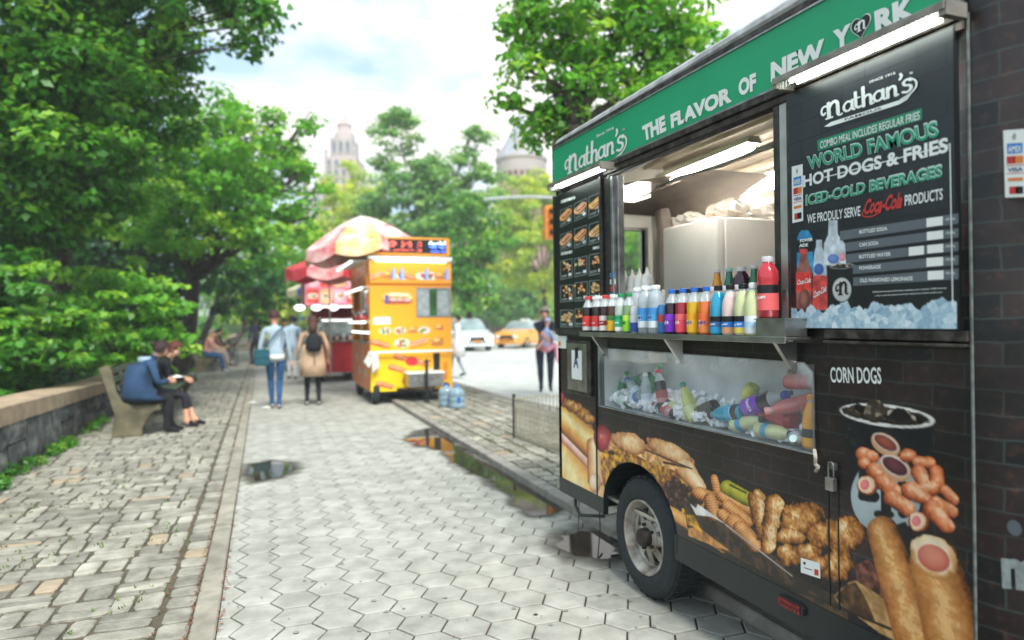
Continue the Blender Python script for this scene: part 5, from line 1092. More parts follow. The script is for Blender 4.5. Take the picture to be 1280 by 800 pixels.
row = [(735.6, 'pet', 'cola', '1d0f0c', 'd23a3a', ['d4d4cf', 'd03a36', 'd03a36', 'd03a36'], 'Coca-Cola', 'ffffff', 'cola bottle with red cap and red label at the far left of the serving shelf'),
 (747.5, 'pet', 'cola', '1d0f0c', 'e8e8e4', ['c8c8c2', 'd03a36', 'd03a36', 'd03a36'], 'Coca-Cola', 'ffffff', 'cola bottle with white cap and red label, second from the left on the shelf'),
 (757, 'pet', 'darkred', '2a1012', 'c9403c', ['e8e0da', '9c2433', 'd9cfc8'], 'Dr Pepper', 'ffffff', 'dark soda bottle with maroon and white label beside the cola bottles'),
 (766.5, 'pet', 'brown', '4a2412', 'e4e4e0', ['e4b21f', 'e4b21f', '3f7a34'], 'TEA', '3f6a2c', 'brown tea bottle with yellow and green label'),
 (776.5, 'pet', 'clear', 'd7e4dc', '1f9a5c', ['eef2ee', '2fb078', '2fb078', '1f9a68'], 'Sprite', 'ffffff', 'clear lemon-lime soda bottle with green cap and mint label'),
 (786.5, 'pet', 'greenclear', '7d9a6a', '1f8f4c', ['8bcf2a', '8bcf2a', 'b5e04a'], 'LIME', '2a6a24', 'greenish bottle with green cap and bright lime label'),
 (795, 'can', 'silver', 'c3c9cc', None, ['2a4f9e', 'd0d4d6'], '', 'ffffff', 'silver and blue energy drink can in front of the water bottles'),
 (807.5, 'sport', 'water', 'c9d6da', 'e9ecec', ['dfe6e8', '4e9fd6', '3f8fce'], 'DASANI', '24549c', 'clear water bottle with white cap and blue label bearing a white disc'),
 (820.5, 'sport', 'water', 'c9d6da', 'e9ecec', ['dfe6e8', '4e9fd6', '3f8fce'], 'DASANI', '24549c', 'clear water bottle with blue label just left of the dark blue can'),
 (830, 'can', 'bluecan', '2d6fa8', None, ['2d6fa8', 'b0453c'], '', 'ffffff', 'blue and red can between the water and the grape soda'),
 (840.5, 'pet', 'grape', '2a0f24', '2a6fd0', ['7c2ac0', '7c2ac0', '8a3ad0'], 'FANTA', 'ffffff', 'grape soda bottle with blue cap and purple label'),
 (854, 'pet', 'strawberry', 'a3202e', '2a6fd0', ['e84a5c', 'e84a5c', 'f06a70'], 'FANTA', 'ffffff', 'strawberry soda bottle with blue cap and pink-red label'),
 (868.5, 'pet', 'pineapple', 'e0b40c', '2a6fd0', ['f0b820', 'f0b820', 'e8a818'], 'FANTA', '2a5fb0', 'yellow pineapple soda bottle with blue cap'),
 (883.5, 'pet', 'orange', 'f07a34', '2a6fd0', ['f08a48', 'f0703c', 'f0703c'], 'FANTA', '2a3f9c', 'orange soda bottle with blue cap'),
 (898.5, 'juice', 'bluejuice', '1fa3c8', '1e1e22', ['2a9fd4', '3a6fa8', '15181c'], 'Minute Maid', 'ffffff', 'bright blue juice bottle with black cap'),
 (913.5, 'juice', 'pinkjuice', 'e8cfc8', '1e1e22', ['e0a070', '2a7ac8', '15181c'], 'Minute Maid', 'ffffff', 'pale pink lemonade bottle with black cap and blue label'),
 (929.5, 'juice', 'lemonade', 'd9dfa8', '1e1e22', ['e8d060', '3f8fe0', '15181c'], 'Minute Maid', 'ffffff', 'pale yellow lemonade bottle with black cap and blue label'),
 (942.5, 'juice', 'lemonade', 'd9dfa8', 'e8eceb', ['d8e0e4', 'b8d8e8', 'e6ecee'], '', 'ffffff', 'pale lemonade bottle with white cap, last before the steel bin')]
for px, *a in row:
    o = bottle(a[0], a[1], a[2], a[3], a[4], a[5], a[6], a[7], group=GR, disc='e8f2f8' if a[5] in ('DASANI', 'FANTA') and a[6] != 'ffffff' else None, la=.55 if a[1] in ('water', 'clear') else 1, cat='can' if a[0] == 'can' else 'bottle', obname='drink_can' if a[0] == 'can' else 'bottle'); onshelf(o, px)
    if a[1] == 'can': pass
# second row
for px, k, cap, lb in ((744, 1, 'e8e8e4', 'cola bottle of the second row, behind the leftmost red-capped cola'), (753, 2, 'e8e8e4', 'dark soda bottle of the second row with white cap behind the maroon label'), (763, 3, 'c9403c', 'tea bottle of the second row with red cap'), (773, 4, 'e8e8e4', 'clear soda bottle of the second row behind the mint label'), (797, 7, 'e9ecec', 'water bottle with white cap standing behind the silver can'), (816, 8, 'e9ecec', 'water bottle of the second row between the two front water bottles'), (849, 10, '1e1e22', 'dark soda bottle with black cap behind the grape soda'), (862, 11, '1e1e22', 'red soda bottle with black cap in the second row'), (877, 12, '1e1e22', 'yellow soda bottle with black cap in the second row'), (892, 13, 'e8e8e4', 'orange soda bottle with white cap in the second row'), (907, 14, 'e8e8e4', 'blue juice bottle with white cap in the second row'), (922, 15, 'e8e8e4', 'pink lemonade bottle with white cap in the second row')):
    _, *a = row[k]; o = bottle(a[0], a[1], a[2], cap, a[4], '', a[6], lb, group=GR, la=.55 if a[1] in ('water', 'clear') else 1); onshelf(o, px, 1.963)
# raised row at the right end
tb(MB().box(2.03, 2.24, 2.27, 2.78, 1.474, 1.535), 'raised_step', M_steel, bev=.003)
for px, kind, ln, lc, cap, lab, lb in ((897.5, 'glass', 'amber', 'd8901c', 'd8d8d0', ['e0a040', 'd89028'], 'amber orange bottle on the raised step, leftmost of the back row'), (912.5, 'glass', 'green', '1f6f4a', '9ad0c8', ['e8efea'], 'tall green glass bottle on the raised step, left of the dark red one'), (928, 'sport', 'plum', '3a0f24', 'd8d8d4', ['b8204a', '5a1030'], 'round-shouldered dark red juice bottle between the two green glass bottles'), (944, 'glass', 'green', '1f6f4a', 'd8dcd8', ['e8efea'], 'tall green glass bottle with pale cap, right of the dark red one')):
    o = bottle(kind, ln, lc, cap, lab, '', 'ffffff', lb, group='bottles on the raised step'); onshelf(o, px, 2.08, 1.5352)
BN = empty('steel_bin', (1.925, 0, SH_Z), label='small stainless steel pan at the right end of the serving shelf', cat='pan'); yb0, yb1 = TX(981, 410, 1.88)[0], TX(945, 410, 1.88)[0]
BN.location.y = (yb0+yb1)/2; hw = (yb1-yb0)/2; mb = MB(); mb.box(-.045, -.042, -hw, hw, 0, .07); mb.box(.06, .063, -hw, hw, 0, .07); mb.box(-.042, .06, -hw, -hw+.003, 0, .07); mb.box(-.042, .06, hw-.003, hw, 0, .07); mb.box(-.042, .06, -hw, hw, 0, .003); mb.build('pan_wall', M_steel, BN)
MB().box(-.05, .068, -hw-.006, hw+.006, .068, .072).build('rim', M_steel, BN)
o = bottle('sport', 'redsport', 'd23a44', 'e8e4e4', ['ef6a6a', 'ef6a6a', '1a1a1c'], 'VITAMIN', 'ffffff', 'large red drink bottle with white cap standing on the steel pan'); onshelf(o, 960.5, 1.935, SH_Z+.0725, 0)
# squeeze bottles in their caddy
CA = empty('squeeze_bottle_caddy', (2.12, TX(795, 360, 2.12)[0], 1.62), label='white caddy holding four squeeze bottles of sauce inside the window', cat='caddy'); tmp = MB()
tmp.box(-.05, .05, -.17, .17, 0, .10); tmp.build('rack', M_wht, CA, bev=.01)
MB().box(2.06, 2.2, CA.location.y-.2, CA.location.y+.2, 1.30, 1.62).build('riser', M_wht).name = 'sauce_riser'
bpy.data.objects['sauce_riser'].parent = TR; tp(bpy.data.objects['sauce_riser'])
for k, (c, lb) in enumerate((('e8dcc8', 'cream-filled squeeze bottle, leftmost in the caddy'), ('e89030', 'orange-filled squeeze bottle, second from left in the caddy'), ('e8d8b8', 'pale squeeze bottle, third from left in the caddy'), ('d05048', 'red ketchup squeeze bottle, rightmost in the caddy'))):
    o = empty('squeeze_bottle', (2.12, CA.location.y+.125-k*.083, 1.645), label=lb, cat='squeeze bottle', group='squeeze bottles in the caddy')
    MB().lathe([(0, 0), (.032, .002), (.034, .02), (.034, .07)], 16).build('sauce_fill', mat('sauce_'+c, c, .3, var=.05), o, smooth=True)
    MB().lathe([(.034, .07), (.034, .135), (.028, .15), (.028, .158), (.012, .17), (.004, .205), (0, .206)], 16).build('bottle_top', mat('milky', 'e4e2da', .35, var=.03), o, smooth=True)
# ---------------------------------------------------------------- drinks lying in the display
GD = 'drinks piled in the glass display'
def inshow(kind, ln, lc, cap, lab, cx, cy, ang, lb, D=2.13, txt='', tc='ffffff', tilt=0, la=1, sc_=1.05):
    o = bottle(kind, ln, lc, cap, lab, txt, tc, lb, group=GD, la=la); y, z = TX(cx, cy, D); h = PROF[kind]['h']*sc_/2; a = math.radians(ang)
    d = Vector((tilt, -math.cos(a), math.sin(a))).normalized()      # bottle axis, pointing to the cap; image right = -Y
    q = Vector((0, 0, 1)).rotation_difference(d); R = q.to_matrix()
    z = max(z, 1.012+.034+abs(d.z)*(h-.02)) ; o.rotation_euler = (R @ Matrix.Rotation(0, 3, 'Z')).to_euler(); o.location = Vector((D, y, z))-d*h; o.scale = (sc_,)*3; return o
inshow('pet', 'greensoda', '1c7a4a', '1f8f4c', ['cfe6d8', 'bfe0d0'], 775, 500, 180, 'green soda bottle lying flat at the far left of the display', 2.09)
inshow('pet', 'greensoda', '1c7a4a', '1f8f4c', ['2f9a68', '2f9a68'], 779, 483, 60, 'green soda bottle leaning upright above the flat green one', 2.15)
inshow('pet', 'greensoda', '1c7a4a', '1f8f4c', ['2f9a68', '2f9a68'], 801, 474, 20, 'green soda bottle on top of the pile, left of the red-capped cola', 2.15)
inshow('pet', 'greensoda', '1c7a4a', '1f8f4c', ['2f9a68', '2f9a68'], 818, 474, 50, 'small green bottle top showing behind the red-capped cola', 2.15)
inshow('pet', 'water', 'c9d6da', '2a5fc0', ['9ab8d8', 'c8d8e4'], 793, 486, 150, 'clear water bottle with dark blue cap lying over the green bottles', 2.10, la=.6)
inshow('pet', 'water', 'c9d6da', 'e9ecec', ['3a4f9a', 'c8d8e4'], 808, 490, 95, 'clear water bottle standing in the pile with small navy label', 2.10, la=.6)
inshow('pet', 'water', 'c9d6da', 'e0e8ec', ['4a78c0', 'c8d8e4'], 791, 507, 200, 'clear water bottle with blue-white end at the bottom left', 2.08, la=.6)
inshow('pet', 'cola', '1d0f0c', 'd23a3a', ['c98a88', 'a84a4c'], 826, 486, 105, 'cola bottle with red cap standing in the pile', 2.10)
inshow('pet', 'cola', '1d0f0c', '8a3a34', ['c98a88', 'a84a4c'], 830, 512, 172, 'cola bottle lying on its side below the red-capped one', 2.08)
inshow('juice', 'lemonade', 'd9dfa8', '1e1e22', ['e8ecd0', '15181c'], 848, 517, 165, 'pale lemonade bottle with thin black label band', 2.10)
inshow('juice', 'limeade', 'cfdc7c', '3fa07a', ['d8e4a0', 'd8e4a0'], 861, 519, 120, 'yellow-green lemonade bottle with teal cap in the middle of the display', 2.08)
inshow('pet', 'cola', '1d0f0c', '1e1e22', ['4a4440', '3a3634'], 879, 513, 200, 'dark cola bottle with black cap left of the bright blue bottle', 2.10)
inshow('juice', 'bluejuice', '1fa3c8', '1e1e22', ['20242c', '3fb0dc'], 908, 517, 190, 'bright blue juice bottle lying with its cap to the left', 2.06, txt='Minute Maid', sc_=1.25)
inshow('juice', 'limegreen', 'a8b820', '2a6fd0', ['b8c83a', 'b8c83a'], 893, 533, 180, 'yellow-green bottle half hidden under the bright blue bottle', 2.14)
inshow('juice', 'limeade', 'cfdc7c', '1e1e22', ['e0e070', 'd8dc80'], 932, 505, 240, 'yellow lemonade bottle behind the purple-labelled one', 2.15)
inshow('pet', 'grape', '2a0f24', '1f3f9c', ['8a4ac8', '7c2ac0'], 957, 502, 18, 'grape soda bottle with purple label and navy cap lying across the pile', 2.06, txt='FANTA', sc_=1.35)
inshow('juice', 'pinkdrink', 'c8706c', 'd89a98', ['d08880', 'c87870'], 989, 507, 205, 'pink drink bottle with its round base toward the glass', 2.07, tilt=-1.4)
inshow('sport', 'redgel', '9c1f2c', '1e1e22', ['b03038', 'a02830'], 968, 519, 175, 'deep red drink bottle under the grape soda', 2.09)
inshow('juice', 'lemonade', 'd9dfa8', '1e1e22', ['d8dfa8', '4a9fd8'], 936, 528, 15, 'pale lemonade bottle with black cap to the right, lowest row', 2.06)
inshow('juice', 'lemonade', 'd9dfa8', '1e1e22', ['c8cf98', '4aa0c0'], 969, 540, 2, 'pale lemonade bottle with black cap to the right, nearest the tray corner', 2.06)
inshow('pet', 'cola', '1d0f0c', '1e1e22', ['3a2a26', '2a2422'], 991, 526, 100, 'dark cola bottle standing behind the amber bottle', 2.12)
inshow('pet', 'clearish', 'cfe0dc', 'bfdcd8', ['c8dcd8', 'd8e4e0'], 996, 547, 10, 'clear bottle with pale cap at the bottom right of the display', 2.05, tilt=-1.2, la=.7)
inshow('juice', 'amberjuice', 'e8a020', 'e0a030', ['e8a820', '1a1c20'], 1014, 527, 88, 'amber orange juice bottle standing in the right corner of the display', 2.05, txt='')
inshow('pet', 'redlabel', 'c8382c', 'e8e8e4', ['d8402c', 'd8402c'], 1007, 477, 5, 'bottle with bright red label on top of the pile at the right', 2.14)
for c, s, sd_, lb in (((772, 482), .075, 3, 'frosted ice bag at the far left of the display'), ((848, 500), .085, 5, 'frosted ice bag in the middle of the display behind the lemonade'), ((935, 492), .09, 9, 'frosted ice bag behind the grape soda in the display')):
    y, z = TX(*c, 2.15); o = bag('ice_bag', (2.17, y, 1.02), s*.8, lb, M_ice, sd_, 'ice bag', sq=(.7, 1.7, 1.5)); o['group'] = 'ice bags in the display'
# ================================================================ people
SKIN = {'light': 'd9a888', 'tan': 'b9805c', 'rosy': 'd89a84'}
def ik(a, b, l1, l2, hint):
    a, b, hint = Vector(a), Vector(b), Vector(hint); d = b-a; L_ = min(d.length, (l1+l2)*.999); u = d.normalized()
    x = (l1*l1-l2*l2+L_*L_)/(2*L_); h = math.sqrt(max(0, l1*l1-x*x)); n = (hint-u*hint.dot(u)).normalized(); return a+u*x+n*h
def person(spec):
    """local frame: +Y is where the body faces, +X its right hand side; one skinned body, clothes coloured by limb"""
    g = spec.get; sc_ = g('h', 1.74)/1.74
    pel = Vector(g('pelvis', (0, 0, .93))); chest = Vector(g('chest', (0, .0, 1.30))); neck = Vector(g('neck', (0, 0, 1.47))); head = Vector(g('head', (0, .02, 1.62)))
    R = g('wide', 1.0)
    V = []; E = []; RD = []; B = []
    def v(p, r): V.append(Vector(p)); RD.append(r if isinstance(r, tuple) else (r, r)); return len(V)-1
    def e(a, b, k): E.append((a, b)); B.append(k)
    p0 = v(pel, (.150*R, .115*R)); p1 = v(pel.lerp(chest, .45), (.130*R, .10*R)); p2 = v(chest, (.160*R, .115*R)); p3 = v(chest.lerp(neck, .62), (.125*R, .085)); p4 = v(neck, .058); p5 = v(neck.lerp(head, .35), .054)
    e(p0, p1, 'hip'); e(p1, p2, 'torso'); e(p2, p3, 'torso'); e(p3, p4, 'torso'); e(p4, p5, 'neck')
    fwd = Vector(g('look', (0, 1, -.05))).normalized(); upv = (head-neck).normalized(); side = fwd.cross(upv).normalized(); upv = side.cross(fwd)
    h1 = v(head-upv*.01, .082); h2 = v(head+upv*.055-fwd*.012, .088); e(p5, h1, 'head'); e(h1, h2, 'head')
    h3 = v(head-upv*.075+fwd*.035, .05); e(h1, h3, 'head')
    nn = v(head-upv*.015+fwd*.098, .012); e(h1, nn, 'head')
    sl = chest+(neck-chest)*.62
    sdir = Vector(g('sdir', (1, 0, 0))).normalized()
    for s, hk, ek in ((1, 'rh', 'rel'), (-1, 'lh', 'lel')):
        sh = sl+sdir*s*.185*R; a0 = v(sh, (.062, .058)); e(p3, a0, 'arm')
        hand = Vector(g(hk, (s*.27, .05, .80))); el = ik(sh, hand, .29, .255, g(ek, (s*.5, -1, -.2))); a1 = v(el, .045); a2 = v(el.lerp(hand, .5), .040); a3 = v(hand, .027)
        e(a0, a1, 'arm'); e(a1, a2, 'fore'); e(a2, a3, 'fore')
        d = (hand-el).normalized(); sd_ = Vector(g(hk+'_side', (0, 1, 0))); sd_ = (sd_-d*sd_.dot(d)).normalized(); nm = d.cross(sd_)
        pm = v(hand+d*.055, (.034, .022)); e(a3, pm, 'hand'); cu = g('curl', .35)
        for k in range(4):
            ln = (.034, .040, .038, .030)[k]; o_ = sd_*(.027-.018*k); f1 = v(hand+d*.085+o_, .0088); q = (d+nm*s*cu).normalized(); f2 = v(hand+d*.085+o_+q*ln, .0080); q2 = (d+nm*s*cu*3).normalized(); f3 = v(hand+d*.085+o_+q*ln+q2*ln*.7, .0070)
            e(pm, f1, 'hand'); e(f1, f2, 'hand'); e(f2, f3, 'hand')
        t1 = v(hand+d*.03+sd_*.034, .0105); t2 = v(hand+d*.062+sd_*.054+nm*s*.012, .009); e(a3, t1, 'hand'); e(t1, t2, 'hand')
    for s, fk, kk in ((1, 'rf', 'rk'), (-1, 'lf', 'lk')):
        hp = pel+sdir*s*.095*R-Vector((0, 0, .03)); l0 = v(hp, (.093*R, .10*R)); e(p0, l0, 'hip2')
        foot = Vector(g(fk, (s*.11, 0, .08))); kn = ik(hp, foot, .44, .425, g(kk, (0, 1, 0))); l1 = v(hp.lerp(kn, .5), .080*R); l2 = v(kn, .062*R); l3 = v(kn.lerp(foot, .4), .058*R); l4 = v(foot, .040)
        e(l0, l1, 'thigh'); e(l1, l2, 'thigh'); e(l2, l3, 'calf'); e(l3, l4, 'ankle')
        td = Vector(g(fk+'d', (s*.12, 1, -.05))).normalized(); f1 = v(foot+Vector((0, 0, -.035))-td*.045, .036); f2 = v(foot+td*.11+Vector((0, 0, -.042)), .036); f3 = v(foot+td*.175+Vector((0, 0, -.05)), .026)
        e(l4, f1, 'shoe'); e(l4, f2, 'shoe'); e(f2, f3, 'shoe')
    me = bpy.data.meshes.new('body'); me.from_pydata([p*sc_ for p in V], E, []); o = bpy.data.objects.new('tmp', me); C.objects.link(o)
    md = o.modifiers.new('s', 'SKIN'); md.branch_smoothing = .2
    md.use_smooth_shade = True; me.update()
    if not me.skin_vertices:
        bm = bmesh.new(); bm.from_mesh(me); bm.verts.layers.skin.verify(); bm.to_mesh(me); bm.free()
    for i, sv in enumerate(me.skin_vertices[0].data): sv.radius = (RD[i][0]*sc_, RD[i][1]*sc_); sv.use_root = (i == 0)
    ss = o.modifiers.new('u', 'SUBSURF'); ss.levels = 1; ss.render_levels = 1
    dg = bpy.context.evaluated_depsgraph_get(); nm_ = bpy.data.meshes.new_from_object(o.evaluated_get(dg)); bpy.data.objects.remove(o)
    cols = g('cols'); keys = list(dict.fromkeys(cols.values())); nm_.materials.clear()
    for k in keys: nm_.materials.append(k)
    pts = np.array([[*(V[a]*sc_), *(V[b]*sc_)] for a, b in E]); cen = np.array([p.center[:] for p in nm_.polygons])
    A_, B_ = pts[:, :3], pts[:, 3:]; d = B_-A_; t = np.clip(((cen[:, None]-A_)*d).sum(-1)/(d*d).sum(-1), 0, 1); rr = np.array([(max(RD[a])+max(RD[b]))/2*sc_ for a, b in E]); D = np.linalg.norm(cen[:, None]-A_-t[..., None]*d, axis=-1)/rr
    idx = D.argmin(1); mi = [keys.index(cols.get(B[i], cols['torso'])) for i in idx]; nm_.polygons.foreach_set('material_index', mi); nm_.polygons.foreach_set('use_smooth', [True]*len(mi)); nm_.name = 'body'
    root = empty('person', g('loc', (0, 0, 0)), g('rz', 0), label=g('label'), cat='person', group=g('group')); link('body', nm_, root)
    # hair
    mb = MB(); n, k = 12, 18; vs = []; H = head+upv*.03-fwd*.012; ok = []
    for i in range(n+1):
        th = PI*i/n
        for j in range(k):
            ph = 2*PI*j/k; dl = Vector((0, 0, 0))+upv*math.cos(th)+(fwd*math.cos(ph)+side*math.sin(ph))*math.sin(th); rr_ = .108+.008*math.sin(ph*5+i)+.004*math.sin(ph*9+2*i); vs.append((H+upv*dl.dot(upv)*rr_*1.12+fwd*dl.dot(fwd)*rr_*1.02+side*dl.dot(side)*rr_*.93)*sc_); ok.append((dl.dot(fwd), dl.dot(upv)))
    fs = []
    lim = g('hairlow', -.45)
    for i in range(n):
        for j in range(k):
            f = (i*k+j, i*k+(j+1) % k, (i+1)*k+(j+1) % k, (i+1)*k+j); c = [ok[q] for q in f]; fa = sum(q[0] for q in c)/4; ua = sum(q[1] for q in c)/4
            if ua > .45 or (ua > lim and fa < .25-.5*max(0, -ua) ): fs.append(f)
    mb.add(vs, fs); hm = g('hair'); hl = g('hairlong')
    if hl:
        st = (H-upv*.03-fwd*.06); pts_ = [st, st-fwd*.03-upv*hl*.5, st-fwd*.01-upv*hl]; mb.tube([p*sc_ for p in pts_], [.085*sc_, .088*sc_, .05*sc_], 12)
    if g('bun'): mb.lathe([(0, -.045), (.035, -.03), (.048, 0), (.035, .03), (0, .045)], 12, c=(H-fwd*.125+upv*.02)*sc_)
    if hm: mb.build('hair', hm, root, smooth=True)
    if g('eyes', True):
        mb = MB()
        for s in (-1, 1): mb.lathe([(0, -.008), (.008, 0), (0, .008)], 6, c=(head+fwd*.082+side*s*.032+upv*.012)*sc_)
        mb.lathe([(0, -.004), (.018, 0), (0, .004)], 8, c=(head+fwd*.080-upv*.058)*sc_); mb.build('face_detail', mat('face_dark', '5a2e28', .5, var=0), root)
        mb = MB()
        for s in (-1, 1): mb.lathe([(0, -.026), (.012, -.01), (.014, .012), (0, .026)], 8, c=(head+side*s*.086-fwd*.008)*sc_)
        mb.build('ear', cols['head'], root, smooth=True)
    return root, dict(pel=pel, chest=chest, neck=neck, head=head, sc=sc_, fwd=fwd, up=upv, side=side)
def cloth(n, c, **k): return mat('cloth_'+n, c, .85, var=k.get('var', .25), scale=k.get('scale', 7), bump=k.get('bump', .4), bscale=k.get('bscale', 18))
sk = {k: mat('skin_'+k, v, .5, var=.08, scale=10) for k, v in SKIN.items()}
def cols(skin, torso, leg, shoe, arm=None, fore=None, hip=None, ankle=None, calf=None):
    return dict(torso=torso, arm=arm or torso, fore=fore or arm or torso, hip=hip or torso, hip2=hip or leg, thigh=leg, calf=calf or leg, ankle=ankle or calf or leg, shoe=shoe, hand=sk[skin], neck=sk[skin], head=sk[skin])
def skirt(root, name, m, rings, seg=20, jit=.006, open_=0):
    """hanging cloth: rings of (centre, rx, ry)"""
    mb = MB(); vs = []; r = random.Random(len(name)*7+seg)
    for i, (c, rx, ry) in enumerate(rings):
        for k in range(seg):
            t = 2*PI*k/seg; w_ = 1+.05*i/len(rings)*math.sin(k*2.5); vs.append((c[0]+rx*w_*math.cos(t)+r.uniform(-jit, jit), c[1]+ry*w_*math.sin(t)+r.uniform(-jit, jit), c[2]))
    n = len(rings); mb.add(vs, [(i*seg+k, i*seg+(k+1) % seg, (i+1)*seg+(k+1) % seg, (i+1)*seg+k) for i in range(n-1) for k in range(seg)]); o = mb.build(name, m, root, smooth=True)
    s_ = o.modifiers.new('th', 'SOLIDIFY'); s_.thickness = .008; return o
jeans = cloth('jeans', '24507c'); white = cloth('white', 'd2d2cc', var=.08); blackc = cloth('black', '15171b'); navy = cloth('navy', '1c2738')
# walking couple
x, y = G(345, 511); rt_, J = person(dict(loc=(x, y, 0), rz=.02, h=1.76, pelvis=(0, 0, .95), chest=(0, .03, 1.32), neck=(0, .03, 1.49), head=(0, .05, 1.64), look=(.35, 1, -.05), hair=mat('hair_redbrown', '3c1f1c', .7), rf=(.05, -.06, .08), lf=(-.06, .10, .08), rh=(.27, .10, .86), lh=(-.30, .06, .86), hairlow=-.3,
    cols=cols('rosy', cloth('bluegrey', '9fb2bd', var=.12), jeans, white, hip=cloth('bluegrey', '9fb2bd')), label='walker in grey-blue shirt and blue jeans with a teal shoulder bag'))
skirt(rt_, 'shirt_tail', white, [((0, 0, .99), .165, .135), ((0, 0, .90), .172, .142)])
B1 = empty('shoulder_bag', (x-.20, y-.10, .0), label='teal shoulder bag on the left hip of the walker in jeans', cat='bag'); mb = MB(); tl = cloth('teal', '14505a'); mb.box(-.16, .10, -.10, .0, .80, 1.10); mb.build('pouch', tl, B1, bev=.035)
MB().box(-.15, .09, -.112, -.10, .95, 1.09).build('flap', tl, B1, bev=.01); mb = MB(); mb.tube(spl([(.0, -.03, 1.08), (.12, -.04, 1.25), (.25, -.02, 1.42), (.34, .04, 1.49), (.28, .16, 1.40)], 4), .014, 8); mb.build('strap', tl, B1, smooth=True)
x, y = G(392, 507); rt_, J = person(dict(loc=(x, y, 0), rz=-.03, h=1.68, pelvis=(0, 0, .95), chest=(0, .02, 1.31), rf=(.10, -.03, .08), lf=(-.12, .05, .08), rh=(.29, .12, .92), lh=(-.28, .12, .90), hair=mat('hair_brown', '4a2d22', .7), hairlong=.24, eyes=False,
    cols=cols('light', cloth('camel', 'b89a7c', var=.15), blackc, white, hip=cloth('camel', 'b89a7c')), label='walker in knee-length beige coat with long brown hair and black backpack'))
skirt(rt_, 'coat', MATS['cloth_camel'], [((0, 0, 1.16), .17, .135), ((0, 0, 1.0), .205, .165), ((0, 0, .8), .235, .19), ((0, 0, .56), .25, .205)])
B2 = empty('backpack', (x, y-.20, 1.19), label='small black backpack on the back of the beige coat', cat='backpack'); mb = MB()
mb.lathe([(0, -.17), (.10, -.165), (.145, -.10), (.15, 0), (.125, .10), (.07, .17), (0, .185)], 18, M=Matrix.Diagonal((1, .6, 1, 1))); mb.build('pack', blackc, B2, smooth=True); mb = MB(); mb.box(-.08, .08, -.108, -.08, -.11, .02); mb.build('pocket', blackc, B2, bev=.02)
mb = MB(); mb.tube(spl([(.05, .02, .15), (.13, .06, .24), (.16, .16, .28)], 4), .013, 6); mb.tube(spl([(-.05, .02, .15), (-.13, .06, .24), (-.16, .16, .28)], 4), .013, 6); mb.tube([(.0, -.05, -.16), (.01, -.06, -.4)], .008, 6); mb.build('strap', blackc, B2)
# people further along the path
x, y = G(366, 474); person(dict(loc=(x, y, 0), rz=.05, h=1.76, hair=mat('hair_black', '17120f', .7), eyes=False, rf=(.06, -.1, .08), lf=(-.08, .12, .08), cols=cols('light', cloth('paleblue', 'a9c0d2', var=.1), cloth('palegrey', 'b8bcbc', var=.1), blackc, hip=cloth('paleblue', 'a9c0d2')), label='pedestrian in pale blue top and light grey trousers between the walking couple', group=None))
x, y = G(356, 464); person(dict(loc=(x, y, 0), rz=3.0, h=1.7, hair=MATS['hair_black'], rf=(.06, -.1, .08), lf=(-.08, .1, .08), cols=cols('light', cloth('darkgrey', '3a3a3e'), blackc, blackc), label='distant pedestrian in dark grey behind the grey-blue shirt'))
x, y = G(322, 451); person(dict(loc=(x-.05, y-3, 0), rz=.6, h=1.8, hair=MATS['hair_black'], rf=(.12, -.05, .08), lf=(-.08, .1, .08), rh=(.15, .25, 1.05), cols=cols('tan', navy, blackc, blackc), label='person in dark navy clothes standing beside the parked bicycle'))
# right: man with child, person behind the orange cart
x, y = G(682, 489); rt_, J = person(dict(loc=(x, y, 0), rz=2.75, h=1.82, wide=1.2, pelvis=(0, 0, .95), hair=mat('hair_grey', '8f857c', .7), look=(.1, 1, -.25), rf=(.09, .08, .08), lf=(-.10, -.04, .08), rh=(-.05, .36, 1.10), lh=(.10, .34, .98), rel=(.8, -.3, -.6), lel=(-.8, -.3, -.6), rh_side=(0, 0, 1), lh_side=(0, 0, 1),
    cols=cols('rosy', navy, cloth('navytrouser', '1a2436'), blackc, fore=sk['rosy']), label='man in navy shirt carrying a small child, left of the trailer'))
c, s_ = math.cos(2.75), math.sin(2.75); cx, cy = x-s_*.27, y+c*.27
person(dict(loc=(cx, cy, .55), rz=2.75+PI*.75, h=1.15, pelvis=(0, 0, .60), chest=(0, .05, 1.0), neck=(0, .08, 1.22), head=(0, .12, 1.45), look=(0, 1, -.5), hair=cloth('paleviolet', 'b5b2d2', var=.1), hairlow=-.2, rf=(.16, .35, .32), lf=(-.16, .35, .32), rfd=(0, .4, -1), lfd=(0, .4, -1), rh=(.2, .3, .95), lh=(-.2, .3, .95), wide=1.15,
    cols=cols('rosy', cloth('babyblue', 'a3b6d6', var=.1), cloth('pink', 'cf8a98', var=.1), cloth('pink', 'cf8a98')), label='small child in pale blue with lilac hat held by the man in navy'))
x, y = G(573, 470); person(dict(loc=(x, y, 0), rz=1.2, h=1.72, hair=MATS['hair_black'], rf=(.05, .22, .08), lf=(-.05, -.2, .08), rh=(.2, .2, .95), cols=cols('light', cloth('offwhite', 'cfd4d2', var=.08), cloth('palegrey2', '8f979c', var=.1), blackc, hip=cloth('offwhite', 'cfd4d2')), label='pedestrian in long off-white coat stepping past the right side of the orange cart'))
skirt(bpy.data.objects[[o.name for o in C.objects if o.name.startswith('person')][-1]], 'coat', MATS['cloth_offwhite'], [((0, 0, 1.1), .17, .14), ((0, 0, .9), .21, .18), ((0, 0, .55), .24, .22)])
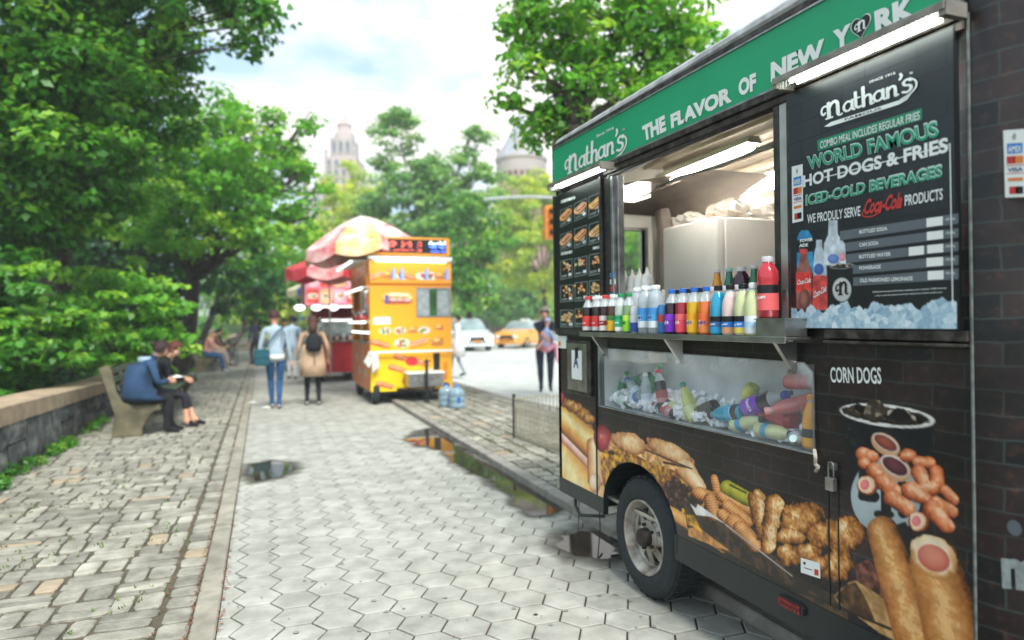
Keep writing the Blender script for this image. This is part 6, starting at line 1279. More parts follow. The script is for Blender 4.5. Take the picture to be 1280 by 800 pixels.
# ---------------------------------------------------------------- benches
M_conc = mat('bench_concrete', '726c55', .9, col2='4c4936', scale=5, bump=.5, bscale=50); M_slat = mat('bench_slat', '4e5a48', .7, col2='33402f', scale=9, bump=.3)
def bench(x, y, ln, rz, label, n=3):
    o = empty('park_bench', (x, y, 0), rz, label=label, cat='bench', group=None)     # local: +X towards the path, +Y along the wall
    prof = [(-.02, 0), (.02, .30), (-.06, .60), (-.15, .90), (-.17, .97), (-.06, 1.0), (-.01, .92), (.05, .62), (.13, .47), (.30, .44), (.58, .43), (.60, .36), (.50, .33), (.42, .22), (.36, .10), (.36, 0)]
    for k in range(n): 
        yy = ln*k/(n-1); mb = MB(); mb.prism(prof, yy-.06, yy+.06, lambda a, b, h: (a, h, b)); mb.build('end_support', M_conc, o, bev=.012)
    for k in range(5): MB().box(.12+k*.095, .20+k*.095, -.02, ln+.02, .468, .50).build('seat_slat', M_slat, o, bev=.004)
    for k in range(4):
        t = k/3; cx_, cz_ = .115-.145*t, .56+.36*t; Mx = Matrix.Translation((cx_, 0, cz_)) @ Matrix.Rotation(-.32, 4, 'Y'); MB().box(-.014, .014, -.02, ln+.02, -.045, .045, M=Mx).build('back_slat', M_slat, o, bev=.004)
    return o
bench(-1.88, 10.95, 5.2, -.02, 'weathered park bench with mossy concrete ends nearest the camera', 3)
bench(-1.88, 24.5, 6.0, 0, 'second park bench farther along the wall, with several people on it', 3)
# seated pair
def seated(x, y, z=.50, **k):
    d = dict(loc=(x, y, 0), rz=-PI/2+k.pop('turn', 0), pelvis=(0, 0, z+.09), chest=(0, .06, z+.44), neck=(0, .12, z+.60), head=(0, .17, z+.74), look=(0, 1, -.6), rf=(.12, .50, .08), lf=(-.10, .46, .08), rk=(0, .3, 1), lk=(0, .3, 1), rh=(.10, .42, z+.24), lh=(-.10, .44, z+.22), rel=(.7, -.3, -.5), lel=(-.7, -.3, -.5), curl=.8, rh_side=(0, 0, 1), lh_side=(0, 0, 1)); d.update(k); return person(d)
dn = cloth('parka_blue', '24405f', var=.25)
rt_, J = seated(-1.64, 11.0, turn=.25, h=1.76, chest=(0, .13, .91), neck=(0, .25, 1.05), head=(.02, .35, 1.17), look=(-.25, 1, -.45), wide=1.32, hair=mat('hair_dark', '2c1b16', .7), bun=True, rf=(.10, .40, .08), lf=(-.06, .48, .08), cols=cols('light', dn, blackc, blackc), label='seated person in a blue hooded parka at the near end of the bench')
skirt(rt_, 'parka_skirt', dn, [((0, .09, 1.0), .215, .15), ((0, .06, .84), .235, .17), ((0, .05, .68), .26, .19), ((0, .10, .56), .28, .26), ((0, .16, .50), .27, .30)], jit=.012)
mb = MB(); mb.lathe([(.06, -.06), (.115, -.02), (.12, .03), (.09, .06)], 14, c=(0, .15, 1.05), M=Matrix.Diagonal((1.15, .8, 1, 1))); mb.build('hood', cloth('hood_pale', '8fa3b2', var=.2), rt_, smooth=True)
rt_, J = seated(-1.46, 11.58, turn=.05, h=1.70, chest=(0, .10, .91), neck=(0, .20, 1.07), head=(.04, .30, 1.20), look=(.2, 1, -.75), hair=mat('hair_auburn', '54261a', .7), hairlong=.14, rf=(.06, .46, .08), lf=(-.05, .56, .09), cols=cols('light', blackc, cloth('charcoal', '23252a'), blackc, ankle=sk['light']), label='seated person in black jacket with auburn hair beside the blue parka')
o = empty('paper_parcel', (-1.12, 11.4, .76), label='white paper wrapper held in the lap of the seated pair', cat='paper'); MB().add([(-.1, -.08, 0), (.1, -.06, .02), (.12, .08, 0), (-.08, .1, .03), (0, 0, .05)], [(0, 1, 4), (1, 2, 4), (2, 3, 4), (3, 0, 4), (0, 3, 2, 1)]).build('wrapper', white, o)
# people on the far bench
seated(-1.55, 24.9, h=1.75, hair=MATS['hair_grey'], look=(.3, 1, -.2), wide=1.15, cols=cols('rosy', cloth('salmon', 'c08878', var=.15), jeans, white), label='seated person in salmon jacket and jeans at the near end of the far bench')
seated(-1.55, 25.9, h=1.7, hair=MATS['hair_redbrown'], look=(0, 1, -.2), cols=cols('light', cloth('peach', 'd0a890', var=.1), cloth('greytr', '6a6a70'), blackc), label='seated person in pale peach top, second on the far bench')
seated(-1.5, 28.0, h=1.75, hair=MATS['hair_redbrown'], look=(0, 1, -.3), cols=cols('light', cloth('brownj', '6f4c42'), cloth('beigetr', 'a8998a'), blackc), label='seated person in brown jacket with beige trousers, third on the far bench')
seated(-1.5, 29.6, h=1.75, hair=MATS['hair_black'], look=(0, 1, -.1), cols=cols('tan', blackc, cloth('greytr', '6a6a70'), white), label='seated person in black jacket at the far end of the far bench')
# bicycle leaning by the wall
BK = empty('bicycle', (-.85, 27.5, 0), .25, label='black bicycle parked beyond the far bench', cat='bicycle')
for yy in (-.52, .52):
    wl = empty('wheel', (0, yy, .34), parent=BK); n = 28; mb = MB(); mb.tube([(0, .32*math.cos(2*PI*k/n), .32*math.sin(2*PI*k/n)) for k in range(n+1)], .02, 6); mb.build('tyre', M_rub_, wl)
    mb = MB(); 
    for k in range(12): mb.tube([(0, 0, 0), (0, .31*math.cos(PI*k/6), .31*math.sin(PI*k/6))], .002, 4)
    mb.build('spokes', M_steel, wl)['kind'] = 'stuff'
mb = MB()
for a, b in (((0, -.52, .34), (0, -.12, .36)), ((0, -.12, .36), (0, -.22, .82)), ((0, -.52, .34), (0, -.2, .76)), ((0, -.2, .76), (0, .36, .80)), ((0, -.12, .36), (0, .38, .72)), ((0, .36, .88), (0, .52, .34))): mb.tube([a, b], .016, 8)
mb.build('frame', M_blk, BK); MB().box(-.06, .06, -.34, -.12, .83, .88).build('saddle', M_blk, BK, bev=.02); mb = MB(); mb.tube([(0, .36, .88), (0, .36, .98)], .014, 6); mb.tube([(-.28, .30, 1.0), (-.1, .38, .98), (.1, .38, .98), (.28, .30, 1.0)], .013, 6); mb.build('handlebar', M_blk, BK)
# ================================================================ vending carts
M_or = mat('cart_orange', 'e6982c', .4, var=.06, scale=3); M_ydk = mat('cart_grey', '55575a', .5, var=.2); M_wt = mat('cart_white', 'e2e4de', .5, var=.05); M_redc = mat('cart_red', 'b3202a', .5, var=.15, scale=4)
mat('cart_tube', 'ffffff', .3, var=0, emit=.9, ecol='f4fff8'); M_glw = mat('cart_glass', '8a9a98', .08, var=.5, scale=3, spec=.9)
CT = empty('food_cart', (2.0, 13.0, 0), label='orange and yellow food cart with food pictures and a lit sign box on its roof', cat='food cart')
def cb(name, m, *d, bev=.004, par=None): return MB().box(*d).build(name, m, par or CT, bev=bev)
cb('cart_body', M_or, 0, 1.57, 0, 2.6, .25, 1.15); cb('cart_body', M_or, .0, 1.57, 0, .05, 1.152, 2.75); cb('cart_body', M_or, .0, 1.57, 2.55, 2.6, 1.152, 2.75); cb('cart_body', M_or, 1.52, 1.57, .05, 2.55, 1.152, 2.75)
cb('roof', M_wt, -.03, 1.60, -.03, 2.63, 2.752, 2.80); cb('counter', M_steel, -.02, 1.5, .06, 2.5, 1.152, 1.18)
for y0, y1 in ((.05, .25), (1.2, 1.28), (2.40, 2.55)): cb('window_post', M_or, .0, .04, y0, y1, 1.152, 2.75)
cb('side_header', M_or, -.02, .02, .25, 2.5, 2.2, 2.75)
def grid_print(name, painter_fn, W_, H_, step, fnxyz, par, m):
    P_ = Paint(0, W_, 0, H_, step, frame=lambda a, b: (a*100, (H_-b)*100)); P_.soft = .8; P_.n1 = fbm(P_.Y*14, P_.Z*14, 5); P_.n2 = fbm(P_.Y*40+9, P_.Z*40, 8); painter_fn(P_)
    ny, nz = len(P_.ys), len(P_.zs); v = np.array([fnxyz(a, b) for a, b in zip(P_.Y.ravel(), P_.Z.ravel())]); idx = np.arange(P_.Y.size).reshape(nz, ny); q = np.stack([idx[:-1, :-1], idx[:-1, 1:], idx[1:, 1:], idx[1:, :-1]], -1).reshape(-1, 4)
    return grid_mesh(name, v, q, np.concatenate([P_.col.reshape(-1, 3), np.ones((P_.Y.size, 1))], -1), m, par)
M_cp = attr_mat('cart_print', .4)
def foodbit(P_, x, y, s, r, kind=None):
    kind = kind if kind is not None else r.randrange(4)
    if kind == 0: P_.cap((x-s, y+s*.3), (x+s, y-s*.3), s*.5, s*.5, BUN, nz=.4); P_.cap((x-s, y+s*.1), (x+s, y-s*.5), s*.2, s*.2, SAUS)
    elif kind == 1:
        P_.ell(x, y, s*1.2, s*.7, 0, [(0, 'f2efe4'), (1, 'c8c0b0')]); 
        for k in range(7): P_.ell(x+r.uniform(-s, s)*.7, y+r.uniform(-s, s)*.35, s*.3, s*.2, r.uniform(0, 90), r.choice([CHK, [(0, '7ab03a'), (1, '34581a')], [(0, 'd8503a'), (1, '7a2014')]]))
    elif kind == 2: P_.cap((x-s, y-s*.3), (x+s, y+s*.3), s*.45, s*.4, [(0, 'e8a070'), (.6, 'b0502c'), (1, '5a2414')], nz=.5)
    else:
        P_.ell(x, y+s*.1, s, s*.45, 0, BUN, nz=.3); P_.cap((x-s*.8, y), (x+s*.8, y), s*.22, s*.22, CHK); P_.ell(x, y-s*.35, s*.95, s*.4, 0, BUN)
def paint_front(P_):
    r = random.Random(4); P_.put(np.ones_like(P_.x), P_.ramp(np.clip((P_.x*.3+ (190-P_.y)*.5)/110, 0, 1), [(0, 'f2cf10'), (.45, 'f0ae16'), (1, 'ee9620')])); P_.soft = 1
    for k in range(1): pass
    H_ = 202
    P_.cap((34, 27), (72, 27), 11, 10, BUN, nz=.4); P_.cap((34, 29), (74, 31), 4.5, 4.5, SAUS, nz=.8); P_.cap((38, 20), (70, 21), 5, 5, BUN2, nz=.3); P_.poly([(28, 20), (34, 20), (34, 36), (28, 36)], '3a4f9a')
    P_.poly([(6, 62), (38, 62), (38, 75), (6, 75)], 'e2e4e2')
    for x, k in ((28, 1), (56, 1), (80, 3), (103, 1)): foodbit(P_, x, 88, 10, r, k)
    foodbit(P_, 132, 84, 9, r, 3)
    for x, k in ((18, 2), (60, 1), (92, 0), (128, 3)): foodbit(P_, x, 112, 13, r, k)
    for x, y in ((50, 160), (26, 190), (76, 188), (96, 150), (60, 140)): foodbit(P_, x, y, 12, r, 2)
    P_.ell(78, 147, 12, 9, 0, [(0, 'd8343c'), (1, 'b8242c')]); P_.poly([(90, 168), (120, 160), (118, 190), (86, 192)], 'e8c0a8', rough=2)
    for k in range(9): P_.poly([(140, 150+k*4), (148, 149+k*4), (148, 151.6+k*4), (140, 152.6+k*4)], 'c8602c')
def fpf(a, b): return (a, -.006, .25+b)
o = grid_print('front_pictures', paint_front, 1.57, 2.02, .012, fpf, CT, M_cp)
def paint_head(P_):
    r = random.Random(6); P_.put(np.ones_like(P_.x), P_.ramp(P_.y/45, [(0, 'f6b030'), (1, 'ee8c20')]))
    for x, k in ((14, 0), (34, 3), (62, 1), (70, 2), (100, 1), (118, 1), (134, 3)): foodbit(P_, x, 26, 11, r, k)
    for x in (44, 60, 108, 148): P_.cap((x, 14), (x, 30), 3, 4, [(0, 'a8c8e8'), (.6, '3a6fc0'), (1, '2a4a90')])
grid_print('header_pictures', paint_head, 1.57, .40, .012, lambda a, b: (a, -.045, 2.29+b), CT, M_cp)
cb('header_box', M_or, 0, 1.57, -.04, 0, 2.285, 2.70); mb = MB(); mb.tube([(.1, -.07, 2.70), (1.45, -.07, 2.70)], .016, 10); mb.build('tube', mat('warm_tube', 'ffffff', .3, var=0, emit=2.0, ecol='ffe49a'), CT)
cb('lamp_cover', M_wt, .04, 1.56, -.10, -.04, 2.712, 2.74)
wn = cb('side_window', M_glw, .90, 1.54, -.012, -.006, 1.66, 2.19)
for d in ((.88, .90), (1.54, 1.56)): MB().box(*d, -.02, -.004, 1.64, 2.21).build('frame', M_alu, wn)
MB().box(.90, 1.54, -.02, -.004, 2.19, 2.21).build('frame', M_alu, wn); MB().box(.90, 1.54, -.02, -.004, 1.64, 1.66).build('frame', M_alu, wn)
for x0, x1 in ((.93, 1.13), (1.30, 1.50)):
    mb = MB()
    for k in range(6): mb.box(x0+k*(x1-x0)/6, x0+(k+.8)*(x1-x0)/6, -.016, -.013, 1.68, 2.15)
    mb.build('curtain', mat('grey_curtain', '9aa0a0', .7, var=.3), wn)
MB().box(1.14, 1.28, -.015, -.0125, 1.67, 2.18).build('pane', mat('green_pane', '2f5a2a', .2, var=.5, scale=6), wn)
# sign box
sg = cb('sign_box', M_or, 0, 1.55, -.02, .12, 2.82, 3.17, bev=.01); cb('sign_face', M_ink, .06, 1.48, -.026, -.02, 2.87, 3.13, bev=0, par=sg)
mr = mat('led_red', 'ff5a4a', .5, var=0, emit=1.6, ecol='ff6a58'); mbl = mat('led_blue', '4a6aff', .5, var=0, emit=2, ecol='4f74ff'); mw_ = mat('led_white', 'd8f4ff', .5, var=0, emit=2.5)
r = random.Random(8); mb = MB()
for x in np.arange(.10, 1.0, .022):
    for k in range(3):
        if r.random() < .45: mb.box(x, x+.013, -.032, -.026, 2.90+k*.014, 2.91+k*.014, 0)
    for k in range(5):
        if r.random() < .5 and int(x/.1) % 3 != 2: mb.box(x, x+.013, -.032, -.026, 2.98+k*.022, 2.995+k*.022, 0)
for x in np.arange(1.14, 1.46, .03):
    for k in range(5):
        if r.random() < .55: mb.box(x, x+.02, -.032, -.026, 2.96+k*.03, 2.982+k*.03, 2 if k > 2 else 1)
    if r.random() < .6: mb.box(x, x+.02, -.032, -.026, 2.90, 2.915, 1)
o = mb.build('led_dots', [mr, mbl, mw_], sg); o['kind'] = 'stuff'
# rail, towels, tool box, tow bar, jack, wheels
mb = MB(); mb.tube([(-.05, -.10, .99), (1.58, -.10, .99)], .022, 10); mb.tube([(.0, -.10, .99), (.0, 0, .99)], .012, 6); mb.tube([(1.5, -.10, .99), (1.5, 0, .99)], .012, 6); mb.build('rail', M_wt, CT)
TW = empty('towel', (2.0, 12.89, 0), label='white cloths hanging over the rail at the left corner of the orange cart', cat='towel'); mb = MB(); rr_ = np.random.RandomState(4)
def clothgrid(mb, f, nu=7, nv=8):
    vs = [f(i/nu, j/nv) for j in range(nv+1) for i in range(nu+1)]; mb.add(vs, [(j*(nu+1)+i, j*(nu+1)+i+1, (j+1)*(nu+1)+i+1, (j+1)*(nu+1)+i) for j in range(nv) for i in range(nu)])
clothgrid(mb, lambda u, v: (-.02+u*.13+.03*v, -.03-.02*math.sin(u*9), 1.01-v*.42*(1-.3*u))); clothgrid(mb, lambda u, v: (-.05-.10*v+u*.10, -.02-.02*math.sin(u*8), 1.0-v*.30*(.6+.4*u))); o = mb.build('cloth', white, TW, smooth=True); o.modifiers.new('s', 'SOLIDIFY').thickness = .006
cb('tool_box', M_steel, .62, 1.30, -.42, -.06, .34, .58, bev=.01); cb('tool_box_lid', M_wt, .60, 1.32, -.44, -.05, .585, .615, bev=.004)
cb('vent_slot', M_ink, 1.20, 1.33, -.012, -.006, .62, .95, bev=0)
mb = MB(); mb.tube([(.95, -.5, .0), (.95, -.5, .86)], .03, 8); mb.tube([(.88, -.5, .80), (1.04, -.5, .83)], .015, 6); mb.tube([(.5, 0, .28), (.95, -.75, .30), (1.2, 0, .28)], .03, 6); mb.lathe([(.0, -.03), (.05, -.03), (.06, 0), (.05, .03), (0, .03)], 12, axis='x', c=(.95, -.5, .06)); mb.build('tow_bar', M_blk, CT)
for x in (.10, 1.45):
    for y in (.15, 2.2):
        wl = empty('wheel', (x, y, .22), parent=CT); lx([(.12, -.06), (.20, -.06), (.22, -.03), (.22, .03), (.20, .06), (.12, .06)], 22).build('tyre', M_rub_, wl); lx([(0, -.03), (.06, -.04), (.12, -.05), (.12, .05), (.06, .04), (0, .03)], 16).build('rim', M_rim, wl)
cb('chassis', M_blk, .05, 1.5, .05, 2.5, .19, .248, bev=0)
# service side: lit shelves, pictures
def paint_side(P_):
    r = random.Random(3); P_.put(np.ones_like(P_.x), P_.ramp(P_.n1, [(0, '7a3c1c'), (.5, 'c0702c'), (1, 'e8a050')]))
    for k in range(9): foodbit(P_, 12+k*22, 20, 9, r)
grid_print('side_pictures', paint_side, 2.25, .42, .02, lambda a, b: (-.027, .25+a, 2.25+b), CT, M_cp)
for z, x in ((2.70, -.34), (2.20, -.16), (1.56, -.10), (1.36, -.03)):
    cb('side_shelf', M_wt, x, .0, .10, 2.45, z+.018, z+.03, bev=0); mb = MB(); mb.tube([(x+.02, .12, z), (x+.02, 2.43, z)], .022, 8); mb.build('tube', MATS['cart_tube'], CT)
cb('side_glass', M_glw, .012, .018, .25, 1.2, 1.62, 2.18, bev=0)
for k in range(7):
    o = bottle(('pet', 'can', 'pet')[k % 3], ('cola', 'silver', 'orange')[k % 3], ('1d0f0c', 'c3c9cc', 'f07a34')[k % 3], 'd23a3a', ['d03a36'], '', 'ffffff', ('first','second','third','fourth','fifth','sixth','farthest')[k]+' small drink from the front on the lit side shelf of the orange cart', group='drinks on the orange cart'); o.location = (1.93, 13.3+k*.25, 1.60)
mb = MB(); 
grid_print('side_panel_print', lambda P_: (P_.put(np.ones_like(P_.x), P_.ramp(P_.n1*.5+P_.x/500, [(0, 'e08a3a'), (.5, 'd87a48'), (1, 'b86040')])), [foodbit(P_, 20+k*40, 30+(k % 2)*25, 12, random.Random(k)) for k in range(6)]), 2.58, .85, .03, lambda a, b: (-.006, .01+a, .27+b), CT, M_cp)
# ---------------------------------------------------------------- umbrellas
def umbrella(c, R_, ztop, zrim, cols_, label, tilt=(0, 0), n=8, top=None):
    o = empty('umbrella', (c[0], c[1], 0), label=label, cat='umbrella', group=None)
    mb = MB(); mb.tube([(0, 0, .3), (0, 0, ztop)], .02, 8); mb.lathe([(0, .04), (.03, 0), (.0, -.02)], 8, c=(0, 0, ztop+.02)); mb.build('pole', M_steel, o)
    S_ = 6
    for k in range(n):
        mb = MB(); vs = []; a0, a1 = 2*PI*k/n+.2, 2*PI*(k+1)/n+.2
        for j in range(S_+1):
            t = j/S_; rr = R_*t; z = ztop-(ztop-zrim)*t**1.35
            for i in range(7):
                u = i/6; a = a0+(a1-a0)*u; sag = .09*t*math.sin(u*PI); x, y = (rr-sag*.4)*math.cos(a), (rr-sag*.4)*math.sin(a); vs.append((x, y, z-sag*.55+tilt[0]*x+tilt[1]*y))
        for i in range(7):
            u = i/6; a = a0+(a1-a0)*u; rr = R_*1.01-.09*math.sin(u*PI)*.4; x, y = rr*math.cos(a), rr*math.sin(a); vs.append((x, y, zrim-.20-.10*math.sin(u*PI)+tilt[0]*x+tilt[1]*y))
        mb.add(vs, [(j*7+i, j*7+i+1, (j+1)*7+i+1, (j+1)*7+i) for j in range(3) for i in range(6)], 1); mb.f += [(j*7+i, j*7+i+1, (j+1)*7+i+1, (j+1)*7+i) for j in range(3, S_+1) for i in range(6)]; mb.m += [0]*(6*(S_-2)); q = mb.build('canopy_panel', [cols_[k % len(cols_)], top or cols_[k % len(cols_)]], o); q.modifiers.new('s', 'SOLIDIFY').thickness = .004
        if k % 1 == 0: mb = MB(); mb.tube([(0, 0, ztop-.08), ((R_-.04)*math.cos(a0), (R_-.04)*math.sin(a0), zrim-.03+tilt[0]*R_*math.cos(a0)+tilt[1]*R_*math.sin(a0))], .006, 5); mb.build('rib', M_steel, o)
    return o
def um(n, c, c2): return mat(n, c, .7, col2=c2, scale=3.2, bump=.1)
u_w = um('canopy_white', 'dcd3c8', 'd8b8b0'); u_r = um('canopy_red', 'd0404e', 'eccac6'); u_y = um('canopy_yellow', 'd8a850', 'e6d4b0'); u_p = um('canopy_pink', 'd99aa0', 'e4cfca'); u_rr = um('canopy_deep_red', 'b8202c', 'c85058'); u_o = um('canopy_orange', 'd8782c', 'dcb070')
umbrella((2.0, 14.0), 1.10, 3.70, 3.08, [u_p, u_y, u_r, u_y, u_r, u_y, u_r, u_p], 'faded pink, yellow and white umbrella over the orange cart', tilt=(.11, -.03), top=u_w)
umbrella((1.62, 16.6), 1.0, 3.15, 2.80, [u_rr, u_r, u_rr, u_p], 'red and orange umbrella just behind the pink and yellow one')
umbrella((1.75, 25.5), .75, 3.0, 2.75, [mat('canopy_cream', 'd8cfa8', .7), mat('canopy_blue', '2f5a8a', .7)], 'small cream and blue umbrella farthest down the path')
# second cart
C2 = empty('food_cart', (1.50, 18.6, 0), label='red food cart with pink picture panels behind the orange cart', cat='food cart')
def c2(name, m, *d): return MB().box(*d).build(name, m, C2, bev=.004)
c2('cart_body', M_redc, 0, 1.5, 0, 2.4, .25, 1.05); c2('cart_body', M_redc, 0, 1.5, 2.3, 2.4, 1.06, 2.9); c2('cart_body', M_redc, 1.42, 1.5, 0, 2.3, 1.06, 2.9); c2('roof', M_wt, -.3, 1.55, -.05, 2.45, 2.9, 2.96)
def paint_red(P_):
    r = random.Random(12); P_.put(np.ones_like(P_.x), P_.ramp(P_.n1, [(0, 'c05068'), (1, 'e8a0a8')]))
    for j in range(2):
        for i in range(5): P_.poly([(4+i*34, 4+j*42), (34+i*34, 4+j*42), (34+i*34, 40+j*42), (4+i*34, 40+j*42)], ('e8a8b4', 'c84a3c', 'e0b080')[(i+j) % 3]); foodbit(P_, 19+i*34, 22+j*42, 11, r, 1)
grid_print('picture_panel', paint_red, 1.75, .88, .02, lambda a, b: (-.3+a, -.06, 2.02+b), C2, M_cp); c2('panel_back', M_redc, -.3, 1.45, -.05, -.02, 2.02, 2.9)
grid_print('picture_panel', paint_red, 1.75, .88, .02, lambda a, b: (-.31, a, 2.02+b), C2, M_cp)
for z in (1.98, 1.62): 
    mb = MB(); mb.tube([(.1, -.08, z), (1.3, -.08, z)], .014, 8); mb.build('tube', MATS['cart_tube'], C2); c2('shelf', M_steel, -.3, 1.45, -.06, .1, z+.03, z+.05)
c2('counter', M_steel, -.3, 1.5, -.1, 2.3, 1.06, 1.10); c2('glass_case', M_glw, -.25, 1.3, 0, .04, 1.2, 1.58)
for k in range(3):
    o = empty('hanging_lamp', (1.05+k*.42, 18.45, 1.96), label=('round white lamp hanging at the left front of the red cart', 'round white lamp hanging in the middle of the red cart', 'round white lamp hanging at the right front of the red cart')[k], cat='lamp', group='lamps of the red cart'); mb = MB(); mb.lathe([(0, -.09), (.1, -.06), (.14, 0), (.1, .05), (.02, .07)], 12); mb.build('globe', mat('lamp_globe', 'ffffff', .4, var=0, emit=.8), o, smooth=True); MB().lathe([(.02, .07), (.02, .2)], 8).build('cord', M_blk, o)
for x in (.1, 1.4):
    for y in (.3, 2.1):
        wl = empty('wheel', (x, y, .26), parent=C2); lx([(.14, -.08), (.24, -.08), (.26, -.04), (.26, .04), (.24, .08), (.14, .08)], 18).build('tyre', M_rub_, wl); lx([(0, -.03), (.14, -.06), (.14, .06), (0, .03)], 12).build('rim', M_rim, wl)
r = random.Random(2)
for k in range(8):
    o = bottle(('pet', 'can')[k % 2], ('cola', 'silver')[k % 2], ('1d0f0c', 'c3c9cc')[k % 2], 'd23a3a', ['c8b0a0'], '', 'ffffff', ('leftmost','second','third','fourth','fifth','sixth','seventh','rightmost')[k]+' small drink on the steel counter of the red cart', group='drinks on the red cart'); o.location = (1.3+k*.17, 18.5, 1.10); o.scale = (1.3,)*3
# water jugs, paper scraps
M_jug = mat('jug_blue', '93b0be', .12, var=.15, scale=5, trans=.3, coat=.4)
for k, (px, py, lb) in enumerate(((571, 510, 'translucent blue water jug standing right of the orange cart'), (558, 508, 'second blue water jug, nearer the wheel of the orange cart'))):
    x, y = G(px, py, .06); o = empty('water_jug', (x, y, .06), .2*k, label=lb, cat='water jug', group='water jugs by the cart'); mb = MB()
    pr_ = [(0, 0), (.12, .0), (.135, .02), (.135, .09), (.128, .10), (.135, .11), (.135, .19), (.128, .20), (.135, .21), (.135, .28), (.10, .33), (.04, .345), (.035, .37)]
    mb.lathe(pr_, 18); mb.build('jug_body', M_jug, o, smooth=True); MB().lathe([(.04, .365), (.04, .39), (0, .392)], 12).build('cap', mat('cap_2a6fd0', '2a6fd0', .4, var=0), o); MB().box(-.03, .03, -.139, -.136, .10, .2).build('label', mat('jug_label', '2a5fa0', .5), o)
for px, py, lb in ((316, 505, 'crumpled white paper scrap left of the walker in jeans, near the edging'), (333, 511, 'white paper scrap at the heel of the walker in jeans')):
    x, y = G(px, py); o = bag('paper_scrap', (x, y, 0), .05, lb, white, int(px), 'litter', sq=(1.5, .9, .5))
# ---------------------------------------------------------------- tree-pit guard
M_bar = mat('guard_bar', 'b0ab98', .6, col2='7f7a68', scale=20); GD_ = empty('tree_guard', (3.1, 8.2, .06), label='low metal tree-pit guard of close pale bars beside the front of the trailer', cat='tree guard')
def rail(a, b):
    a = Vector(a)-Vector((3.1, 8.2)); b = Vector(b)-Vector((3.1, 8.2)); d = b-a; n = int(d.length/.055); mb = MB(); u = d.normalized()
    for z in (.05, .50): mb = MB(); mb.tube([(a.x, a.y, z), (b.x, b.y, z)], .009, 6); mb.build('rail', M_bar, GD_)
    for i in range(n):
        p = a+u*(i+.5)*.055; link('bar', BARM, GD_, (p.x, p.y, 0))
BARM = MB().box(-.006, .006, -.006, .006, .0, .52).mesh('bar', M_bar)
rail((3.06, 8.2), (3.24, 6.4)); rail((3.06, 8.2), (4.1, 8.3)); rail((4.1, 8.3), (4.25, 6.5))
for p in ((3.06, 8.2), (3.24, 6.4), (4.1, 8.3), (4.25, 6.5)): MB().box(p[0]-3.1-.016, p[0]-3.1+.016, p[1]-8.2-.016, p[1]-8.2+.016, 0, .56).build('post', M_blk, GD_)
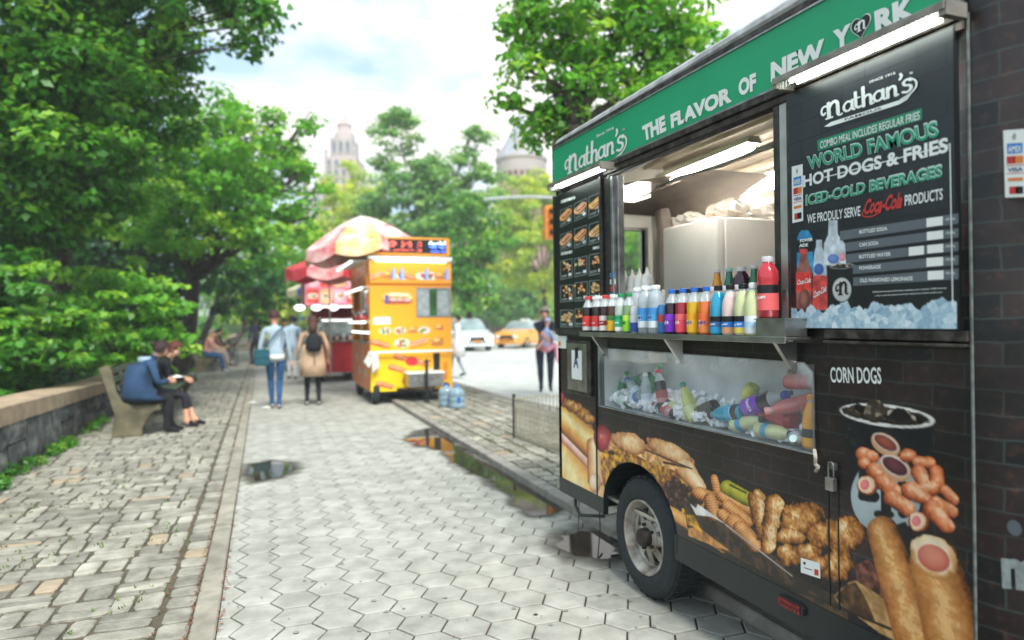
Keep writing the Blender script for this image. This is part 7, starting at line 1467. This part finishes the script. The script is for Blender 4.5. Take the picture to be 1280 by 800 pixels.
# ---------------------------------------------------------------- vehicles
def car(loc, rz, L_, W_, H_, m, label, two=None, suv=True, roofsign=False):
    o = empty('car', (*loc, -.09), rz, label=label, cat='car', group='cars on the street'); w_ = W_/2     # nose along -Y local
    Sx = [(0, .35, .62, .62, .80), (.04, .28, .82, .82, .92), (.25, .25, .95, .95, .98), (.98, .25, 1.04, 1.06, 1.0), (1.12, .25, 1.05, 1.12, 1.0), (1.75, .25, 1.07, H_-.06, 1.0), (2.1, .25, 1.07, H_, 1.0), (3.9, .25, 1.08, H_-.02, 1.0), (4.35, .25, 1.08, H_-.10, .99), (4.68, .28, 1.06, 1.12, .97), (4.75, .32, .90, .92, .92)]
    k = L_/4.75; vs = []; 
    for y, zl, zb, zr, ww in Sx:
        y *= k; tw = .80 if zr > zb+.1 else .97
        vs += [(-w_*ww*.92, y, zl), (-w_*ww, y, zl+.18), (-w_*ww, y, zb-.08), (-w_*ww*.96, y, zb), (-w_*ww*tw, y, zr-.05 if zr > zb+.1 else zb), (-w_*ww*tw*.9, y, zr), (w_*ww*tw*.9, y, zr), (w_*ww*tw, y, zr-.05 if zr > zb+.1 else zb), (w_*ww*.96, y, zb), (w_*ww, y, zb-.08), (w_*ww, y, zl+.18), (w_*ww*.92, y, zl)]
    mb = MB(); n = len(Sx); body = []; gls = []
    for i in range(n-1):
        tall = Sx[i][3] > Sx[i][2]+.1 or Sx[i+1][3] > Sx[i+1][2]+.1
        for j in range(12):
            f = (i*12+j, (i+1)*12+j, (i+1)*12+(j+1) % 12, i*12+(j+1) % 12)
            g_ = (j in (3, 7) and tall) or (j in (4, 5, 6) and i in (4,)) or (j in (4, 5, 6) and i == 8)
            (gls if g_ else body).append(f)
    body += [tuple(range(12)), tuple((n-1)*12+j for j in range(11, -1, -1))]
    mb.add(vs, body); bo = mb.build('body', [m] if not two else [m, two], o, smooth=False, bev=.012)
    if two:
        for p in bo.data.polygons:
            if p.center.z > 1.15: p.material_index = 1
    mb = MB(); mb.add(vs, gls); mb.build('windows', mat('car_glass', '8b9a9c', .05, var=.5, scale=.8, spec=.9), o)
    mb = MB(); mb.box(-w_*.5, w_*.5, -.012, .03, .55, .78); mb.box(-w_*.55, w_*.55, -.012, .03, .34, .48); mb.build('grille', M_ink, o, bev=.01)
    for s in (-1, 1):
        MB().box(s*w_*.62-.17, s*w_*.62+.17, -.03, .06, .64, .80).build('headlight', mat('headlight_on', 'ffffff', .2, var=0, emit=4 if not two else .0, ecol='eafff0') if not two else M_letter, o, bev=.03)
        mb = MB(); mb.lathe([(0, -.03), (.05, -.03), (.06, 0)], 10, M=Matrix.Rotation(-PI/2, 4, 'X') , c=(s*w_*.66, .0, .47)); mb.build('fog_lamp', mat('headlight_on', 'ffffff') if not two else M_letter, o)
        MB().box(s*(w_+.02)-.08, s*(w_+.02)+.08, 1.25*k, 1.38*k, .98, 1.13).build('mirror', m, o, bev=.02)
        for y in (.88*k, 3.85*k):
            wl = empty('wheel', (s*(w_-.11), y, .35), parent=o); lx([(.20, -.11), (.33, -.11), (.35, -.08), (.35, .08), (.33, .11), (.20, .11)], 24).build('tyre', M_rub_, wl)
            mb = lx([(.20, s*.10), (.17, s*.08), (.06, s*.09), (0, s*.09)], 16); mb.build('rim', M_rim, wl)
    MB().box(-.2, .2, -.03, -.012, .50, .60).build('licence_plate', mat('plate_orange', 'd88a30', .5), o)
    MB().box(-w_*.9, w_*.9, -.05, .1, .30, .42).build('bumper', m, o, bev=.02)
    if roofsign: MB().box(-.3, .3, 2.4, 2.6, H_, H_+.13).build('roof_sign', M_wht, o, bev=.03)
    return o
M_cw = mat('car_white', 'd6dcda', .25, var=.03, coat=.8); M_cy = mat('taxi_orange', 'e8a23a', .25, var=.04, coat=.8); M_cg = mat('car_grey', '8d9896', .3, var=.05, coat=.6)
x, y = G(597, 437.5); car((x, y), .0, 4.9, 2.02, 1.80, M_cw, 'white sport-utility car with its headlights on, coming up the street')
x, y = G(633, 434); car((x, y), -.85, 4.7, 1.9, 1.62, M_cy, 'orange-yellow taxi with pale roof, right of the white car', two=M_cw, roofsign=True)
x, y = G(632, 425); car((x, y+8), .05, 4.6, 1.85, 1.5, M_cg, 'grey car behind, between the white car and the taxi')
x, y = G(585, 424); car((x-2, y+4), .05, 4.8, 1.85, 1.7, M_cg, 'pale grey van-like car partly hidden behind the white car')
# ---------------------------------------------------------------- street furniture
x, y = W(609, 404, 44)[:2]; o = empty('street_lamp', (x, y, -.1), label='slender street lamp with a pale lantern above the white car', cat='street lamp'); mb = MB(); mb.tube([(0, 0, 0), (0, 0, .6), (0, 0, 3.3)], [.14, .07, .05], 10); mb.build('post', mat('post_green', '4e6158', .6), o)
MB().lathe([(.12, 3.3), (.26, 3.45), (.30, 3.9), (.18, 4.1)], 10).build('lantern', mat('lantern_glass', 'cfdcd8', .3, var=.05, emit=.15), o, smooth=True); MB().lathe([(.2, 4.1), (.12, 4.25), (.03, 4.35), (0, 4.45)], 10).build('lantern_cap', M_blk, o)
pa = W(803, 250, 23); pb = W(605, 248, 23); pb.z = 5.75; pa.z = 5.3
o = empty('traffic_signal', (pa.x, pa.y, -.1), label='yellow traffic signal hanging from a long grey mast arm left of the trailer roof', cat='traffic signal'); q = pb-pa
mb = MB(); mb.tube([(0, 0, 0), (0, 0, 6.2)], [.13, .10], 10); mb.build('pole', M_steel, o); mb = MB(); mb.tube(spl([(0, 0, 5.35), (q.x*.35, q.y*.35, 5.62), (q.x*.7, q.y*.7, 5.78), (q.x, q.y, 5.72)], 5), .055, 8); mb.build('mast_arm', mat('arm_grey', 'a3aaa8', .5), o)
sp = W(686, 270, 22.9)-pa; M_sg = mat('signal_yellow', 'd9862a', .5); hd = MB().box(sp.x-.18, sp.x+.18, sp.y-.15, sp.y+.15, 4.35, 5.45).build('signal_head', M_sg, o, bev=.03)
for k in range(3):
    mb = MB(); mb.lathe([(.12, .0), (.13, -.16)], 12, M=Matrix.Rotation(PI/2, 4, 'X').inverted(), c=(sp.x, sp.y-.16, 4.55+k*.35)); mb.build('visor', M_sg, hd); mb = MB(); mb.lathe([(0, 0), (.11, 0)], 12, M=Matrix.Rotation(PI/2, 4, 'X'), c=(sp.x, sp.y-.155, 4.55+k*.35)); mb.build('lens', M_ink, hd)
# ================================================================ buildings
M_st = mat('far_stone', 'b0a69e', .85, var=.15, scale=.3); M_stp = mat('far_pinkstone', 'b8a8a0', .85, var=.15, scale=.2); M_win = mat('far_window', '5d6a72', .2, var=.3, scale=.5); M_slate = mat('slate_roof', 'a3a8ac', .7, var=.2, scale=.6)
M_bru = mat('brownstone', 'a98a80', .9, var=.2, scale=.3)
def facade(par, x0, x1, y, z0, z1, nx, nz, wm=M_win, face=-1, ww=.5, wh=.6):
    dx = (x1-x0)/nx; dz = (z1-z0)/nz
    fm = MB().box(-dx*ww/2, dx*ww/2, -.12, .10, -dz*wh/2, dz*wh/2).mesh('window', wm); sm = MB().box(-dx*ww*.6, dx*ww*.6, -.3, .0, -dz*wh/2-.25, -dz*wh/2).mesh('sill', M_st)
    for i in range(nx):
        for j in range(nz):
            w_ = link('window', fm, par, (x0+dx*(i+.5), y, z0+dz*(j+.5))); link('sill', sm, w_)
BA = W(425, 404, 165); BD_ = empty('apartment_tower', (BA.x, BA.y, 0), -PS, label='pale stone apartment building with a tiered spire rising above the trees', cat='building')
def bb(name, m, *d, par=None): return MB().box(*d).build(name, m, par or BD_, bev=.05)
bb('wall', M_st, -9, 7, 0, 30, -1, 33); bb('cornice', M_st, -9.4, 7.4, -.5, 30.5, 33.05, 34); facade(BD_, -8.5, 6.5, 0, 8, 32.5, 7, 9)
bb('tower_wall', M_stp, -3.9, 3.9, 2, 12, 34.05, 42); facade(BD_, -3.5, 3.5, 2, 34.6, 41.6, 4, 3); bb('tower_wall', M_st, -2.7, 2.7, 3, 11, 42.05, 47); facade(BD_, -2.5, 2.5, 3, 42.4, 46.8, 3, 1)
for x in (-3.5, 3.5): MB().lathe([(.4, 42.05), (.4, 43.4), (.55, 43.5), (0, 44.6)], 8, c=(x, 2.5, 0)).build('pinnacle', M_st, BD_)
for x in (-8.6, 6.6): MB().lathe([(.5, 34.05), (.5, 36), (.7, 36.1), (0, 37.4)], 8, c=(x, 2.5, 0)).build('pinnacle', M_stp, BD_)
MB().lathe([(2.6, 47), (2.6, 48.6), (1.9, 49), (1.7, 50.6), (2.0, 50.8), (1.2, 51.6), (.6, 52.6), (.25, 53.4), (.06, 56)], 10, c=(0, 7, 0)).build('spire', M_stp, BD_)
x_, z_ = 0, 0
BB = W(388, 404, 90); o = empty('blue_banner', (BB.x, BB.y, 0), -PS, label='light blue framed board on posts glimpsed left of the umbrellas', cat='sign'); MB().box(-1.3, 1.0, -.1, .1, 7.5, 12.6).build('board', mat('banner_blue', '9cc4d8', .6), o)
for d in ((-1.4, -1.3, 0, 12.8), (1.0, 1.1, 0, 12.8)): MB().box(d[0], d[1], -.12, .12, d[2], d[3]).build('post', mat('banner_post', '5f9ab8', .5), o)
MB().box(-1.3, 1.0, -.13, -.10, 12.4, 12.7).build('frame', mat('banner_post', '5f9ab8', .5), o)
MZ = W(655, 404, 85); MU = empty('museum', (MZ.x, MZ.y, 0), -PS, label='brown stone museum with a round turret and conical slate roof beyond the street trees', cat='building')
def mu(name, m, *d): return MB().box(*d).build(name, m, MU, bev=.05)
def lt(name, m, prof, seg=28): return MB().lathe(prof, seg, c=(0, 4, 0)).build(name, m, MU)
mu('wall', M_bru, -6.5, 30, 4, 20, -1, 14); facade(MU, -6, 29, 4, 1, 13, 12, 3); lt('turret_wall', M_bru, [(3.0, -1), (3.0, 19.2)]); lt('corbel', M_stp, [(3.0, 19.2), (3.35, 19.6), (3.35, 20.4)]); lt('turret_wall', M_st, [(3.3, 20.4), (3.25, 22.0), (3.4, 22.05), (3.4, 22.4)])
for k in range(28):
    t = 2*PI*k/28; Mx = Matrix.Translation((0, 4, 0)) @ Matrix.Rotation(t, 4, 'Z'); MB().box(3.30, 3.45, -.22, .22, 19.7, 20.35, M=Mx).build('arch', mat('arch_shade', '6a4e46', .9), MU)
lt('roof', M_slate, [(3.3, 22.4), (1.9, 24.9), (.8, 27.2), (.1, 28.6), (0, 28.7)]); MB().box(-.6, .6, .9, 2.2, 22.4, 24.2).build('dormer', M_st, MU, bev=.05); MB().lathe([(.25, 22.4), (.2, 23.3), (.35, 23.5), (0, 24.1)], 6, c=(-3.0, 3.2, 0)).build('finial', M_st, MU)
for x in (-1.9, 1.0): MB().lathe([(0, -.4), (.4, 0), (0, .4)], 10, c=(x-3, 3.6, 3.2)).build('wall_lamp', mat('amber_lamp', 'ffe8b0', .4, var=0, emit=2.5, ecol='ffe0a0'), MU)
for k, (px, d, w_, h_, lb) in enumerate(((520, 150, 30, 19, 'low pale building closing the end of the street left of the museum'), (600, 140, 30, 16, 'low pinkish building behind the street lamp'))):
    p = W(px, 404, d); o = empty('building', (p.x, p.y, 0), -PS, label=lb, cat='building'); MB().box(-w_/2, w_/2, 0, 12, -1, h_).build('wall', (M_st, M_stp)[k], o); facade(o, -w_/2+1, w_/2-1, 0, 2, h_-1, 9, 4)
# ================================================================ trees
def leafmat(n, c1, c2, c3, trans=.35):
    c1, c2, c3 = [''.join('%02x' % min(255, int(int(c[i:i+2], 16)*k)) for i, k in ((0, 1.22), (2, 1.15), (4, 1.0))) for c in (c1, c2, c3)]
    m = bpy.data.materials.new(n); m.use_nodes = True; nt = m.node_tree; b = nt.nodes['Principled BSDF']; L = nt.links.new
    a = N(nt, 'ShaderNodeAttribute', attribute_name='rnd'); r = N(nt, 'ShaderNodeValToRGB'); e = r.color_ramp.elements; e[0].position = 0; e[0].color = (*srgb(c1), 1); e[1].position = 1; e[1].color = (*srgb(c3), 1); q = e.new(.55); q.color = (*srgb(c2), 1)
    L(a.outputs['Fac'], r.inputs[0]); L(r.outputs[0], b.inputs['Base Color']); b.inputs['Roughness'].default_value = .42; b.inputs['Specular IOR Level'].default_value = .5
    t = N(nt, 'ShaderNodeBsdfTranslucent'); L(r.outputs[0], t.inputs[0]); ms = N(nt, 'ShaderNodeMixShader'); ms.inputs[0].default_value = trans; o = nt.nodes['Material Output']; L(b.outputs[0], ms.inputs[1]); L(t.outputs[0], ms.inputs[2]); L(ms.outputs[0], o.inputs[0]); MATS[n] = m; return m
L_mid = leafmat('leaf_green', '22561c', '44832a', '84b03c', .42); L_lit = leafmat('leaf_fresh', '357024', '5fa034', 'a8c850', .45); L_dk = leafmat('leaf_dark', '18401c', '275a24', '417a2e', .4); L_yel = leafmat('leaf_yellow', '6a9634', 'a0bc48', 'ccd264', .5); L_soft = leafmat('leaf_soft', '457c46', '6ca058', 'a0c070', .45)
M_bark = mat('bark', '4a4338', .95, col2='2a261f', scale=6, bump=.8, bscale=18)
def leaves(centers, radii, n, size, seed, droop=.35):
    """leaf-sized folded faces scattered through clumps; returns verts, faces, rnd"""
    rs = np.random.RandomState(seed); C_ = np.asarray(centers); Rr = np.asarray(radii); ci = rs.randint(0, len(C_), n)
    d = rs.normal(size=(n, 3)); d /= np.linalg.norm(d, axis=1)[:, None]; q = rs.rand(n)**.45; p = C_[ci]+d*q[:, None]*Rr[ci]
    nrm = d*.6+np.array([0, 0, .75])+rs.normal(size=(n, 3))*.45; nrm /= np.linalg.norm(nrm, axis=1)[:, None]
    ax = rs.normal(size=(n, 3)); ax[:, 2] -= droop; ax -= nrm*(ax*nrm).sum(1)[:, None]; ax /= np.linalg.norm(ax, axis=1)[:, None]; bx_ = np.cross(nrm, ax); s = (size*(.6+.8*rs.rand(n)))[:, None]
    v = np.stack([p-ax*s*.5, p+bx_*s*.36+ax*s*.05+nrm*s*.10, p+ax*s*.62-nrm*s*.06, p-bx_*s*.36+ax*s*.05+nrm*s*.10], 1)
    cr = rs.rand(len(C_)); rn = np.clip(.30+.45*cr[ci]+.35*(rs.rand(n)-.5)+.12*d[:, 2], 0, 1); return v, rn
def leaf_object(name, batches, m, parent):
    v = np.concatenate([b[0] for b in batches]); rn = np.concatenate([b[1] for b in batches]); n = len(v); me = bpy.data.meshes.new(name); me.vertices.add(n*4); me.vertices.foreach_set('co', v.astype(np.float32).ravel())
    me.loops.add(n*4); me.loops.foreach_set('vertex_index', np.arange(n*4, dtype=np.int32)); me.polygons.add(n); me.polygons.foreach_set('loop_start', np.arange(0, n*4, 4, dtype=np.int32)); me.update(calc_edges=True)
    a = me.attributes.new('rnd', 'FLOAT', 'FACE'); a.data.foreach_set('value', rn.astype(np.float32)); me.materials.append(m); o = bpy.data.objects.new(name, me); C.objects.link(o); o.parent = parent; o['kind'] = 'stuff'; return o
LEAFN = [0]
def tree(name, label, cat, base, clumps, m, size, dens, seed, trunk=.16, group=None, limbs=True, sub=.42, flat=.5, px=True):
    """clumps: (px, py, distance, radius, [density]) seen from the viewpoint; each breaks into flat sprays of leaves"""
    rs = np.random.RandomState(seed); cl = []
    for c in clumps:
        p = W(c[0], c[1], c[2]) if px else Vector(c[:3]); cl.append((p, c[3], c[4] if len(c) > 4 else 1))
    b = Vector((base[0], base[1], base[2] if len(base) > 2 else -.3)); o = empty(name, b, label=label, cat=cat, group=group); bt = []
    for p, R_, dn_ in cl:
        ns = max(3, int(20*dn_*(R_/ (sub*2.2))**1.6)); d = rs.normal(size=(ns, 3)); d /= np.linalg.norm(d, axis=1)[:, None]; q = rs.rand(ns)**.5; cen = np.array(p-b)+d*(q*R_)[:, None]*np.array([1, 1, .85])
        rr = sub*(.55+.8*rs.rand(ns)); rad = np.stack([rr, rr, rr*flat], 1); n = int(ns*dens*(sub/.42)**2*(.13/size)**1.6); bt.append(leaves(cen, rad, n, size, seed*31+len(bt))); LEAFN[0] += n
    leaf_object('crown', bt, m, o)
    if trunk:
        big = sorted(cl, key=lambda c: -c[1]); cen = sum((c[0] for c in cl), Vector())/len(cl); fork = Vector((b.x+(cen.x-b.x)*.25, b.y+(cen.y-b.y)*.25, max(1.0, b.z+(min(c[0].z-c[1]*.4 for c in big[:4])-b.z)*.8)))
        mb = MB(); pts = spl([Vector((0, 0, 0)), (fork-b)*.5+Vector((trunk*.5, 0, 0)), fork-b], 4); mb.tube([tuple(p) for p in pts], [trunk*(1.25-.5*i/len(pts)) for i in range(len(pts))], 10); mb.build('trunk', M_bark, o, smooth=True)
        if limbs:
            for p, R_, _ in cl:
                e = p-b; s0 = fork-b; mid = s0.lerp(e, .5)+Vector((rs.uniform(-.3, .3), rs.uniform(-.3, .3), .25*R_)); mb = MB(); pts = spl([tuple(s0), tuple(mid), tuple(e)], 4); k = len(pts); mb.tube(pts, [trunk*(.42-.36*i/k) for i in range(k)], 7); mb.build('limb', M_bark, o, smooth=True)
                for q in range(3):
                    dd = Vector(rs.normal(size=3)).normalized()*R_*.8; mb = MB(); mb.tube([tuple(mid.lerp(e, .5)), tuple(e+dd*.5), tuple(e+dd)], [trunk*.16, trunk*.1, trunk*.04], 5); mb.build('twig', M_bark, o)
    return o
def gb(px, d, z=-.3): p = W(px, 404, d); return (p.x, p.y, z)
tree('maple_tree', 'large maple leaning over the wall, its leaves filling the top left corner', 'tree', gb(75, 13.5), [(40, 60, 11.5, 2.1), (140, 35, 11.5, 1.45), (95, 130, 11, 1.4), (185, 100, 12.5, 1.0, .7), (15, 170, 10.5, 1.5), (150, 195, 12.5, 1.3), (200, 50, 12.5, .9, .6), (-70, 100, 10.5, 2.2), (225, 150, 13, .75, .8), (60, -70, 11, 2.5), (170, -60, 11.5, 2), (70, 215, 12, 1.2), (5, 240, 11, 1.0), (10, 180, 10.8, 1.0), (30, 120, 10.5, 1.1), (110, 250, 12, .9), (30, 270, 11.5, .8)], L_mid, .125, 66, 1, trunk=.15)
tree('maple_tree', 'bright green tree over the wall reaching toward the sky gap above the path', 'tree', gb(215, 18.5), [(265, 195, 17.5, 1.7), (325, 225, 19, 1.4), (215, 235, 16.5, 1.3), (300, 285, 18, 1.4), (355, 180, 20, .75, .7), (385, 150, 20, .5, .5), (345, 150, 20, .55, .6), (368, 275, 20, .9), (205, 300, 17, 1.0), (380, 215, 20, .6, .6), (290, 130, 19, .6, .5), (395, 240, 20.5, .5, .5)], L_lit, .17, 56, 2, trunk=.2)
tree('leafy_branch_tree', 'tree whose thin leafy branch tip hangs into the sky near the top edge', 'tree', gb(-220, 11), [(305, 12, 11.5, .35, .7), (322, 30, 11.5, .28, .5), (285, -10, 11.5, .5), (310, 52, 11.5, .15, .5), (240, -60, 11, 1.0), (330, 10, 11.5, .25, .5)], L_mid, .13, 50, 3, trunk=.07)
tree('bush', 'layered light green bush behind the wall just left of the seated pair', 'bush', gb(140, 12.2), [(150, 395, 12, 1.05), (200, 380, 12.3, .55), (110, 372, 12.4, .75), (175, 430, 12, .75), (130, 350, 12.6, .45)], L_lit, .12, 70, 4, trunk=.06, flat=.3, sub=.34)
tree('bush', 'green bush behind the wall at the left edge of the photograph', 'bush', gb(20, 10.2), [(25, 400, 10, .85), (10, 350, 10.4, .65), (60, 440, 9.9, .55), (-30, 440, 9.6, .8), (70, 410, 10.6, .5), (20, 460, 9.7, .6)], L_mid, .12, 70, 5, trunk=.06, flat=.3, sub=.34)
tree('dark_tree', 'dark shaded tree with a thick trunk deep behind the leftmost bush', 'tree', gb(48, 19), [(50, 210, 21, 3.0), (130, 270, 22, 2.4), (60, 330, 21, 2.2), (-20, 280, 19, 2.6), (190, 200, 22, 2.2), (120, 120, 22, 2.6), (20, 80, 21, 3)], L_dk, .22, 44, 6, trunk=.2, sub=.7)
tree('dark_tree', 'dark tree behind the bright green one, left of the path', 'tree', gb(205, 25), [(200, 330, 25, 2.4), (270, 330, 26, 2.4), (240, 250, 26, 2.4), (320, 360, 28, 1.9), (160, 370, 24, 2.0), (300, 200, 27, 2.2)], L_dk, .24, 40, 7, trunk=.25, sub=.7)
tree('street_tree', 'tree with a slim dark trunk standing over the far bench', 'tree', (-2.9, 33, -.3), [(345, 330, 34, 2.2), (300, 360, 33, 2.0), (380, 300, 36, 1.6), (330, 270, 35, 1.9), (390, 345, 37, 1.2)], L_lit, .24, 40, 8, trunk=.17, sub=.7)
tree('street_tree', 'yellow-green tree closing the view down the path', 'tree', (-2.0, 50, -.3), [(350, 395, 52, 2.2), (385, 375, 50, 2.4), (365, 350, 50, 2.4), (320, 390, 48, 2.2), (400, 400, 55, 2), (340, 310, 50, 2.6)], L_yel, .32, 36, 9, trunk=.2, sub=.9)
tree('street_tree', 'yellow-green tree in front of the pale tower', 'tree', gb(440, 56), [(440, 265, 57, 2.6), (412, 240, 52, 1.6, .8), (405, 285, 52, 2.0), (465, 285, 58, 2.4), (440, 215, 56, 1.3, .5), (470, 240, 58, 1.5, .6), (430, 310, 55, 2.4)], L_yel, .30, 52, 10, trunk=.18, sub=.9)
tree('street_tree', 'tall uneven tree above the orange cart sign', 'tree', gb(540, 46), [(497, 165, 46, 1.6), (505, 145, 46, .9), (485, 200, 46, 1.0, .6), (545, 235, 46, 2.4), (575, 195, 46, 1.2, .7), (600, 172, 46, .5, .5), (500, 240, 46, 2.2), (560, 290, 46, 2.9), (515, 290, 47, 2.6), (600, 250, 46, 1.6), (590, 165, 46, .5, .4), (530, 205, 46, 1.5), (562, 235, 46, 1.7), (468, 255, 47, 1.4), (600, 215, 46, 1.2)], L_soft, .27, 60, 11, trunk=.16, sub=.85)
tree('street_tree', 'dark green tree right behind the orange cart', 'tree', gb(585, 40), [(585, 320, 40, 2.2), (600, 360, 40, 1.8), (560, 350, 42, 2.2), (620, 290, 42, 1.6), (575, 270, 41, 1.8)], L_mid, .27, 50, 12, trunk=.2, sub=.8)
tree('street_tree', 'bright yellow-green tree in front of the round museum turret', 'tree', gb(682, 62), [(650, 265, 62, 3.6), (690, 300, 62, 4.2), (640, 315, 60, 3.0), (680, 240, 62, 2.8), (665, 345, 62, 2.6), (715, 260, 62, 3), (630, 285, 60, 2.2)], L_yel, .32, 54, 13, trunk=.22, sub=1.0)
tree('street_tree', 'green tree seen through the trailer windows', 'tree', gb(790, 50), [(780, 300, 52, 4.0), (750, 330, 52, 3.5), (830, 300, 52, 4), (790, 240, 52, 3.2), (770, 370, 52, 3), (730, 290, 52, 3)], L_lit, .36, 34, 14, trunk=.3, sub=1.0)
tree('pavement_tree', 'leafy street tree with a straight dark trunk rising behind the trailer roof', 'tree', (4.25, 9.0, .0), [(705, 30, 10.2, .95), (785, 35, 10.2, 1.05), (845, 45, 10.3, .62), (660, 18, 10, .5, .8), (705, 105, 10.2, .75), (765, 115, 10.2, .6), (820, 95, 10.4, .55), (690, 160, 10.2, .45), (652, 85, 10, .30, .7), (634, 130, 10, .12, .6), (740, -60, 10.2, 1.4), (865, 50, 10.5, .38), (725, 165, 10.3, .5), (830, -40, 10.3, 1.0)], L_lit, .115, 62, 15, trunk=.15, sub=.30, flat=.6)
for k in range(9):
    yy = 13+k*5.5; r = random.Random(k+50); xx = wallX(yy)-r.uniform(1.2, 2.2)
    tree('bush', ('dark shrub','mid green shrub','fresh green shrub')[k % 3]+(' behind the wall by the near bench', ' behind the wall past the near bench', ' behind the wall between the benches', ' behind the wall before the far bench', ' behind the far bench', ' behind the wall past the far bench', ' behind the wall near the standing person', ' farther down behind the wall', ' at the far end of the wall')[k], 'bush', (xx, yy, -.3), [(xx, yy, .7, 1.1), (xx-.8, yy+.9, .9, 1.2), (xx+.1, yy+1.6, .6, .9), (xx-1.5, yy-.5, 1.3, 1.4)], (L_dk, L_mid, L_lit)[k % 3], .14+.015*k, 45, 60+k, trunk=.05, sub=.42+.05*k, px=False, limbs=False)
for px, dd, h_ in ((302, 35, 7), (318, 42, 7), (410, 60, 8)):
    pass
# far wood beyond the park wall and across the street: reads as one mass
rs = np.random.RandomState(77); cen = []; 
for k in range(150): a = rs.uniform(0, 1); X_ = -8-34*a; Y_ = rs.uniform(18, 75); cen.append((X_-.0, Y_, rs.uniform(.5, 8)))
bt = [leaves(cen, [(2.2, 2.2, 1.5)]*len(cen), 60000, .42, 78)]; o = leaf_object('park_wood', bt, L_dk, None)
cen = []
for k in range(110): cen.append((rs.uniform(18, 75), rs.uniform(70, 95), rs.uniform(.5, 7)))
o = leaf_object('far_street_wood', [leaves(cen, [(2.6, 2.2, 1.8)]*len(cen), 42000, .5, 79)], L_soft, None)
cen = [(rs.uniform(-6, 14), rs.uniform(95, 110), rs.uniform(0, 8)) for k in range(60)]
o = leaf_object('end_of_path_wood', [leaves(cen, [(2.6, 2.2, 2)]*len(cen), 24000, .5, 80)], L_soft, None)
# weeds along the foot of the wall
cen = []; 
for k in range(70):
    yy = 7.5+rs.rand()**1.5*22; cen.append((wallX(yy)+rs.uniform(.03, .16), yy, rs.uniform(.02, .09)))
o = leaf_object('wall_weeds', [leaves(cen, [(.10, .14, .07)]*len(cen), 6500, .035, 81)], L_mid, None)
mb = MB(); mb.box(-60, 75, -12, 190, -1.4, 60)
M_hz = bpy.data.materials.new('haze_air'); M_hz.use_nodes = True; nt = M_hz.node_tree; nt.nodes.remove(nt.nodes['Principled BSDF']); pv = N(nt, 'ShaderNodeVolumePrincipled'); pv.inputs['Color'].default_value = (.93, .96, .98, 1); pv.inputs['Density'].default_value = .0017; nt.links.new(pv.outputs[0], nt.nodes['Material Output'].inputs['Volume'])
hz_ = mb.build('haze', M_hz); hz_['kind'] = 'stuff'
